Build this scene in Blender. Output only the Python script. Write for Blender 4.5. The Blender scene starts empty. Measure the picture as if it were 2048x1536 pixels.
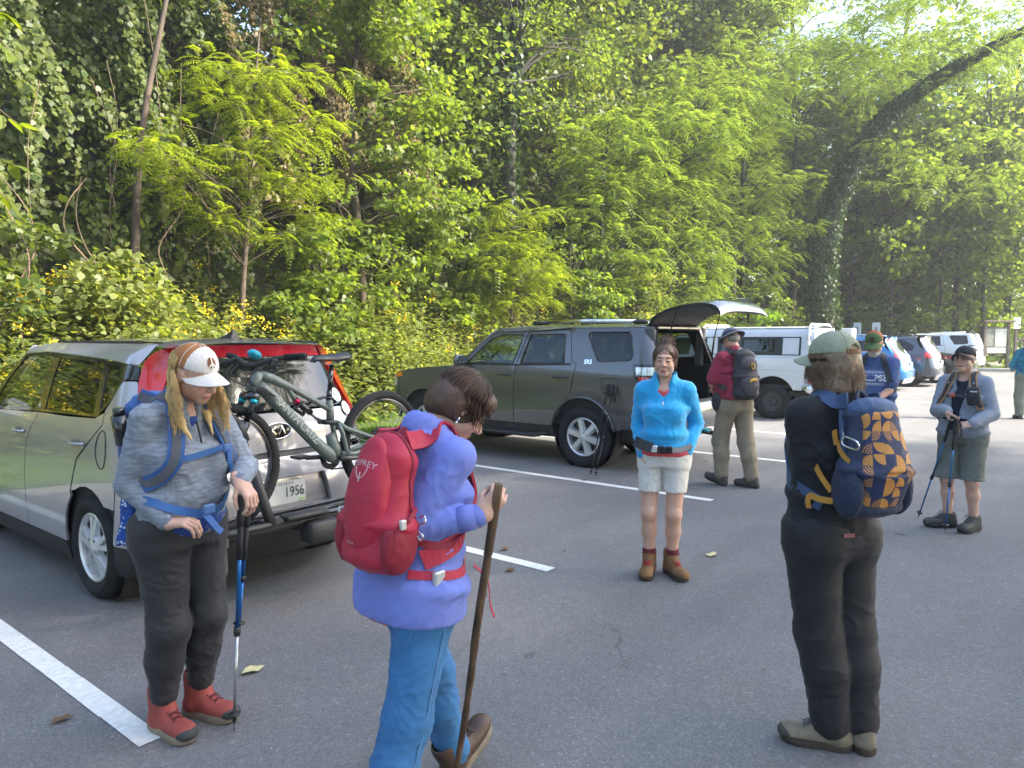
import bpy,math,random
import numpy as np
from mathutils import Vector,Matrix,Quaternion
from mathutils.geometry import delaunay_2d_cdt
from mathutils.bvhtree import BVHTree
SC = bpy.context.scene
COL = SC.collection
PI = math.pi
rad = math.radians
# ------------------------------------------------------------------ camera, sky, sun, exposure
HEADING,PITCH,CAM_H,FPX = rad(38.64),rad(3.706),1.65,1447.3
cam_d = bpy.data.cameras.new('camera')
cam_d.sensor_width = 36.0
cam_d.lens = 36.0 * FPX / 2048
cam_d.clip_start,cam_d.clip_end = 0.05,2000
cam = bpy.data.objects.new('camera',cam_d)
COL.objects.link(cam)
cam.location = (0,0,CAM_H)
cam.rotation_euler = (PI / 2 - PITCH,0,HEADING - PI / 2)
SC.camera = cam
SUN_EL = 36.0
SUN_AZ = math.degrees(HEADING) - 98.0       # azimuth of the sun, measured from +X towards +Y
world = bpy.data.worlds.new('World')
SC.world = world
world.use_nodes = True
wn = world.node_tree
bg = wn.nodes['Background']
sky = wn.nodes.new('ShaderNodeTexSky')
sky.sky_type = 'NISHITA'
sky.sun_disc = False
sky.sun_elevation = rad(SUN_EL)
sky.sun_rotation = rad(90.0 - SUN_AZ)
sky.air_density,sky.dust_density,sky.ozone_density = 1.0,2.2,1.0
wn.links.new(sky.outputs[0],bg.inputs[0])
bg.inputs[1].default_value = 0.15
sun_d = bpy.data.lights.new('sun','SUN')
sun_d.energy = 3.3
sun_d.angle = rad(2.5)
sun_d.color = (1.0,0.93,0.80)
sun = bpy.data.objects.new('sun',sun_d)
COL.objects.link(sun)
_sd = Vector((math.cos(rad(SUN_AZ)) * math.cos(rad(SUN_EL)),math.sin(rad(SUN_AZ)) * math.cos(rad(SUN_EL)),math.sin(rad(SUN_EL))))
sun.rotation_euler = _sd.to_track_quat('Z','Y').to_euler()
sun.location = _sd * 60
SC.view_settings.view_transform = 'Standard'
SC.view_settings.look = 'None'
SC.view_settings.exposure = 2.32
SC.view_settings.gamma = 1.0
SC.render.engine = 'CYCLES'
SC.cycles.max_bounces = 8
SC.cycles.diffuse_bounces = 3
SC.cycles.glossy_bounces = 3
SC.cycles.transmission_bounces = 6
SC.cycles.transparent_max_bounces = 10
SC.cycles.sample_clamp_indirect = 6.0
SC.cycles.caustics_reflective = SC.cycles.caustics_refractive = False
_fw = np.array([math.cos(PITCH) * math.cos(HEADING),math.cos(PITCH) * math.sin(HEADING),-math.sin(PITCH)])
_rt = np.array([math.sin(HEADING),-math.cos(HEADING),0.0])
_up = np.cross(_rt,_fw)
_c0 = np.array([0,0,CAM_H])
def ray(px,py): return _fw + _rt * (px - 1024) / FPX + _up * (768 - py) / FPX
def at_z(px,py,z=0.0):
 d = ray(px,py); return _c0 + d * ((z - CAM_H) / d[2])
def at_x(px,py,x):
 d = ray(px,py); return _c0 + d * (x / d[0])
def at_y(px,py,y):
 d = ray(px,py); return _c0 + d * (y / d[1])
def at_d(px,py,dep): return _c0 + ray(px,py) * dep
# ------------------------------------------------------------------ helpers
def tag(o,label=None,cat=None,group=None,kind=None):
 if label: o['label'] = label
 if cat: o['category'] = cat
 if group: o['group'] = group
 if kind: o['kind'] = kind
 return o
def empty(name,loc=(0,0,0),rz=0.0,label=None,cat=None,group=None):
 o = bpy.data.objects.new(name,None)
 COL.objects.link(o)
 o.location = loc; o.rotation_euler = (0,0,rz)
 o.empty_display_size = 0.1
 return tag(o,label,cat,group)
def np_mesh(name,V,F,smooth=True):
 """mesh from an (n,3) array and a list/array of faces (all of one size, or mixed lists)"""
 me = bpy.data.meshes.new(name)
 V = np.asarray(V,dtype=np.float32).reshape(-1,3)
 if isinstance(F,np.ndarray):
  n,k = F.shape
  me.vertices.add(len(V)); me.vertices.foreach_set('co',V.ravel())
  me.loops.add(n * k); me.loops.foreach_set('vertex_index',F.astype(np.int32).ravel())
  me.polygons.add(n)
  me.polygons.foreach_set('loop_start',np.arange(0,n * k,k,dtype=np.int32))
  me.update(calc_edges=True)
  me.validate()
 else:
  me.from_pydata(V.tolist(),[],F)
  me.update()
 if smooth and len(me.polygons):
  me.polygons.foreach_set('use_smooth',np.ones(len(me.polygons),dtype=bool))
 return me
def link(name,me,mat=None,parent=None,loc=None,rot=None):
 o = bpy.data.objects.new(name,me)
 COL.objects.link(o)
 if mat is not None:
  for m in (mat if isinstance(mat,(list,tuple)) else [mat]): me.materials.append(m)
 if parent is not None: o.parent = parent
 if loc is not None: o.location = loc
 if rot is not None: o.rotation_euler = rot
 return o
def mk(name,V,F,mat=None,parent=None,smooth=True,loc=None,rot=None,autos=None):
 me = np_mesh(name,V,F,smooth)
 o = link(name,me,mat,parent,loc,rot)
 if autos: sharp(me,autos)
 return o
def sharp(me,deg):
 try: me.set_sharp_from_angle(angle=rad(deg))
 except Exception: pass
class G:
 """gathers verts and faces of simple shapes for ONE mesh"""
 def __init__(s): s.V,s.F,s.M = [],[],[]
 def add(s,V,F,m=0):
  o = len(s.V); s.V.extend([tuple(map(float,v)) for v in V])
  s.F.extend([tuple(int(i) + o for i in f) for f in F]); s.M.extend([m] * len(F)); return s
 def box(s,c,d,R=None,bev=0.0,m=0):
  hx,hy,hz = d[0] / 2,d[1] / 2,d[2] / 2
  b = min(bev,hx * .98,hy * .98,hz * .98)
  if b <= 0:
   V = [(x * hx,y * hy,z * hz) for x in (-1,1) for y in (-1,1) for z in (-1,1)]
   F = [(0,1,3,2),(4,6,7,5),(0,4,5,1),(2,3,7,6),(0,2,6,4),(1,5,7,3)]
  else:
   V,F,ix = [],[],{}
   for x in (-1,1):
    for y in (-1,1):
     for z in (-1,1):
      for a in range(3):
       p = [x * (hx - b),y * (hy - b),z * (hz - b)]
       p[a] += (x,y,z)[a] * b
       ix[(x,y,z,a)] = len(V); V.append(tuple(p))
   for a in range(3):
    b1,c1 = [(1,2),(2,0),(0,1)][a]
    for sg in (-1,1):
     q = []
     for (u,v) in ((-1,-1),(1,-1),(1,1),(-1,1)):
      k = [0,0,0]; k[a] = sg; k[b1] = u; k[c1] = v
      q.append(ix[(*k,a)])
     F.append(tuple(q if sg > 0 else q[::-1]))
    for sb in (-1,1):      # edge strips along axis a between faces b1,c1
     for sc in (-1,1):
      k0 = [0,0,0]; k0[a] = -1; k0[b1] = sb; k0[c1] = sc
      k1 = k0[:]; k1[a] = 1
      q = [ix[(*k0,b1)],ix[(*k1,b1)],ix[(*k1,c1)],ix[(*k0,c1)]]
      F.append(tuple(q if sb * sc < 0 else q[::-1]))
   for x in (-1,1):
    for y in (-1,1):
     for z in (-1,1):
      q = [ix[(x,y,z,0)],ix[(x,y,z,1)],ix[(x,y,z,2)]]
      F.append(tuple(q if x * y * z > 0 else q[::-1]))
  V = [Vector(v) for v in V]
  if R is not None: V = [R @ v for v in V]
  V = [v + Vector(c) for v in V]
  return s.add(V,F,m)
 def tube(s,pts,r,n=8,cap=True,m=0,up=None,flat=1.0):
  V,F = tube_vf(pts,r,n,cap,up,flat); return s.add(V,F,m)
 def lathe(s,prof,n=32,axis='z',c=(0,0,0),m=0):
  V,F = lathe_vf(prof,n,axis,c); return s.add(V,F,m)
 def ribbon(s,pts,nrm,w,t,m=0):
  V,F = ribbon_vf(pts,nrm,w,t); return s.add(V,F,m)
 def prism(s,poly,z0,z1,tf=None,m=0):
  n = len(poly)
  V = [(p[0],p[1],z0) for p in poly] + [(p[0],p[1],z1) for p in poly]
  F = [tuple(range(n))[::-1],tuple(range(n,2 * n))] + [(i,(i + 1) % n,n + (i + 1) % n,n + i) for i in range(n)]
  if tf is not None: V = [tf(Vector(v)) for v in V]
  return s.add(V,F,m)
 def build(s,name,mat=None,parent=None,smooth=False,autos=None,loc=None,rot=None):
  me = np_mesh(name,s.V,s.F,smooth)
  o = link(name,me,mat,parent,loc,rot)
  if any(s.M): me.polygons.foreach_set('material_index',np.array(s.M,dtype=np.int32))
  if autos: sharp(me,autos)
  return o
def frames(pts,up=None):
 P = [Vector(p) for p in pts]; n = len(P)
 T = []
 for i in range(n):
  t = P[min(i + 1,n - 1)] - P[max(i - 1,0)]
  T.append(t.normalized() if t.length > 1e-9 else Vector((0,0,1)))
 if up is None: up = Vector((0,0,1)) if abs(T[0].z) < .9 else Vector((0,1,0))
 u = Vector(up); out = []
 for t in T:
  u = u - t * u.dot(t)
  u = u.normalized() if u.length > 1e-6 else t.orthogonal().normalized()
  out.append((t,u,t.cross(u)))
 return P,out
def tube_vf(pts,r,n=8,cap=True,up=None,flat=1.0):
 P,Fr = frames(pts,up)
 R = [r] * len(P) if not hasattr(r,'__len__') else list(r)
 V,F = [],[]
 for p,(t,u,w),q in zip(P,Fr,R):
  for k in range(n):
   a = 2 * PI * k / n
   V.append(p + u * (math.cos(a) * q * flat) + w * (math.sin(a) * q))
 for i in range(len(P) - 1):
  for k in range(n):
   F.append((i * n + k,i * n + (k + 1) % n,(i + 1) * n + (k + 1) % n,(i + 1) * n + k))
 if cap:
  F.append(tuple(range(n))[::-1]); F.append(tuple(range((len(P) - 1) * n,len(P) * n)))
 return V,F
def ribbon_vf(pts,nrm,w,t):
 """flat strap: pts, per-point outward normals, width w, thickness t"""
 P = [Vector(p) for p in pts]; n = len(P); V,F = [],[]
 W = w if hasattr(w,'__len__') else [w] * n
 for i in range(n):
  tg = (P[min(i + 1,n - 1)] - P[max(i - 1,0)]).normalized()
  nn = Vector(nrm[i]) if hasattr(nrm[0],'__len__') else Vector(nrm)
  nn = (nn - tg * nn.dot(tg)).normalized(); sd = tg.cross(nn)
  for a,b in ((-1,0),(1,0),(1,1),(-1,1)):
   V.append(P[i] + sd * (a * W[i] / 2) + nn * (b * t))
 for i in range(n - 1):
  for k in range(4): F.append((i * 4 + k,i * 4 + (k + 1) % 4,(i + 1) * 4 + (k + 1) % 4,(i + 1) * 4 + k))
 F += [(3,2,1,0),tuple(range(n * 4 - 4,n * 4))]
 return V,F
def lathe_vf(prof,n=32,axis='z',c=(0,0,0)):
 """prof: (radius, height) points; a closed loop of revolution"""
 V,F = [],[]; m = len(prof); c = Vector(c)
 for k in range(n):
  a = 2 * PI * k / n; ca,sa = math.cos(a),math.sin(a)
  for (r,h) in prof:
   v = {'z': (r * ca,r * sa,h),'x': (h,r * ca,r * sa),'y': (r * sa,h,r * ca)}[axis]
   V.append(c + Vector(v))
 for k in range(n):
  k2 = (k + 1) % n
  for i in range(m - 1):
   F.append((k * m + i,k2 * m + i,k2 * m + i + 1,k * m + i + 1))
 return V,F
def spline(pts,n):
 """Catmull-Rom through pts, n samples per span"""
 P = [np.array(p,float) for p in pts]; P = [2 * P[0] - P[1]] + P + [2 * P[-1] - P[-2]]
 out = []
 for i in range(1,len(P) - 2):
  a,b,c,d = P[i - 1:i + 3]
  for k in range(n):
   t = k / n
   out.append(.5 * (2 * b + (c - a) * t + (2 * a - 5 * b + 4 * c - d) * t * t + (3 * b - a - 3 * c + d) * t ** 3))
 out.append(P[-2]); return out
def rot_to(d,up=(0,0,1)):
 """matrix whose Y axis is d, Z near up"""
 y = Vector(d).normalized(); z = Vector(up); z = (z - y * z.dot(y))
 z = z.normalized() if z.length > 1e-6 else y.orthogonal().normalized()
 x = y.cross(z)
 return Matrix((x,y,z)).transposed()
def copy_tree(o,parent=None):
 c = o.copy(); COL.objects.link(c); c.parent = parent
 for ch in o.children: copy_tree(ch,c)
 return c
# ------------------------------------------------------------------ materials
_mats = {}
def nodes(name):
 m = bpy.data.materials.new(name); m.use_nodes = True
 nt = m.node_tree
 return m,nt,nt.nodes['Principled BSDF']
def mat(name,c,rough=.6,metal=0.0,spec=.5,coat=0.0,var=0.0,vscale=8.0,bump=0.0,bscale=60.0,sheen=0.0,
  detail=4.0,alpha=1.0,emit=None,stretch=None,vc=None,aniso=None,sss=0.0):
 """principled material with optional colour variation, bump and speckle; all in object space"""
 if name in _mats: return _mats[name]
 m,nt,b = nodes(name); L = nt.links.new
 c = tuple(c) + (1,) if len(c) == 3 else c
 b.inputs['Base Color'].default_value = c
 b.inputs['Roughness'].default_value = rough
 b.inputs['Metallic'].default_value = metal
 b.inputs['Specular IOR Level'].default_value = spec
 b.inputs['Coat Weight'].default_value = coat
 b.inputs['Coat Roughness'].default_value = .04
 if sheen: b.inputs['Sheen Weight'].default_value = sheen; b.inputs['Sheen Roughness'].default_value = .5
 if sss: b.inputs['Subsurface Weight'].default_value = sss; b.inputs['Subsurface Radius'].default_value = (.012,.005,.003)
 if var or bump or vc:
  tc = nt.nodes.new('ShaderNodeTexCoord'); src = tc.outputs['Object']
  if stretch:
   mp = nt.nodes.new('ShaderNodeMapping'); mp.inputs['Scale'].default_value = stretch
   L(src,mp.inputs[0]); src = mp.outputs[0]
 col = None
 if vc:
  at = nt.nodes.new('ShaderNodeAttribute'); at.attribute_name = vc; col = at.outputs['Color']
  L(col,b.inputs['Base Color'])
 if var:
  n = nt.nodes.new('ShaderNodeTexNoise'); n.inputs['Scale'].default_value = vscale; n.inputs['Detail'].default_value = detail
  L(src,n.inputs['Vector'])
  r = nt.nodes.new('ShaderNodeMapRange'); r.inputs[1].default_value = .3; r.inputs[2].default_value = .7
  r.inputs[3].default_value = 1 - var; r.inputs[4].default_value = 1 + var
  L(n.outputs[0],r.inputs[0])
  x = nt.nodes.new('ShaderNodeVectorMath'); x.operation = 'SCALE'
  if col: L(col,x.inputs[0])
  else: x.inputs[0].default_value = c[:3]
  L(r.outputs[0],x.inputs['Scale']); L(x.outputs[0],b.inputs['Base Color'])
 if bump:
  n2 = nt.nodes.new('ShaderNodeTexNoise'); n2.inputs['Scale'].default_value = bscale; n2.inputs['Detail'].default_value = 3
  L(src,n2.inputs['Vector'])
  bp = nt.nodes.new('ShaderNodeBump'); bp.inputs['Strength'].default_value = bump; bp.inputs['Distance'].default_value = .01
  L(n2.outputs[0],bp.inputs['Height']); L(bp.outputs[0],b.inputs['Normal'])
 if emit: b.inputs['Emission Color'].default_value = tuple(emit) + (1,); b.inputs['Emission Strength'].default_value = 1
 _mats[name] = m
 return m
def glass(name,tint,refl=1.0,rough=.0):
 """thin car glass: tinted see-through plus a fresnel mirror"""
 if name in _mats: return _mats[name]
 m,nt,b = nodes(name); L = nt.links.new
 nt.nodes.remove(b); out = nt.nodes['Material Output']
 t = nt.nodes.new('ShaderNodeBsdfTransparent'); t.inputs[0].default_value = tuple(tint) + (1,)
 g = nt.nodes.new('ShaderNodeBsdfGlossy'); g.inputs['Roughness'].default_value = rough; g.inputs[0].default_value = (.95,.98,1,1)
 lw = nt.nodes.new('ShaderNodeFresnel'); lw.inputs[0].default_value = 1.5
 mm = nt.nodes.new('ShaderNodeMath'); mm.operation = 'MULTIPLY'; mm.inputs[1].default_value = refl; mm.use_clamp = True
 mx = nt.nodes.new('ShaderNodeMixShader')
 L(lw.outputs[0],mm.inputs[0]); L(mm.outputs[0],mx.inputs[0]); L(t.outputs[0],mx.inputs[1]); L(g.outputs[0],mx.inputs[2])
 L(mx.outputs[0],out.inputs['Surface'])
 _mats[name] = m
 return m
def paint(name,c,metal=.6,rough=.3,flake=.0):
 return mat(name,c,rough=rough,metal=metal,coat=1.0,var=.03,vscale=2.0)
RUBBER = mat('tyre rubber',(.022,.022,.023),.85,var=.25,vscale=6,bump=.15,bscale=90,spec=.25)
PLASTIC = mat('black plastic',(.02,.02,.021),.55,var=.15,vscale=14,bump=.08,bscale=200)
BLACKGLOSS = mat('gloss black',(.01,.01,.011),.12,coat=.6)
CHROME = mat('chrome',(.75,.76,.78),.12,metal=1.0)
ALLOY = mat('alloy silver',(.62,.63,.64),.36,metal=.55)
ALLOYDARK = mat('alloy dark',(.06,.062,.065),.35,metal=.7)
STEEL = mat('steel',(.35,.35,.36),.35,metal=1.0)
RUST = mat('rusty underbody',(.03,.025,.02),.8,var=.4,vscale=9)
WHITEPLASTIC = mat('white plastic',(.72,.73,.74),.4)
REDLENS = mat('red lamp lens',(.45,.008,.012),.12,coat=.8)
AMBERLENS = mat('amber lamp lens',(.75,.18,.01),.15,coat=.8)
CLEARLENS = mat('clear lamp lens',(.62,.64,.60),.08,metal=.55,coat=.8)
GLASSDARK = glass('privacy glass',(.16,.18,.17))
GLASSCLEAR = glass('clear glass',(.46,.53,.50))
INTERIOR = mat('dark car interior',(.018,.018,.019),.8,var=.2,vscale=12)
INTERIORGREY = mat('grey car trim',(.10,.10,.105),.75,var=.1,vscale=12)
SEATFAB = mat('seat fabric',(.025,.026,.028),.85,var=.3,vscale=20)
# ------------------------------------------------------------------ ground, lot, markings
def asphalt_mat():
 m,nt,b = nodes('worn asphalt'); L = nt.links.new; N = nt.nodes.new
 tc = N('ShaderNodeTexCoord'); P = tc.outputs['Object']
 def noise(scale,det=3,rough=.6,dist=0.0):
  n = N('ShaderNodeTexNoise'); n.inputs['Scale'].default_value = scale; n.inputs['Detail'].default_value = det
  n.inputs['Roughness'].default_value = rough; n.inputs['Distortion'].default_value = dist; L(P,n.inputs['Vector']); return n.outputs[0]
 def ramp(src,stops):
  r = N('ShaderNodeValToRGB'); e = r.color_ramp.elements
  while len(e) < len(stops): e.new(.5)
  for k,(p,c) in enumerate(stops):
   e[k].position = p; e[k].color = (c,c,c,1) if not hasattr(c,'__len__') else tuple(c) + (1,)
  L(src,r.inputs[0]); return r.outputs[0]
 def mul(a,bb,f=1.0):
  x = N('ShaderNodeMix'); x.data_type = 'RGBA'; x.blend_type = 'MULTIPLY'; x.inputs[0].default_value = f
  L(a,x.inputs[6]); L(bb,x.inputs[7]); return x.outputs[2]
 base = ramp(noise(.45,6,.62,.3),[(.32,(.156,.152,.152)),(.52,(.184,.179,.176)),(.72,(.220,.212,.200))])
 v = N('ShaderNodeTexVoronoi'); v.inputs['Scale'].default_value = 210; L(P,v.inputs['Vector'])
 stone = N('ShaderNodeSeparateColor'); L(v.outputs['Color'],stone.inputs[0])
 sp = ramp(stone.outputs[0],[(0,.78),(.55,.96),(.86,1.06),(.96,1.28),(1,1.7)])
 col = mul(base,sp)
 v2 = N('ShaderNodeTexVoronoi'); v2.inputs['Scale'].default_value = 60; L(P,v2.inputs['Vector'])
 s2 = N('ShaderNodeSeparateColor'); L(v2.outputs['Color'],s2.inputs[0])
 col = mul(col,ramp(s2.outputs[1],[(0,.88),(.5,1.0),(.93,1.03),(1,1.22)]))
 w = N('ShaderNodeTexNoise'); w.inputs['Scale'].default_value = 1.6; w.inputs['Detail'].default_value = 5; L(P,w.inputs['Vector'])
 wa = N('ShaderNodeVectorMath'); wa.operation = 'MULTIPLY_ADD'; wa.inputs[1].default_value = (.9,.9,.9); L(w.outputs['Color'],wa.inputs[0]); L(P,wa.inputs[2])
 vc = N('ShaderNodeTexVoronoi'); vc.feature = 'DISTANCE_TO_EDGE'; vc.inputs['Scale'].default_value = .22; L(wa.outputs[0],vc.inputs['Vector'])
 crack = ramp(vc.outputs['Distance'],[(0,.5),(.0012,.7),(.0026,1.0)])
 keep = ramp(noise(.35,2),[(.52,0.0),(.62,.8)])
 one = N('ShaderNodeMix'); one.data_type = 'RGBA'; L(keep,one.inputs[0]); one.inputs[6].default_value = (1,1,1,1); L(crack,one.inputs[7])
 col = mul(col,one.outputs[2],.85)
 vo = N('ShaderNodeTexVoronoi'); vo.inputs['Scale'].default_value = .85; vo.inputs['Randomness'].default_value = 1
 wb = N('ShaderNodeVectorMath'); wb.operation = 'MULTIPLY_ADD'; wb.inputs[1].default_value = (.14,.14,.14); L(w.outputs['Color'],wb.inputs[0]); L(P,wb.inputs[2])
 L(wb.outputs[0],vo.inputs['Vector'])
 col = mul(col,ramp(vo.outputs['Distance'],[(0,.50),(.035,.62),(.062,1.0)]),.8)
 dirt = ramp(noise(2.6,5,.7),[(.55,(1,1,1)),(.8,(1.08,1.03,.94))])
 col = mul(col,dirt)
 mp = N('ShaderNodeMapping'); mp.inputs['Scale'].default_value = (.10,1.1,1); L(P,mp.inputs[0]); ns = N('ShaderNodeTexNoise'); ns.inputs['Scale'].default_value = 1.0; ns.inputs['Detail'].default_value = 5; L(mp.outputs[0],ns.inputs['Vector'])
 col = mul(col,ramp(ns.outputs[0],[(.35,.86),(.5,1.0),(.68,1.10)]))
 L(col,b.inputs['Base Color'])
 b.inputs['Roughness'].default_value = .82; b.inputs['Specular IOR Level'].default_value = .35
 bp = N('ShaderNodeBump'); bp.inputs['Strength'].default_value = .55; bp.inputs['Distance'].default_value = .004
 L(v.outputs['Distance'],bp.inputs['Height']); L(bp.outputs[0],b.inputs['Normal'])
 return m
def soil_mat(name,c1,c2,scale=3.0):
 m,nt,b = nodes(name); L = nt.links.new; N = nt.nodes.new
 tc = N('ShaderNodeTexCoord'); n = N('ShaderNodeTexNoise'); n.inputs['Scale'].default_value = scale; n.inputs['Detail'].default_value = 8; n.inputs['Roughness'].default_value = .7
 L(tc.outputs['Object'],n.inputs['Vector'])
 r = N('ShaderNodeValToRGB'); r.color_ramp.elements[0].position = .35; r.color_ramp.elements[1].position = .7
 r.color_ramp.elements[0].color = tuple(c1) + (1,); r.color_ramp.elements[1].color = tuple(c2) + (1,)
 L(n.outputs[0],r.inputs[0]); L(r.outputs[0],b.inputs['Base Color']); b.inputs['Roughness'].default_value = .95
 bp = N('ShaderNodeBump'); bp.inputs['Strength'].default_value = .8; bp.inputs['Distance'].default_value = .05
 L(n.outputs[0],bp.inputs['Height']); L(bp.outputs[0],b.inputs['Normal'])
 return m
ASPHALT = asphalt_mat()
LAWN = soil_mat('lawn soil',(.035,.06,.014),(.075,.13,.028),5)
WOODSOIL = soil_mat('woodland soil',(.035,.040,.016),(.085,.080,.036),1.2)
PATHGRAVEL = soil_mat('pale path grit',(.22,.19,.15),(.36,.32,.27),9)
def hnoise(x,y,s,seed=0.0):
 return (math.sin(x * s * 1.3 + seed) * math.cos(y * s * .9 + seed * 1.7) + .5 * math.sin(x * s * 2.9 + y * s * 2.1 + seed * 3.1)) / 1.5
def hill(x,y):
 """height of the wooded bank behind the stalls; flat for the lot"""
 t = y - (10.15 + .25 * math.sin(x * .31) + max(0,x - 38) * .06)
 if t <= 0: return 0.0
 s = 1 / (1 + math.exp((x - 48) / 6.0))          # the slope dies away beyond the end of the lot
 up = (.30 * min(t,2.2) + .62 * max(0,t - 2.2)) * (.16 + .84 * s)
 return up + .12 * min(t,1.5) * hnoise(x,y,.8,2.0)
def sheet(name,x0,x1,y0,y1,nx,ny,fz,m):
 V = []; xs = np.linspace(x0,x1,nx + 1); ys = np.linspace(y0,y1,ny + 1)
 for y in ys:
  for x in xs: V.append((x,y,fz(x,y)))
 F = [(j * (nx + 1) + i,j * (nx + 1) + i + 1,(j + 1) * (nx + 1) + i + 1,(j + 1) * (nx + 1) + i) for j in range(ny) for i in range(nx)]
 o = mk(name,V,F,m); tag(o,kind='structure'); return o
sheet('ground',-700,900,-700,900,8,8,lambda x,y: -.03,LAWN)
sheet('hillside',-45,110,9.6,90,150,80,lambda x,y: hill(x,y) - .012,WOODSOIL)
LOT_END = 41.5
lot = mk('parking_lot',[(-30,-16,0),(LOT_END,-16,0),(LOT_END,8.75,0),(-30,8.75,0)],[(0,1,2,3)],ASPHALT)
tag(lot,kind='structure')
lawn_mesh = sheet('lawn',-30,LOT_END,8.75,10.6,80,4,lambda x,y: .012 + max(0,hill(x,y)) ,LAWN)
verge = sheet('verge',LOT_END + .3,60,-16,12,20,20,lambda x,y: .06 + .02 * hnoise(x,y,.5),LAWN)
kerb = G().box((LOT_END + .15,-3.6,.06),(.3,24.6,.2),bev=.02).build('kerb',mat('kerb concrete',(.42,.40,.36),.9,var=.15,vscale=5,bump=.2,bscale=30))
tag(kerb,kind='structure')
path = sheet('path',LOT_END + 1.6,LOT_END + 9,-3.2,.4,8,6,lambda x,y: .092 + .01 * hnoise(x,y,1.5),PATHGRAVEL)
LINEPAINT = mat('white road paint',(.70,.70,.66),.75,var=.12,vscale=30,bump=.25,bscale=160)
def stall_line(k,y0,y1):
 x = 1.31 + 2.8 * k; g = G(); random.seed(40 + k)
 y = y0
 while y < y1 - .02:           # the paint is broken by fine transverse cracks
  d = min(random.uniform(.16,.62),y1 - y)
  j = [random.uniform(-.002,.002) for _ in range(4)]
  yy0,yy1 = y + .0007,y + d - .0007
  sk = 0.0
  g.add([(x - .052 + j[0],yy0,.004),(x + .052 + j[1],yy0 + sk,.004),(x + .052 + j[2],yy1 + sk,.004),(x - .052 + j[3],yy1,.004)],[(0,1,2,3)])
  y += d
 o = g.build('stall_line',LINEPAINT,lot)
 return o
for k in range(-1,13): stall_line(k,2.93,8.5)
# ------------------------------------------------------------------ vehicles: panels drawn as outlines on a curved body
def smooth_table(tab):
 Z = np.array([t[0] for t in tab],float); W = np.array([t[1] for t in tab],float)
 m = np.zeros(len(Z)); d = np.diff(W) / np.diff(Z)
 m[0],m[-1] = d[0],d[-1]
 for i in range(1,len(Z) - 1):
  m[i] = 0 if d[i - 1] * d[i] <= 0 else 2 * d[i - 1] * d[i] / (d[i - 1] + d[i])
 def f(z):
  z = min(max(z,Z[0]),Z[-1]); i = min(int(np.searchsorted(Z,z,'right')) - 1,len(Z) - 2)
  h = Z[i + 1] - Z[i]; t = (z - Z[i]) / h
  return ((2 * t ** 3 - 3 * t * t + 1) * W[i] + (t ** 3 - 2 * t * t + t) * h * m[i] + (-2 * t ** 3 + 3 * t * t) * W[i + 1] + (t ** 3 - t * t) * h * m[i + 1])
 return f
class CarMap:
 """body surface. +Y is the nose, +X the right side. side(y,z,s): s=-1 left, +1 right; y beyond the corner wraps round to the rear or nose.
 rear(x,z): across the back; top(x,y): over bonnet and roof."""
 def __init__(s,L,w,rr,rf,width,rear,front,bowr=.05,bowf=.06,reach=.7):
  s.yr,s.yf,s.w,s.rr,s.rf = -L / 2,L / 2,w,rr,rf
  s.wz,s.dr,s.df = smooth_table(width),smooth_table(rear),smooth_table(front)
  s.bowr,s.bowf,s.reach = bowr,bowf,reach
 def plan(s,q):
  """q along the side -> (x>0, y)"""
  a,b = s.yr + s.rr,s.yf - s.rf
  if a <= q <= b: return s.w,q
  if q < a: e,r,sg,y0,bow = a - q,s.rr,-1,a,s.bowr
  else: e,r,sg,y0,bow = q - b,s.rf,1,b,s.bowf
  if e < r * PI / 2:
   t = e / r; x = s.w - r + r * math.cos(t); y = y0 + sg * r * math.sin(t)
  else: x = s.w - r - (e - r * PI / 2); y = y0 + sg * r
  u = max(0.0,min(1.0,x / (s.w - r * .4)))
  return x,y + sg * bow * (1 - u * u)
 def side(s,q,z,sg=-1,out=0.0):
  x,y = s.plan(q)
  if out:
   x2,y2 = s.plan(q + .002); tx,ty = (x2 - x),(y2 - y); n = math.hypot(tx,ty) or 1
   x += ty / n * out; y -= tx / n * out
  x *= s.wz(z) / s.w
  t = max(0.0,min(1.0,1 - (y - s.yr) / s.reach)); y += t * t * (3 - 2 * t) * s.dr(z)
  t = max(0.0,min(1.0,1 - (s.yf - y) / s.reach)); y -= t * t * (3 - 2 * t) * s.df(z)
  return Vector((sg * x,y,z))
 def rear(s,x,z,out=0.0):
  q = s.yr + s.rr - s.rr * PI / 2 - (s.w - s.rr - abs(x))
  v = s.side(q,z,1 if x >= 0 else -1,out); return v
 def front(s,x,z,out=0.0):
  q = s.yf - s.rf + s.rf * PI / 2 + (s.w - s.rf - abs(x))
  return s.side(q,z,1 if x >= 0 else -1,out)
def rpoly(pts,n=5):
 """polygon with rounded corners; pts: (u,v) or (u,v,r)"""
 out = []; m = len(pts)
 for i in range(m):
  p = Vector(pts[i][:2]); r = pts[i][2] if len(pts[i]) > 2 else 0
  if r <= 0: out.append(p); continue
  a = Vector(pts[i - 1][:2]); b = Vector(pts[(i + 1) % m][:2])
  da,db = (a - p),(b - p); la,lb = da.length,db.length; da /= la; db /= lb
  ang = da.angle(db); tl = min(r / max(math.tan(ang / 2),.05),la * .48,lb * .48)
  p0,p1 = p + da * tl,p + db * tl
  for k in range(n + 1):
   t = k / n; out.append(p0 * (1 - t) ** 2 + p * (2 * t * (1 - t)) + p1 * t * t)
 return out
def densify(poly,step):
 out = []
 for i in range(len(poly)):
  a,b = Vector(poly[i]),Vector(poly[(i + 1) % len(poly)]); n = max(1,int((b - a).length / step))
  out += [a.lerp(b,k / n) for k in range(n)]
 return out
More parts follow.
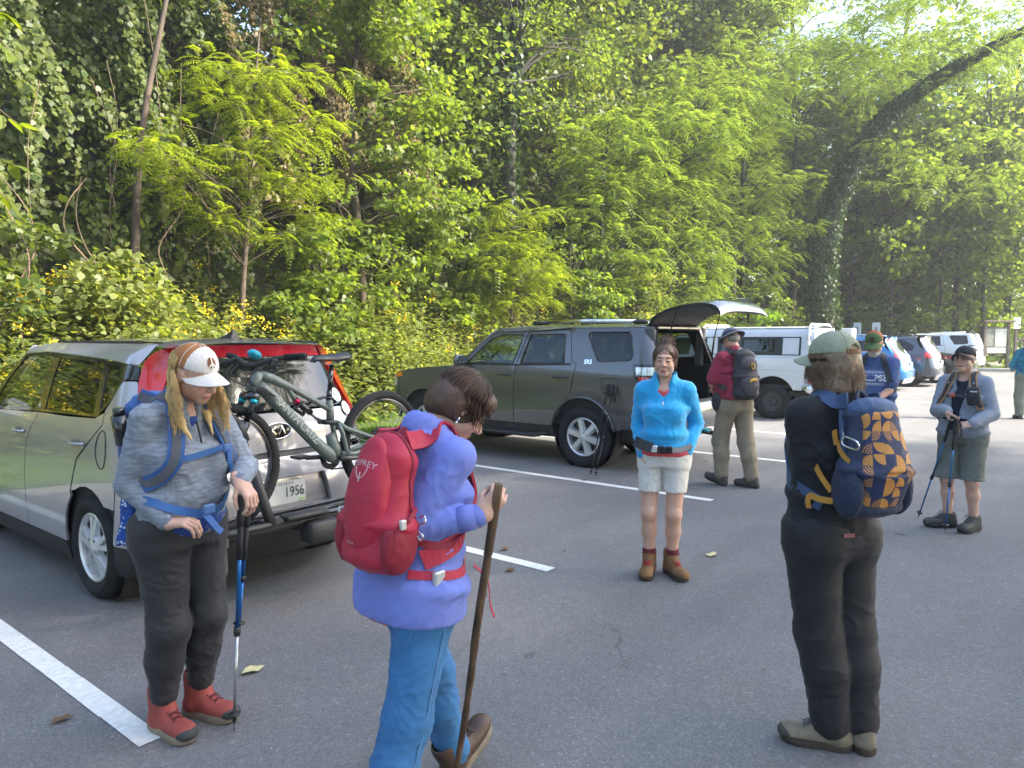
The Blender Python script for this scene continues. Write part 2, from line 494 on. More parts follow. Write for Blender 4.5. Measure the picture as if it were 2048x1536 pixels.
def inset(poly,d):
 n = len(poly); A = sum(poly[i].x * poly[(i + 1) % n].y - poly[(i + 1) % n].x * poly[i].y for i in range(n))
 sg = 1 if A > 0 else -1; out = []
 for i in range(n):
  a,p,b = poly[i - 1],poly[i],poly[(i + 1) % n]
  e1,e2 = (p - a),(b - p)
  if e1.length < 1e-7 or e2.length < 1e-7: out.append(p.copy()); continue
  e1.normalize(); e2.normalize()
  n1,n2 = Vector((-e1.y,e1.x)) * sg,Vector((-e2.y,e2.x)) * sg
  h = n1 + n2; h = n1 if h.length < 1e-4 else h / max(h.length_squared / 2,.35)
  out.append(p + h * d)
 return out
def panel_vf(poly,fmap,step=.09,gap=.0,thick=.014,holes=(),flip=False):
 """triangulated outline lifted on to the body surface, with a turned-in rim"""
 P = [Vector(p) for p in poly]
 if gap: P = inset(P,gap)
 P = densify(P,step)
 pts = [p for p in P]; edges = [(i,(i + 1) % len(P)) for i in range(len(P))]
 for hpoly in holes:
  hp = densify([Vector(p) for p in hpoly],step); o = len(pts); pts += hp
  edges += [(o + i,o + (i + 1) % len(hp)) for i in range(len(hp))]
 x0,x1 = min(p.x for p in P),max(p.x for p in P); y0,y1 = min(p.y for p in P),max(p.y for p in P)
 nx,ny = int((x1 - x0) / step),int((y1 - y0) / step)
 for i in range(1,nx + 1):
  for j in range(1,ny + 1):
   pts.append(Vector((x0 + (i - .5 + .02 * (j % 2)) * (x1 - x0) / (nx + .001),y0 + (j - .5) * (y1 - y0) / (ny + .001))))
 vo,eo,fo,_,_,_ = delaunay_2d_cdt(pts,edges,[],1 if not holes else 1,1e-5)
 if holes:
  def inside(p,poly):
   c = False; n = len(poly); j = n - 1
   for i in range(n):
    if (poly[i].y > p.y) != (poly[j].y > p.y) and p.x < (poly[j].x - poly[i].x) * (p.y - poly[i].y) / (poly[j].y - poly[i].y) + poly[i].x: c = not c
    j = i
   return c
  HP = [[Vector(p) for p in h] for h in holes]
  fo = [f for f in fo if not any(inside(sum((vo[i] for i in f),Vector((0,0))) / len(f),h) for h in HP)]
 V = [fmap(v.x,v.y) for v in vo]; F = [tuple(f) for f in fo]
 if not F: return V,F
 cnt = {}
 for f in F:
  for i in range(len(f)):
   e = (f[i],f[(i + 1) % len(f)]); k = tuple(sorted(e)); cnt[k] = None if k in cnt else e
 f0 = F[len(F) // 2]
 bnd = [e for e in cnt.values() if e]
 if thick:
  Nn = [Vector((0,0,0)) for _ in V]
  for f in F:
   n = (V[f[1]] - V[f[0]]).cross(V[f[2]] - V[f[0]])
   for i in f: Nn[i] += n
  used = {}
  for e in bnd:
   for i in e:
    if i not in used:
     used[i] = len(V); n = Nn[i].normalized() if Nn[i].length > 1e-12 else Vector((0,0,0))
     V.append(V[i] - n * thick)
  F += [(b,a,used[a],used[b]) for a,b in bnd]
 return V,F
def panel(name,poly,fmap,m,parent,step=.09,gap=.0025,thick=.014,holes=(),flip=False,smooth=True):
 V,F = panel_vf(poly,fmap,step,gap,thick if not flip else -thick,holes)
 if flip: F = [f[::-1] for f in F]
 me = np_mesh(name,V,F,smooth); o = link(name,me,m,parent); sharp(me,50)
 return o
def arch(cy,cz,r,z0,n=14):
 """wheel-arch curve from front foot to rear foot at height z0 (y decreasing)"""
 a0 = math.asin(max(-1,min(1,(z0 - cz) / r)))
 return [(cy + r * math.cos(a0 + (PI - 2 * a0) * k / n),cz + r * math.sin(a0 + (PI - 2 * a0) * k / n)) for k in range(n + 1)]
def tyre_vf(R,W,rim,n=72,treads=4):
 """tyre about the X axis with grooves round the tread and shoulder blocks"""
 h = W / 2
 prof = [(rim,-h * .78),(rim + (R - rim) * .25,-h * .96),(rim + (R - rim) * .55,-h * 1.02),(R - .035,-h * .95),(R - .012,-h * .84),(R,-h * .70)]
 step = 1.4 * h / treads
 for k in range(treads):
  y0 = -h * .70 + k * step
  prof += [(R + .002,y0 + step * .12),(R + .002,y0 + step * .86)]
  if k < treads - 1: prof += [(R - .010,y0 + step * .89),(R - .010,y0 + step * 1.09)]
 prof += [(a,-b) for a,b in prof[5::-1]]
 V,F = [],[]; mlen = len(prof)
 for k in range(n):
  a = 2 * PI * k / n
  for j,(r,x) in enumerate(prof):
   rr = r
   if 3 <= j < mlen - 3 and abs(x) > h * .36 and k % 2 == 0 and r > R - .02: rr = r - .006
   V.append((x,rr * math.cos(a),rr * math.sin(a)))
 for k in range(n):
  k2 = (k + 1) % n
  for i in range(mlen - 1): F.append((k * mlen + i,k * mlen + i + 1,k2 * mlen + i + 1,k2 * mlen + i))
 return V,F
def wheel(parent,c,R,W,rim,side,style,metal=ALLOY,name='wheel',turn=0.0):
 """wheel at c (its centre plane); side -1 = outer face towards -X"""
 w = empty(name,c); w.parent = parent
 V,F = tyre_vf(R,W,rim); t = mk('tyre',V,F,RUBBER,w); sharp(t.data,35)
 face = side * W * .40
 g = G()
 prof = [(rim + .006,face),(rim - .004,face + side * .006),(rim - .018,face - side * .004),(rim - .028,face - side * .05),(rim - .03,-face)]
 g.lathe(prof,48,'x')
 def spoke(a,r0,r1,w0,w1,d0,d1,th=.02,tw=0.0):
  rows = []
  for k in range(4):
   f = k / 3; r = r0 + (r1 - r0) * f; ww = w0 + (w1 - w0) * f; dd = d0 + (d1 - d0) * math.sin(f * PI / 2)
   aa = a + tw * f
   ct,st = math.cos(aa),math.sin(aa)
   for s2,dp in ((-1,th),(-.55,0),(.55,0),(1,th)):
    o = s2 * ww / 2
    rows.append((face + side * (dd - dp),r * ct - o * st,r * st + o * ct))
  F2 = []
  for k in range(3):
   for i in range(3): F2.append((k * 4 + i,k * 4 + i + 1,(k + 1) * 4 + i + 1,(k + 1) * 4 + i))
  g.add(rows,F2)
 if style == 'six':
  for k in range(6):
   a = turn + k * PI / 3
   spoke(a,.05,rim - .012,.085,.115,.012,-.004,.05)
 elif style == 'five_pair':
  for k in range(5):
   a = turn + k * 2 * PI / 5
   spoke(a - .13,.05,rim - .012,.05,.055,.010,-.006,.045,-.10)
   spoke(a + .13,.05,rim - .012,.05,.055,.010,-.006,.045,.10)
 elif style == 'ten':
  for k in range(10): spoke(turn + k * PI / 5,.05,rim - .012,.04,.05,.008,-.004,.04)
 elif style == 'disc':
  g.lathe([(.07,face),(rim * .5,face - side * .03),(rim - .02,face - side * .015)],40,'x')
 hub = [(.001,face + side * .016),(.028,face + side * .016),(.034,face + side * .012),(.075,face + side * .006),(.085,face - side * .03)]
 g.lathe(hub,24,'x')
 r = g.build('rim',metal,w,smooth=True,autos=40)
 g = G()
 g.lathe([(.002,face - side * .075),(rim - .03,face - side * .075)],32,'x')
 g.lathe([(.05,face - side * .05),(.15,face - side * .05),(.152,face - side * .07)],32,'x')
 g.build('brake_disc',ALLOYDARK,w)
 n = 6 if style == 'six' else 5
 g = G()
 for k in range(n):
  a = turn + (k + .5) * 2 * PI / n
  g.lathe([(.0005,0),(.010,0),(.011,-side * .02)],8,'x',(face + side * .012,.058 * math.cos(a),.058 * math.sin(a)))
 g.build('lug_nuts',STEEL,w)['kind'] = 'stuff'
 return w
def mirror_poly(p): return [(-a,b,*r) for a,b,*r in p][::-1]
def both(name,poly,cm,m,parent,out=0.0,**k):
 """the same outline on the left and on the right side"""
 a = panel(name,poly,lambda q,z: cm.side(q,z,-1,out),m,parent,flip=True,**k)
 b = panel(name,poly,lambda q,z: cm.side(q,z,1,out),m,parent,**k)
 return a,b
def seat(parent,x,y,z=.52,s=1.0,m=None):
 m = m or SEATFAB
 t = empty('seat',(x,y,0)); t.parent = parent
 G().box((0,0,z),(.50,.52,.16),bev=.05).build('cushion',m,t,True)
 R = Matrix.Rotation(rad(-14),3,'X')
 G().box((0,-.27,z + .33),(.48,.14,.66),R.inverted() if False else Matrix.Rotation(rad(12),3,'X'),.05).build('backrest',m,t,True)
 G().box((0,-.36,z + .76),(.27,.10,.20),Matrix.Rotation(rad(10),3,'X'),.04).build('headrest',m,t,True)
 return t
def text_vf(txt,size,depth=0.0,font_spacing=1.0,bold=0.0):
 cu = bpy.data.curves.new('t','FONT'); cu.body = txt; cu.size = size; cu.extrude = depth; cu.align_x = 'CENTER'; cu.align_y = 'CENTER'
 cu.space_character = font_spacing; cu.offset = bold; cu.resolution_u = 3
 o = bpy.data.objects.new('t',cu); COL.objects.link(o)
 dg = bpy.context.evaluated_depsgraph_get(); ev = o.evaluated_get(dg); me = ev.to_mesh()
 V = [tuple(v.co) for v in me.vertices]; F = [tuple(p.vertices) for p in me.polygons]
 ev.to_mesh_clear(); bpy.data.objects.remove(o); bpy.data.curves.remove(cu)
 return V,F
def text_on(name,txt,size,tf,m,parent,depth=.0,spacing=1.0,bold=0.0):
 """flat lettering laid through tf(u,v) -> point"""
 V,F = text_vf(txt,size,depth,spacing,bold)
 return mk(name,[tf(v[0],v[1],v[2]) for v in V],F,m,parent,smooth=False)
def patch(P,nu,nv,bow=(0,0,0),bow2=None):
 """bilinear patch from corner points [p00,p10,p11,p01] with a parabolic bulge"""
 p00,p10,p11,p01 = [Vector(p) for p in P]; bow = Vector(bow); V,F = [],[]
 for j in range(nv + 1):
  v = j / nv
  for i in range(nu + 1):
   u = i / nu
   p = p00 * (1 - u) * (1 - v) + p10 * u * (1 - v) + p11 * u * v + p01 * (1 - u) * v
   p = p + bow * (4 * u * (1 - u) * (1 if bow2 is None else 1)) + (Vector(bow2) * (4 * v * (1 - v)) if bow2 is not None else Vector())
   V.append(p)
 for j in range(nv):
  for i in range(nu):
   a = j * (nu + 1) + i; F.append((a,a + 1,a + nu + 2,a + nu + 1))
 return V,F
def door_handle(parent,cm,y,z,m,s=-1,w=.20):
 p = cm.side(y,z,s); n = Vector((s,0,0))
 g = G()
 pts = [p + Vector((s * (.012 + .028 * math.sin(PI * k / 8)),-w / 2 + w * k / 8,0)) for k in range(9)]
 g.tube(pts,.013,8,flat=.8)
 g.build('door_handle',m,parent,True)
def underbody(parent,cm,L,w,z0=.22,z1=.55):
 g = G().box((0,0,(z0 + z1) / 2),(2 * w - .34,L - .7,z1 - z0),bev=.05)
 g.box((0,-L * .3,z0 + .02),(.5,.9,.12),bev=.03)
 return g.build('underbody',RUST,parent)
def mirror_arm(parent,x,y,z,m,s):
 g = G().box((s * .06,.0,.02),(.14,.09,.05),bev=.02)
 g.box((s * .17,-.01,.06),(.20,.13,.16),bev=.045)
 o = g.build('door_mirror',m,parent,True,loc=(x,y,z))
 V,F = patch([(-.08,0,-.06),(.08,0,-.06),(.08,0,.06),(-.08,0,.06)],4,4)
 mk('mirror_glass',[(v.x,v.y,v.z) for v in V],F,CHROME,o,loc=(s * .17,-.077,.06))
 return o
# ---------------- the silver hatchback on the left, rear towards the camera side
def make_hatchback():
 car = empty('parked_car',(2.73,6.22,0),0,'silver boxy hatchback with wraparound red tail lamps and a bicycle rack on its back','car')
 cm = CarMap(4.195,.90,.36,.42,
    [(.15,.84),(.32,.885),(.6,.90),(.8,.902),(.98,.895),(1.13,.865),(1.3,.815),(1.48,.750),(1.55,.715),(1.585,.67),(1.61,.60)],
    [(.15,.16),(.3,.07),(.45,.01),(.62,.0),(.74,.015),(.86,.07),(.92,.10),(1.05,.11),(1.15,.14),(1.35,.22),(1.52,.27),(1.61,.24)],
    [(.15,.10),(.4,.0),(.7,.02),(.9,.12),(1.05,.25),(1.61,.25)],.07,.10,.75)
 SIL = paint('silver metallic paint',(.38,.375,.40),.5,.32)
 ar,af = -1.35,1.25; R = .325
 sill = .30
 af_arch = arch(af,.33,.385,sill); ar_arch = arch(ar,.33,.385,sill)
 bf = 1.09
 panels = {
  'rear_quarter': [(ar - .36,sill)] + [(-2.32,.36),(-2.32,.50),(-2.25,.80),(-2.13,1.0),(-2.06,1.15),(-2.02,1.385,.03),(-1.80,1.385,.05),(-1.56,1.19),(-1.57,1.12),(-1.22,.88),(-1.10,.66)] + [p for p in ar_arch if p[1] > .60 or p[0] < ar],
  'rear_door': [(-.28,sill),(-.28,.66),(-.34,.92),(-.50,1.13),(-1.0,1.135),(-1.42,1.15,.04),(-1.555,1.19),(-1.565,1.12),(-1.21,.88),(-1.09,.66)] + [p for p in ar_arch if p[0] > ar + .23 and p[1] < .66][::-1],
  'front_door': [(.80,sill),(.82,.7),(.86,1.06),(.30,1.10),(-.495,1.13),(-.335,.92),(-.275,.66),(-.275,sill)],
  'front_fender': [(.805,sill)] + af_arch[::-1] + [(1.66,.30),(2.2,.42),(2.2,.70),(2.0,.93),(1.5,1.01),(.865,1.055),(.825,.7)],
 }
 panels['rear_quarter'] = [(-1.735,.62),(-1.78,.80),(-2.0,.835),(-2.03,.985),(-1.985,1.15),(-1.955,1.385,.03),(-1.80,1.385,.05),(-1.56,1.20),(-1.575,1.12),(-1.225,.88),(-1.105,.66)] + [p for p in ar_arch if p[0] < ar + .235 and (p[0] > ar or p[1] > .60)]
 for n,p in panels.items():
  both(n,rpoly(p,4),cm,SIL,car,step=.07,gap=.003)
 both('sill_trim',[(-.96,.17),(.86,.17),(.86,.298),(-.96,.298)],cm,PLASTIC,car,.004)
 both('window_band',rpoly([(.62,1.075),(-.3,1.128),(-1.42,1.152,.05),(-1.80,1.388,.05),(-1.95,1.388),(-1.93,1.475,.02),(-1.7,1.487),(-.9,1.525),(-.25,1.545),(.16,1.525),(.40,1.33)],4),cm,BLACKGLOSS,car,-.012,
         holes=[[(.50,1.105),(-.44,1.145),(-.42,1.51),(-.2,1.525),(.12,1.505),(.33,1.32)],[(-.56,1.15),(-1.36,1.17),(-1.28,1.485),(-.54,1.508)],[(-1.44,1.195),(-1.70,1.36),(-1.665,1.462),(-1.35,1.48)]],thick=.02)
 both('front_pane',[(.50,1.105),(-.44,1.145),(-.42,1.51),(-.2,1.525),(.12,1.505),(.33,1.32)],cm,GLASSCLEAR,car,-.018,gap=-.004,thick=0)
 both('rear_pane',[(-.56,1.15),(-1.36,1.17),(-1.28,1.485),(-.54,1.508)],cm,GLASSDARK,car,-.018,gap=-.004,thick=0)
 both('corner_pane',[(-1.44,1.195),(-1.70,1.36),(-1.665,1.462),(-1.35,1.48)],cm,GLASSDARK,car,-.018,gap=-.004,thick=0)
 both('roof_rail',rpoly([(.16,1.527),(-.25,1.547),(-.9,1.527),(-1.7,1.489),(-1.935,1.478),(-1.90,1.607),(-.8,1.609),(-.1,1.609),(.10,1.58)]),cm,SIL,car,thick=.01)
 V,F = [],[]
 ys = np.linspace(-1.84,.05,16); xs = np.linspace(-1,1,13)
 for y in ys:
  t = (y + 1.84) / 1.89; hw = .605; z = 1.607 - .045 * max(0,(.25 - t) / .25) ** 2 * .6 - .03 * max(0,(t - .8) / .2) ** 2
  for x in xs: V.append((x * hw,y,z + .035 * (1 - x * x)))
 nx = len(xs)
 F = [(j * nx + i,j * nx + i + 1,(j + 1) * nx + i + 1,(j + 1) * nx + i) for j in range(len(ys) - 1) for i in range(nx - 1)]
 roof = mk('roof',V,F,SIL,car)
 for s in (-1,1): G().tube([(s * .56,y,1.618 - (.0 if y > -1.5 else (y + 1.5) ** 2 * .1)) for y in np.linspace(-1.7,-.02,8)],.006,6).build('roof_seam',PLASTIC,roof)
 fin = G()
 fin.add([(-.035,-.10,0),(.035,-.10,0),(.025,.11,0),(-.025,.11,0),(-.006,-.085,.07),(.006,-.085,.07),(.008,.0,.035),(-.008,.0,.035)],
   [(0,1,5,4),(1,2,6,5),(2,3,7,6),(3,0,4,7),(4,5,6,7),(0,3,2,1)])
 fin.build('antenna_fin',PLASTIC,car,loc=(.02,-1.45,1.636))
 V,F = patch([(-.70,1.02,1.08),(.70,1.02,1.08),(.58,.10,1.60),(-.58,.10,1.60)],10,6,(0,.10,.03)); mk('windscreen',V,F,GLASSCLEAR,car)
 V,F = patch([(-.78,2.0,.93),(.78,2.0,.93),(.74,.98,1.07),(-.74,.98,1.07)],10,6,(0,.05,.05)); mk('bonnet',V,F,SIL,car)
 for s in (-1,1):
  G().tube([(s * .80,.72,1.07),(s * .735,.38,1.35),(s * .655,.12,1.565)],[.05,.04,.035],8).build('windscreen_pillar',SIL,car,True)
 panel('front_bumper',[(-1.2,.22),(1.2,.22),(1.2,.66),(-1.2,.66)],lambda x,z: cm.front(x,z),SIL,car,flip=True)
 panel('grille',[(-1.1,.665),(1.1,.665),(1.0,.92),(-1.0,.92)],lambda x,z: cm.front(x,z),BLACKGLOSS,car,flip=True)
 for s in (-1,1): panel('headlight',[(s * .55,.72),(s * .98,.74),(s * .96,.90),(s * .60,.90)][::s],lambda x,z: cm.front(x,z,.006),CLEARLENS,car,flip=True)
 # ----- back
 rear = lambda x,z: cm.rear(x,z)
 def ro(o): return lambda x,z: cm.rear(x,z,o)
 wR = [(-.755,1.165,.05),(.755,1.165,.05),(.64,1.52,.10),(-.64,1.52,.10)]
 panel('back_window',rpoly(wR),ro(-.012),mat('dark back glass',(.012,.014,.015),.06,coat=.5),car,step=.07,thick=0)
 lampL = [(-.765,1.16),(-.69,1.45),(-.62,1.535),(-.62,1.60),(-.80,1.60),(-.87,1.50),(-.885,1.385),(-.865,1.16),(-.84,1.02),(-.80,1.04)]
 for s in (-1,1):
  p = [(-s * a,b) for a,b in lampL]
  p = p if s > 0 else p
  A = sum(p[i][0] * p[(i + 1) % len(p)][1] - p[(i + 1) % len(p)][0] * p[i][1] for i in range(len(p)))
  p = p if A > 0 else p[::-1]
  lp = panel('tail_lamp',rpoly([(a,b,.02) for a,b in p]),ro(.006),REDLENS,car,step=.05,thick=.03)
 panel('top_lamp_bar',rpoly([(-.60,1.52),(.60,1.52),(.61,1.60),(-.61,1.60)]),ro(.008),mat('red gloss trim',(.50,.015,.03),.18,coat=1.0),car,step=.06)
 sp = G(); V,F = patch([(-.62,-1.94,1.603),(.62,-1.94,1.603),(.61,-1.80,1.612),(-.61,-1.80,1.612)],10,2,(0,-.05,.03)); mk('spoiler_lip',V,F,SIL,car)
 hatch = panel('tailgate',rpoly([(-.80,.90,.03),(.80,.90,.03),(.81,.985),(.775,1.155,.03),(-.775,1.155,.03),(-.81,.985)]),ro(.0),SIL,car,step=.06)
 panel('tailgate_recess',[(-.62,.862),(.62,.862),(.64,.905),(-.64,.905)],ro(-.012),PLASTIC,car,step=.08)
 panel('rear_bumper',rpoly([(-1.15,.40,.02),(-.60,.40,.03),(-.50,.515),(.50,.515),(.60,.40,.03),(1.15,.40,.02),(1.10,.61),(1.055,.795),(.835,.83),(.78,.862),(.3,.868),(-.3,.868),(-.78,.862),(-.835,.83),(-1.055,.795),(-1.10,.61)]),ro(.0),SIL,car,step=.07,thick=.03,
          holes=[[(-.36,.535),(.36,.535),(.31,.74),(-.31,.74)]])
 panel('plate_recess',rpoly([(-.37,.53),(.37,.53),(.32,.75),(-.32,.75)]),ro(-.04),SIL,car,step=.08)
 panel('lower_bumper',rpoly([(-1.14,.20),(1.14,.20),(1.15,.398),(.60,.398),(.50,.512),(-.50,.512),(-.60,.398),(-1.15,.398)]),ro(-.004),PLASTIC,car,step=.08)
 for s in (-1,1): panel('reflector',[(s * .80 - .08,.43),(s * .80 + .08,.43),(s * .80 + .08,.46),(s * .80 - .08,.46)],ro(.004),REDLENS,car)
 pl = panel('licence_plate',rpoly([(-.155,.56,.01),(.155,.56,.01),(.155,.712,.01),(-.155,.712,.01)]),ro(-.02),mat('plate white',(.66,.67,.66),.4,var=.05,vscale=30),car,step=.05)
 f = lambda u,v,d: cm.rear(u,.636 + v,-.014)
 INK = mat('plate ink',(.02,.025,.03),.5)
 text_on('plate_number','1956',.094,lambda u,v,d: cm.rear(.062 + u * .82,.636 + v,-.014),INK,pl)
 text_on('plate_state','GEORGIA',.026,lambda u,v,d: cm.rear(u,.694 + v,-.014),INK,pl,spacing=1.15)
 G().box((0,0,0),(.045,.002,.022)).build('plate_sticker',mat('pale green sticker',(.50,.62,.30),.5),pl,loc=cm.rear(.12,.578,-.017))
 ob = lambda r,o: [Vector((.10 * r * math.cos(a),1.035 + .052 * r * math.sin(a))) for a in np.linspace(0,2 * PI,28,False)]
 bd = panel('oval_badge',ob(1.0,0),ro(.010),BLACKGLOSS,car,step=.04)
 V,F = tube_vf([cm.rear(p.x,p.y,.013) for p in ob(1.0,0)] + [cm.rear(ob(1,0)[0].x,ob(1,0)[0].y,.013)],.0055,6); mk('badge_ring',V,F,CHROME,bd)
 text_on('badge_lettering','KI\u039b',.066,lambda u,v,d: cm.rear(u,1.035 + v,.0145),CHROME,bd,bold=.003)
 for (cx,cz,t) in ((.60,1.235,'PT'),(.66,1.135,'')):
  st = panel('round_sticker',[Vector((cx + .052 * math.cos(a),cz + .052 * math.sin(a))) for a in np.linspace(0,2 * PI,24,False)],ro(.012),mat('sticker white',(.75,.75,.74),.5),car,step=.03,thick=.003)
  if t: text_on('sticker_lettering',t,.055,lambda u,v,d: cm.rear(cx + u,cz + v,.0135),INK,st)
 g = G().tube([cm.rear(.05,1.19,.02),cm.rear(.25,1.20,.022),cm.rear(.46,1.225,.02)],.011,8); g.tube([cm.rear(.02,1.17,.0),cm.rear(.05,1.19,.03)],.02,8)
 g.build('rear_wiper',PLASTIC,car,True)
 for s in (-1,):
  ring = [cm.side(-1.60 + .085 * math.cos(a),.97 + .115 * math.sin(a),s,.001) for a in np.linspace(0,2 * PI,33)]
  V,F = tube_vf(ring,.0035,5,False); mk('fuel_flap_edge',V,F,PLASTIC,car)
 for s in (-1,1):
  for y in (-.23,-1.25):
   rc = panel('handle_cup',[Vector((y + .07 + .07 * math.cos(a),.985 + .03 * math.sin(a))) for a in np.linspace(0,2 * PI,18,False)],lambda q,z: cm.side(q,z,s,.003),mat('shaded silver cup',(.40,.405,.42),.35,.7),car,flip=(s < 0),step=.03,thick=0)
   door_handle(car,cm,y,.985,SIL,s)
  mirror_arm(car,s * .86,.62,1.10,SIL,s)
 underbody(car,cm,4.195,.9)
 both('inner_shell',[(-1.9,.35),(2.0,.35),(2.0,.85),(.8,1.03),(-1.5,1.10),(-1.9,1.0)],cm,INTERIOR,car,-.05,gap=0,thick=0,step=.2)
 panel('inner_back',[(-.9,.3),(.9,.3),(.8,1.12),(-.8,1.12)],ro(-.06),INTERIOR,car,gap=0,thick=0,step=.2)
 G().box((0,-.2,.50),(1.6,3.2,.06)).box((0,.88,.98),(1.4,.35,.14),bev=.04).build('cabin_floor',INTERIOR,car)
 for x in (-.38,.38): seat(car,x,.25)
 for x in (-.42,0,.42): seat(car,x,-.72)
 st = G(); st.lathe([(.165,-.015),(.185,0),(.165,.015),(.15,0),(.165,-.015)],24,'y',(-.38,.62,1.02)); st.build('steering_wheel',INTERIOR,car,True)
 for (y,nm) in ((ar,'wheel'),(af,'wheel')):
  for s in (-1,1): wheel(car,(s * .785,y,R),R,.215,.215,s,'five_pair',ALLOY,turn=.3)
 for s in (-1,1):        # dark wheel housings
  for y in (ar,af):
   V,F = lathe_vf([(.375,-s * .03),(.375,-s * .24),(.02,-s * .24)],28,'x',(s * .86,y,.335)); mk('wheel_housing',V,[f[::-1] if s > 0 else f for f in F],INTERIOR,car)
 return car,cm
hatchback,kia_cm = make_hatchback()
# ---------------- grey off-road wagon with raised tailgate
def offroad_body(car,cm,PAINT,open_gate,older=False):
 ar,af,R = -1.30,1.50,.39
 sill = .50
 afa,ara = arch(af,.42,.47,sill),arch(ar,.42,.47,sill)
 rq_end = -2.62
 panels = {
  'rear_quarter': [(rq_end,.70),(rq_end,.86),(-2.50,1.32),(-2.44,1.72),(-2.40,1.765),(-.99,1.765),(-1.02,1.70),(-1.12,1.34),(-1.19,1.31),(-1.13,.95),(-.90,.62)] + [p for p in ara if p[0] < ar + .40 and (p[1] > .62 or p[0] < ar)] + [(-1.85,.52),(-2.40,.60)],
  'rear_door': [(-.20,sill),(-.215,1.27),(-.345,1.72),(-.985,1.745),(-1.02,1.70),(-1.115,1.34),(-1.185,1.31),(-1.125,.95),(-.895,.62),(-.83,sill)],
  'front_door': [(.92,sill),(.95,.8),(.93,1.24),(.76,1.29),(.36,1.665),(.19,1.715),(-.335,1.722),(-.21,1.27),(-.195,sill)],
  'front_fender': [(.925,sill)] + afa[::-1] + [(2.20,.55),(2.55,.70),(2.55,.95),(2.2,1.12),(1.6,1.20),(.94,1.245),(.955,.8)],
 }
 win_f = [(.66,1.29),(-.16,1.29),(-.27,1.68),(.10,1.685,.04),(.30,1.62,.05)]
 win_r = [(-.29,1.30),(-.985,1.32),(-.935,1.69,.03),(-.38,1.685)]
 win_r2 = [(-1.0,1.32),(-1.085,1.325),(-.97,1.67)]
 win_q = [(-1.50,1.345,.07),(-2.03,1.375,.09),(-1.93,1.715,.06),(-1.265,1.715,.05)]
 holes = {'front_door': [win_f],'rear_door': [win_r + []],'rear_quarter': [win_q]}
 for n,p in panels.items():
  hl = [[tuple(v) for v in rpoly(h)] for h in holes.get(n,[])]
  both(n,rpoly(p,4),cm,PAINT,car,step=.08,gap=.003,holes=hl,thick=.018)
 rp = lambda p: [tuple(v) for v in rpoly(p)]
 both('front_pane',rp(win_f),cm,GLASSCLEAR,car,-.008,gap=-.008,thick=0)
 both('rear_pane',rp(win_r),cm,GLASSDARK,car,-.008,gap=-.008,thick=0)
 both('quarter_pane',rp(win_q),cm,GLASSDARK,car,-.008,gap=-.008,thick=0)
 for s in (-1,1):
  for w_ in (win_f,win_r,win_q):
   lp = rp(w_); V,F = tube_vf([cm.side(a,b,s,.002) for a,b in densify([Vector(v) for v in lp],.1)] + [cm.side(*lp[0],s,.002)],.009,6,False)
   mk('window_seal',V,F,BLACKGLOSS,car)
  V,F = tube_vf([cm.side(-.99,1.32,s,.002),cm.side(-.945,1.69,s,.002)],.011,6); mk('window_divider',V,F,PLASTIC,car)
  V,F = tube_vf([cm.side(y,z,s,.004) for y,z in ((.72,1.278),(-.2,1.278),(-1.1,1.308))],.012,6); mk('belt_moulding',V,F,PLASTIC,car)
 both('roof_side',rpoly([(.34,1.675),(.19,1.72),(-.34,1.728),(-1.0,1.768),(-2.40,1.768),(-2.36,1.80),(-.2,1.80),(.22,1.775)]),cm,PAINT,car,step=.09,thick=.01)
 V,F = [],[]; ys = np.linspace(-2.13,.24,16); xs = np.linspace(-1,1,11)
 for y in ys:
  t = (y + 2.13) / 2.37
  for x in xs: V.append((x * (cm.wz(1.80) + .004),y,1.797 - .055 * max(0,(t - .75) / .25) ** 2 + .030 * (1 - x * x)))
 nx = len(xs); F = [(j * nx + i,j * nx + i + 1,(j + 1) * nx + i + 1,(j + 1) * nx + i) for j in range(len(ys) - 1) for i in range(nx - 1)]
 mk('roof',V,F,PAINT,car)
 V,F = patch([(-.80,.90,1.25),(.80,.90,1.25),(.60,.26,1.76),(-.60,.26,1.76)],10,6,(0,.07,.02)); mk('windscreen',V,F,GLASSCLEAR,car)
 V,F = patch([(-.78,2.12,1.11),(.78,2.12,1.11),(.82,.88,1.25),(-.82,.88,1.25)],10,6,(0,.06,.045),(0,0,.015)); mk('bonnet',V,F,PAINT,car)
 for s in (-1,1): G().tube([(s * .87,.84,1.24),(s * .80,.50,1.54),(s * .725,.27,1.735)],[.05,.04,.035],8).build('windscreen_pillar',PAINT,car,True)
 fo = lambda o: (lambda x,z: cm.front(x,z,o))
 panel('grille',rpoly([(-.45,.80,.04),(.45,.80,.04),(.45,1.08,.04),(-.45,1.08,.04)]),fo(.004),BLACKGLOSS,car,flip=True)
 panel('front_bumper',[(-1.15,.42),(1.15,.42),(1.15,.80),(-1.15,.80)],fo(.0),PAINT,car,flip=True)
 panel('nose_panel',[(-1.12,.805),(1.12,.805),(1.05,1.10),(-1.05,1.10)],fo(-.004),PAINT,car,flip=True)
 gb = G()
 for k in range(3): gb.tube([cm.front(x,.86 + .08 * k,.012) for x in np.linspace(-.42,.42,7)],.012,6)
 gb.build('grille_bars',CHROME,car,True)
 for s in (-1,1):
  hp = [(s * .50,.88),(s * 1.10,.90),(s * 1.06,1.09),(s * .52,1.07)]
  panel('headlight',rpoly([(a,b,.02) for a,b in (hp if s > 0 else hp[::-1])]),fo(.008),CLEARLENS,car,flip=True)
  panel('marker_lamp',rpoly([(1.98,1.06),(2.24,1.02),(2.22,1.10),(2.02,1.125)]),lambda q,z: cm.side(q,z,s,.006),AMBERLENS,car,flip=(s < 0),step=.05)
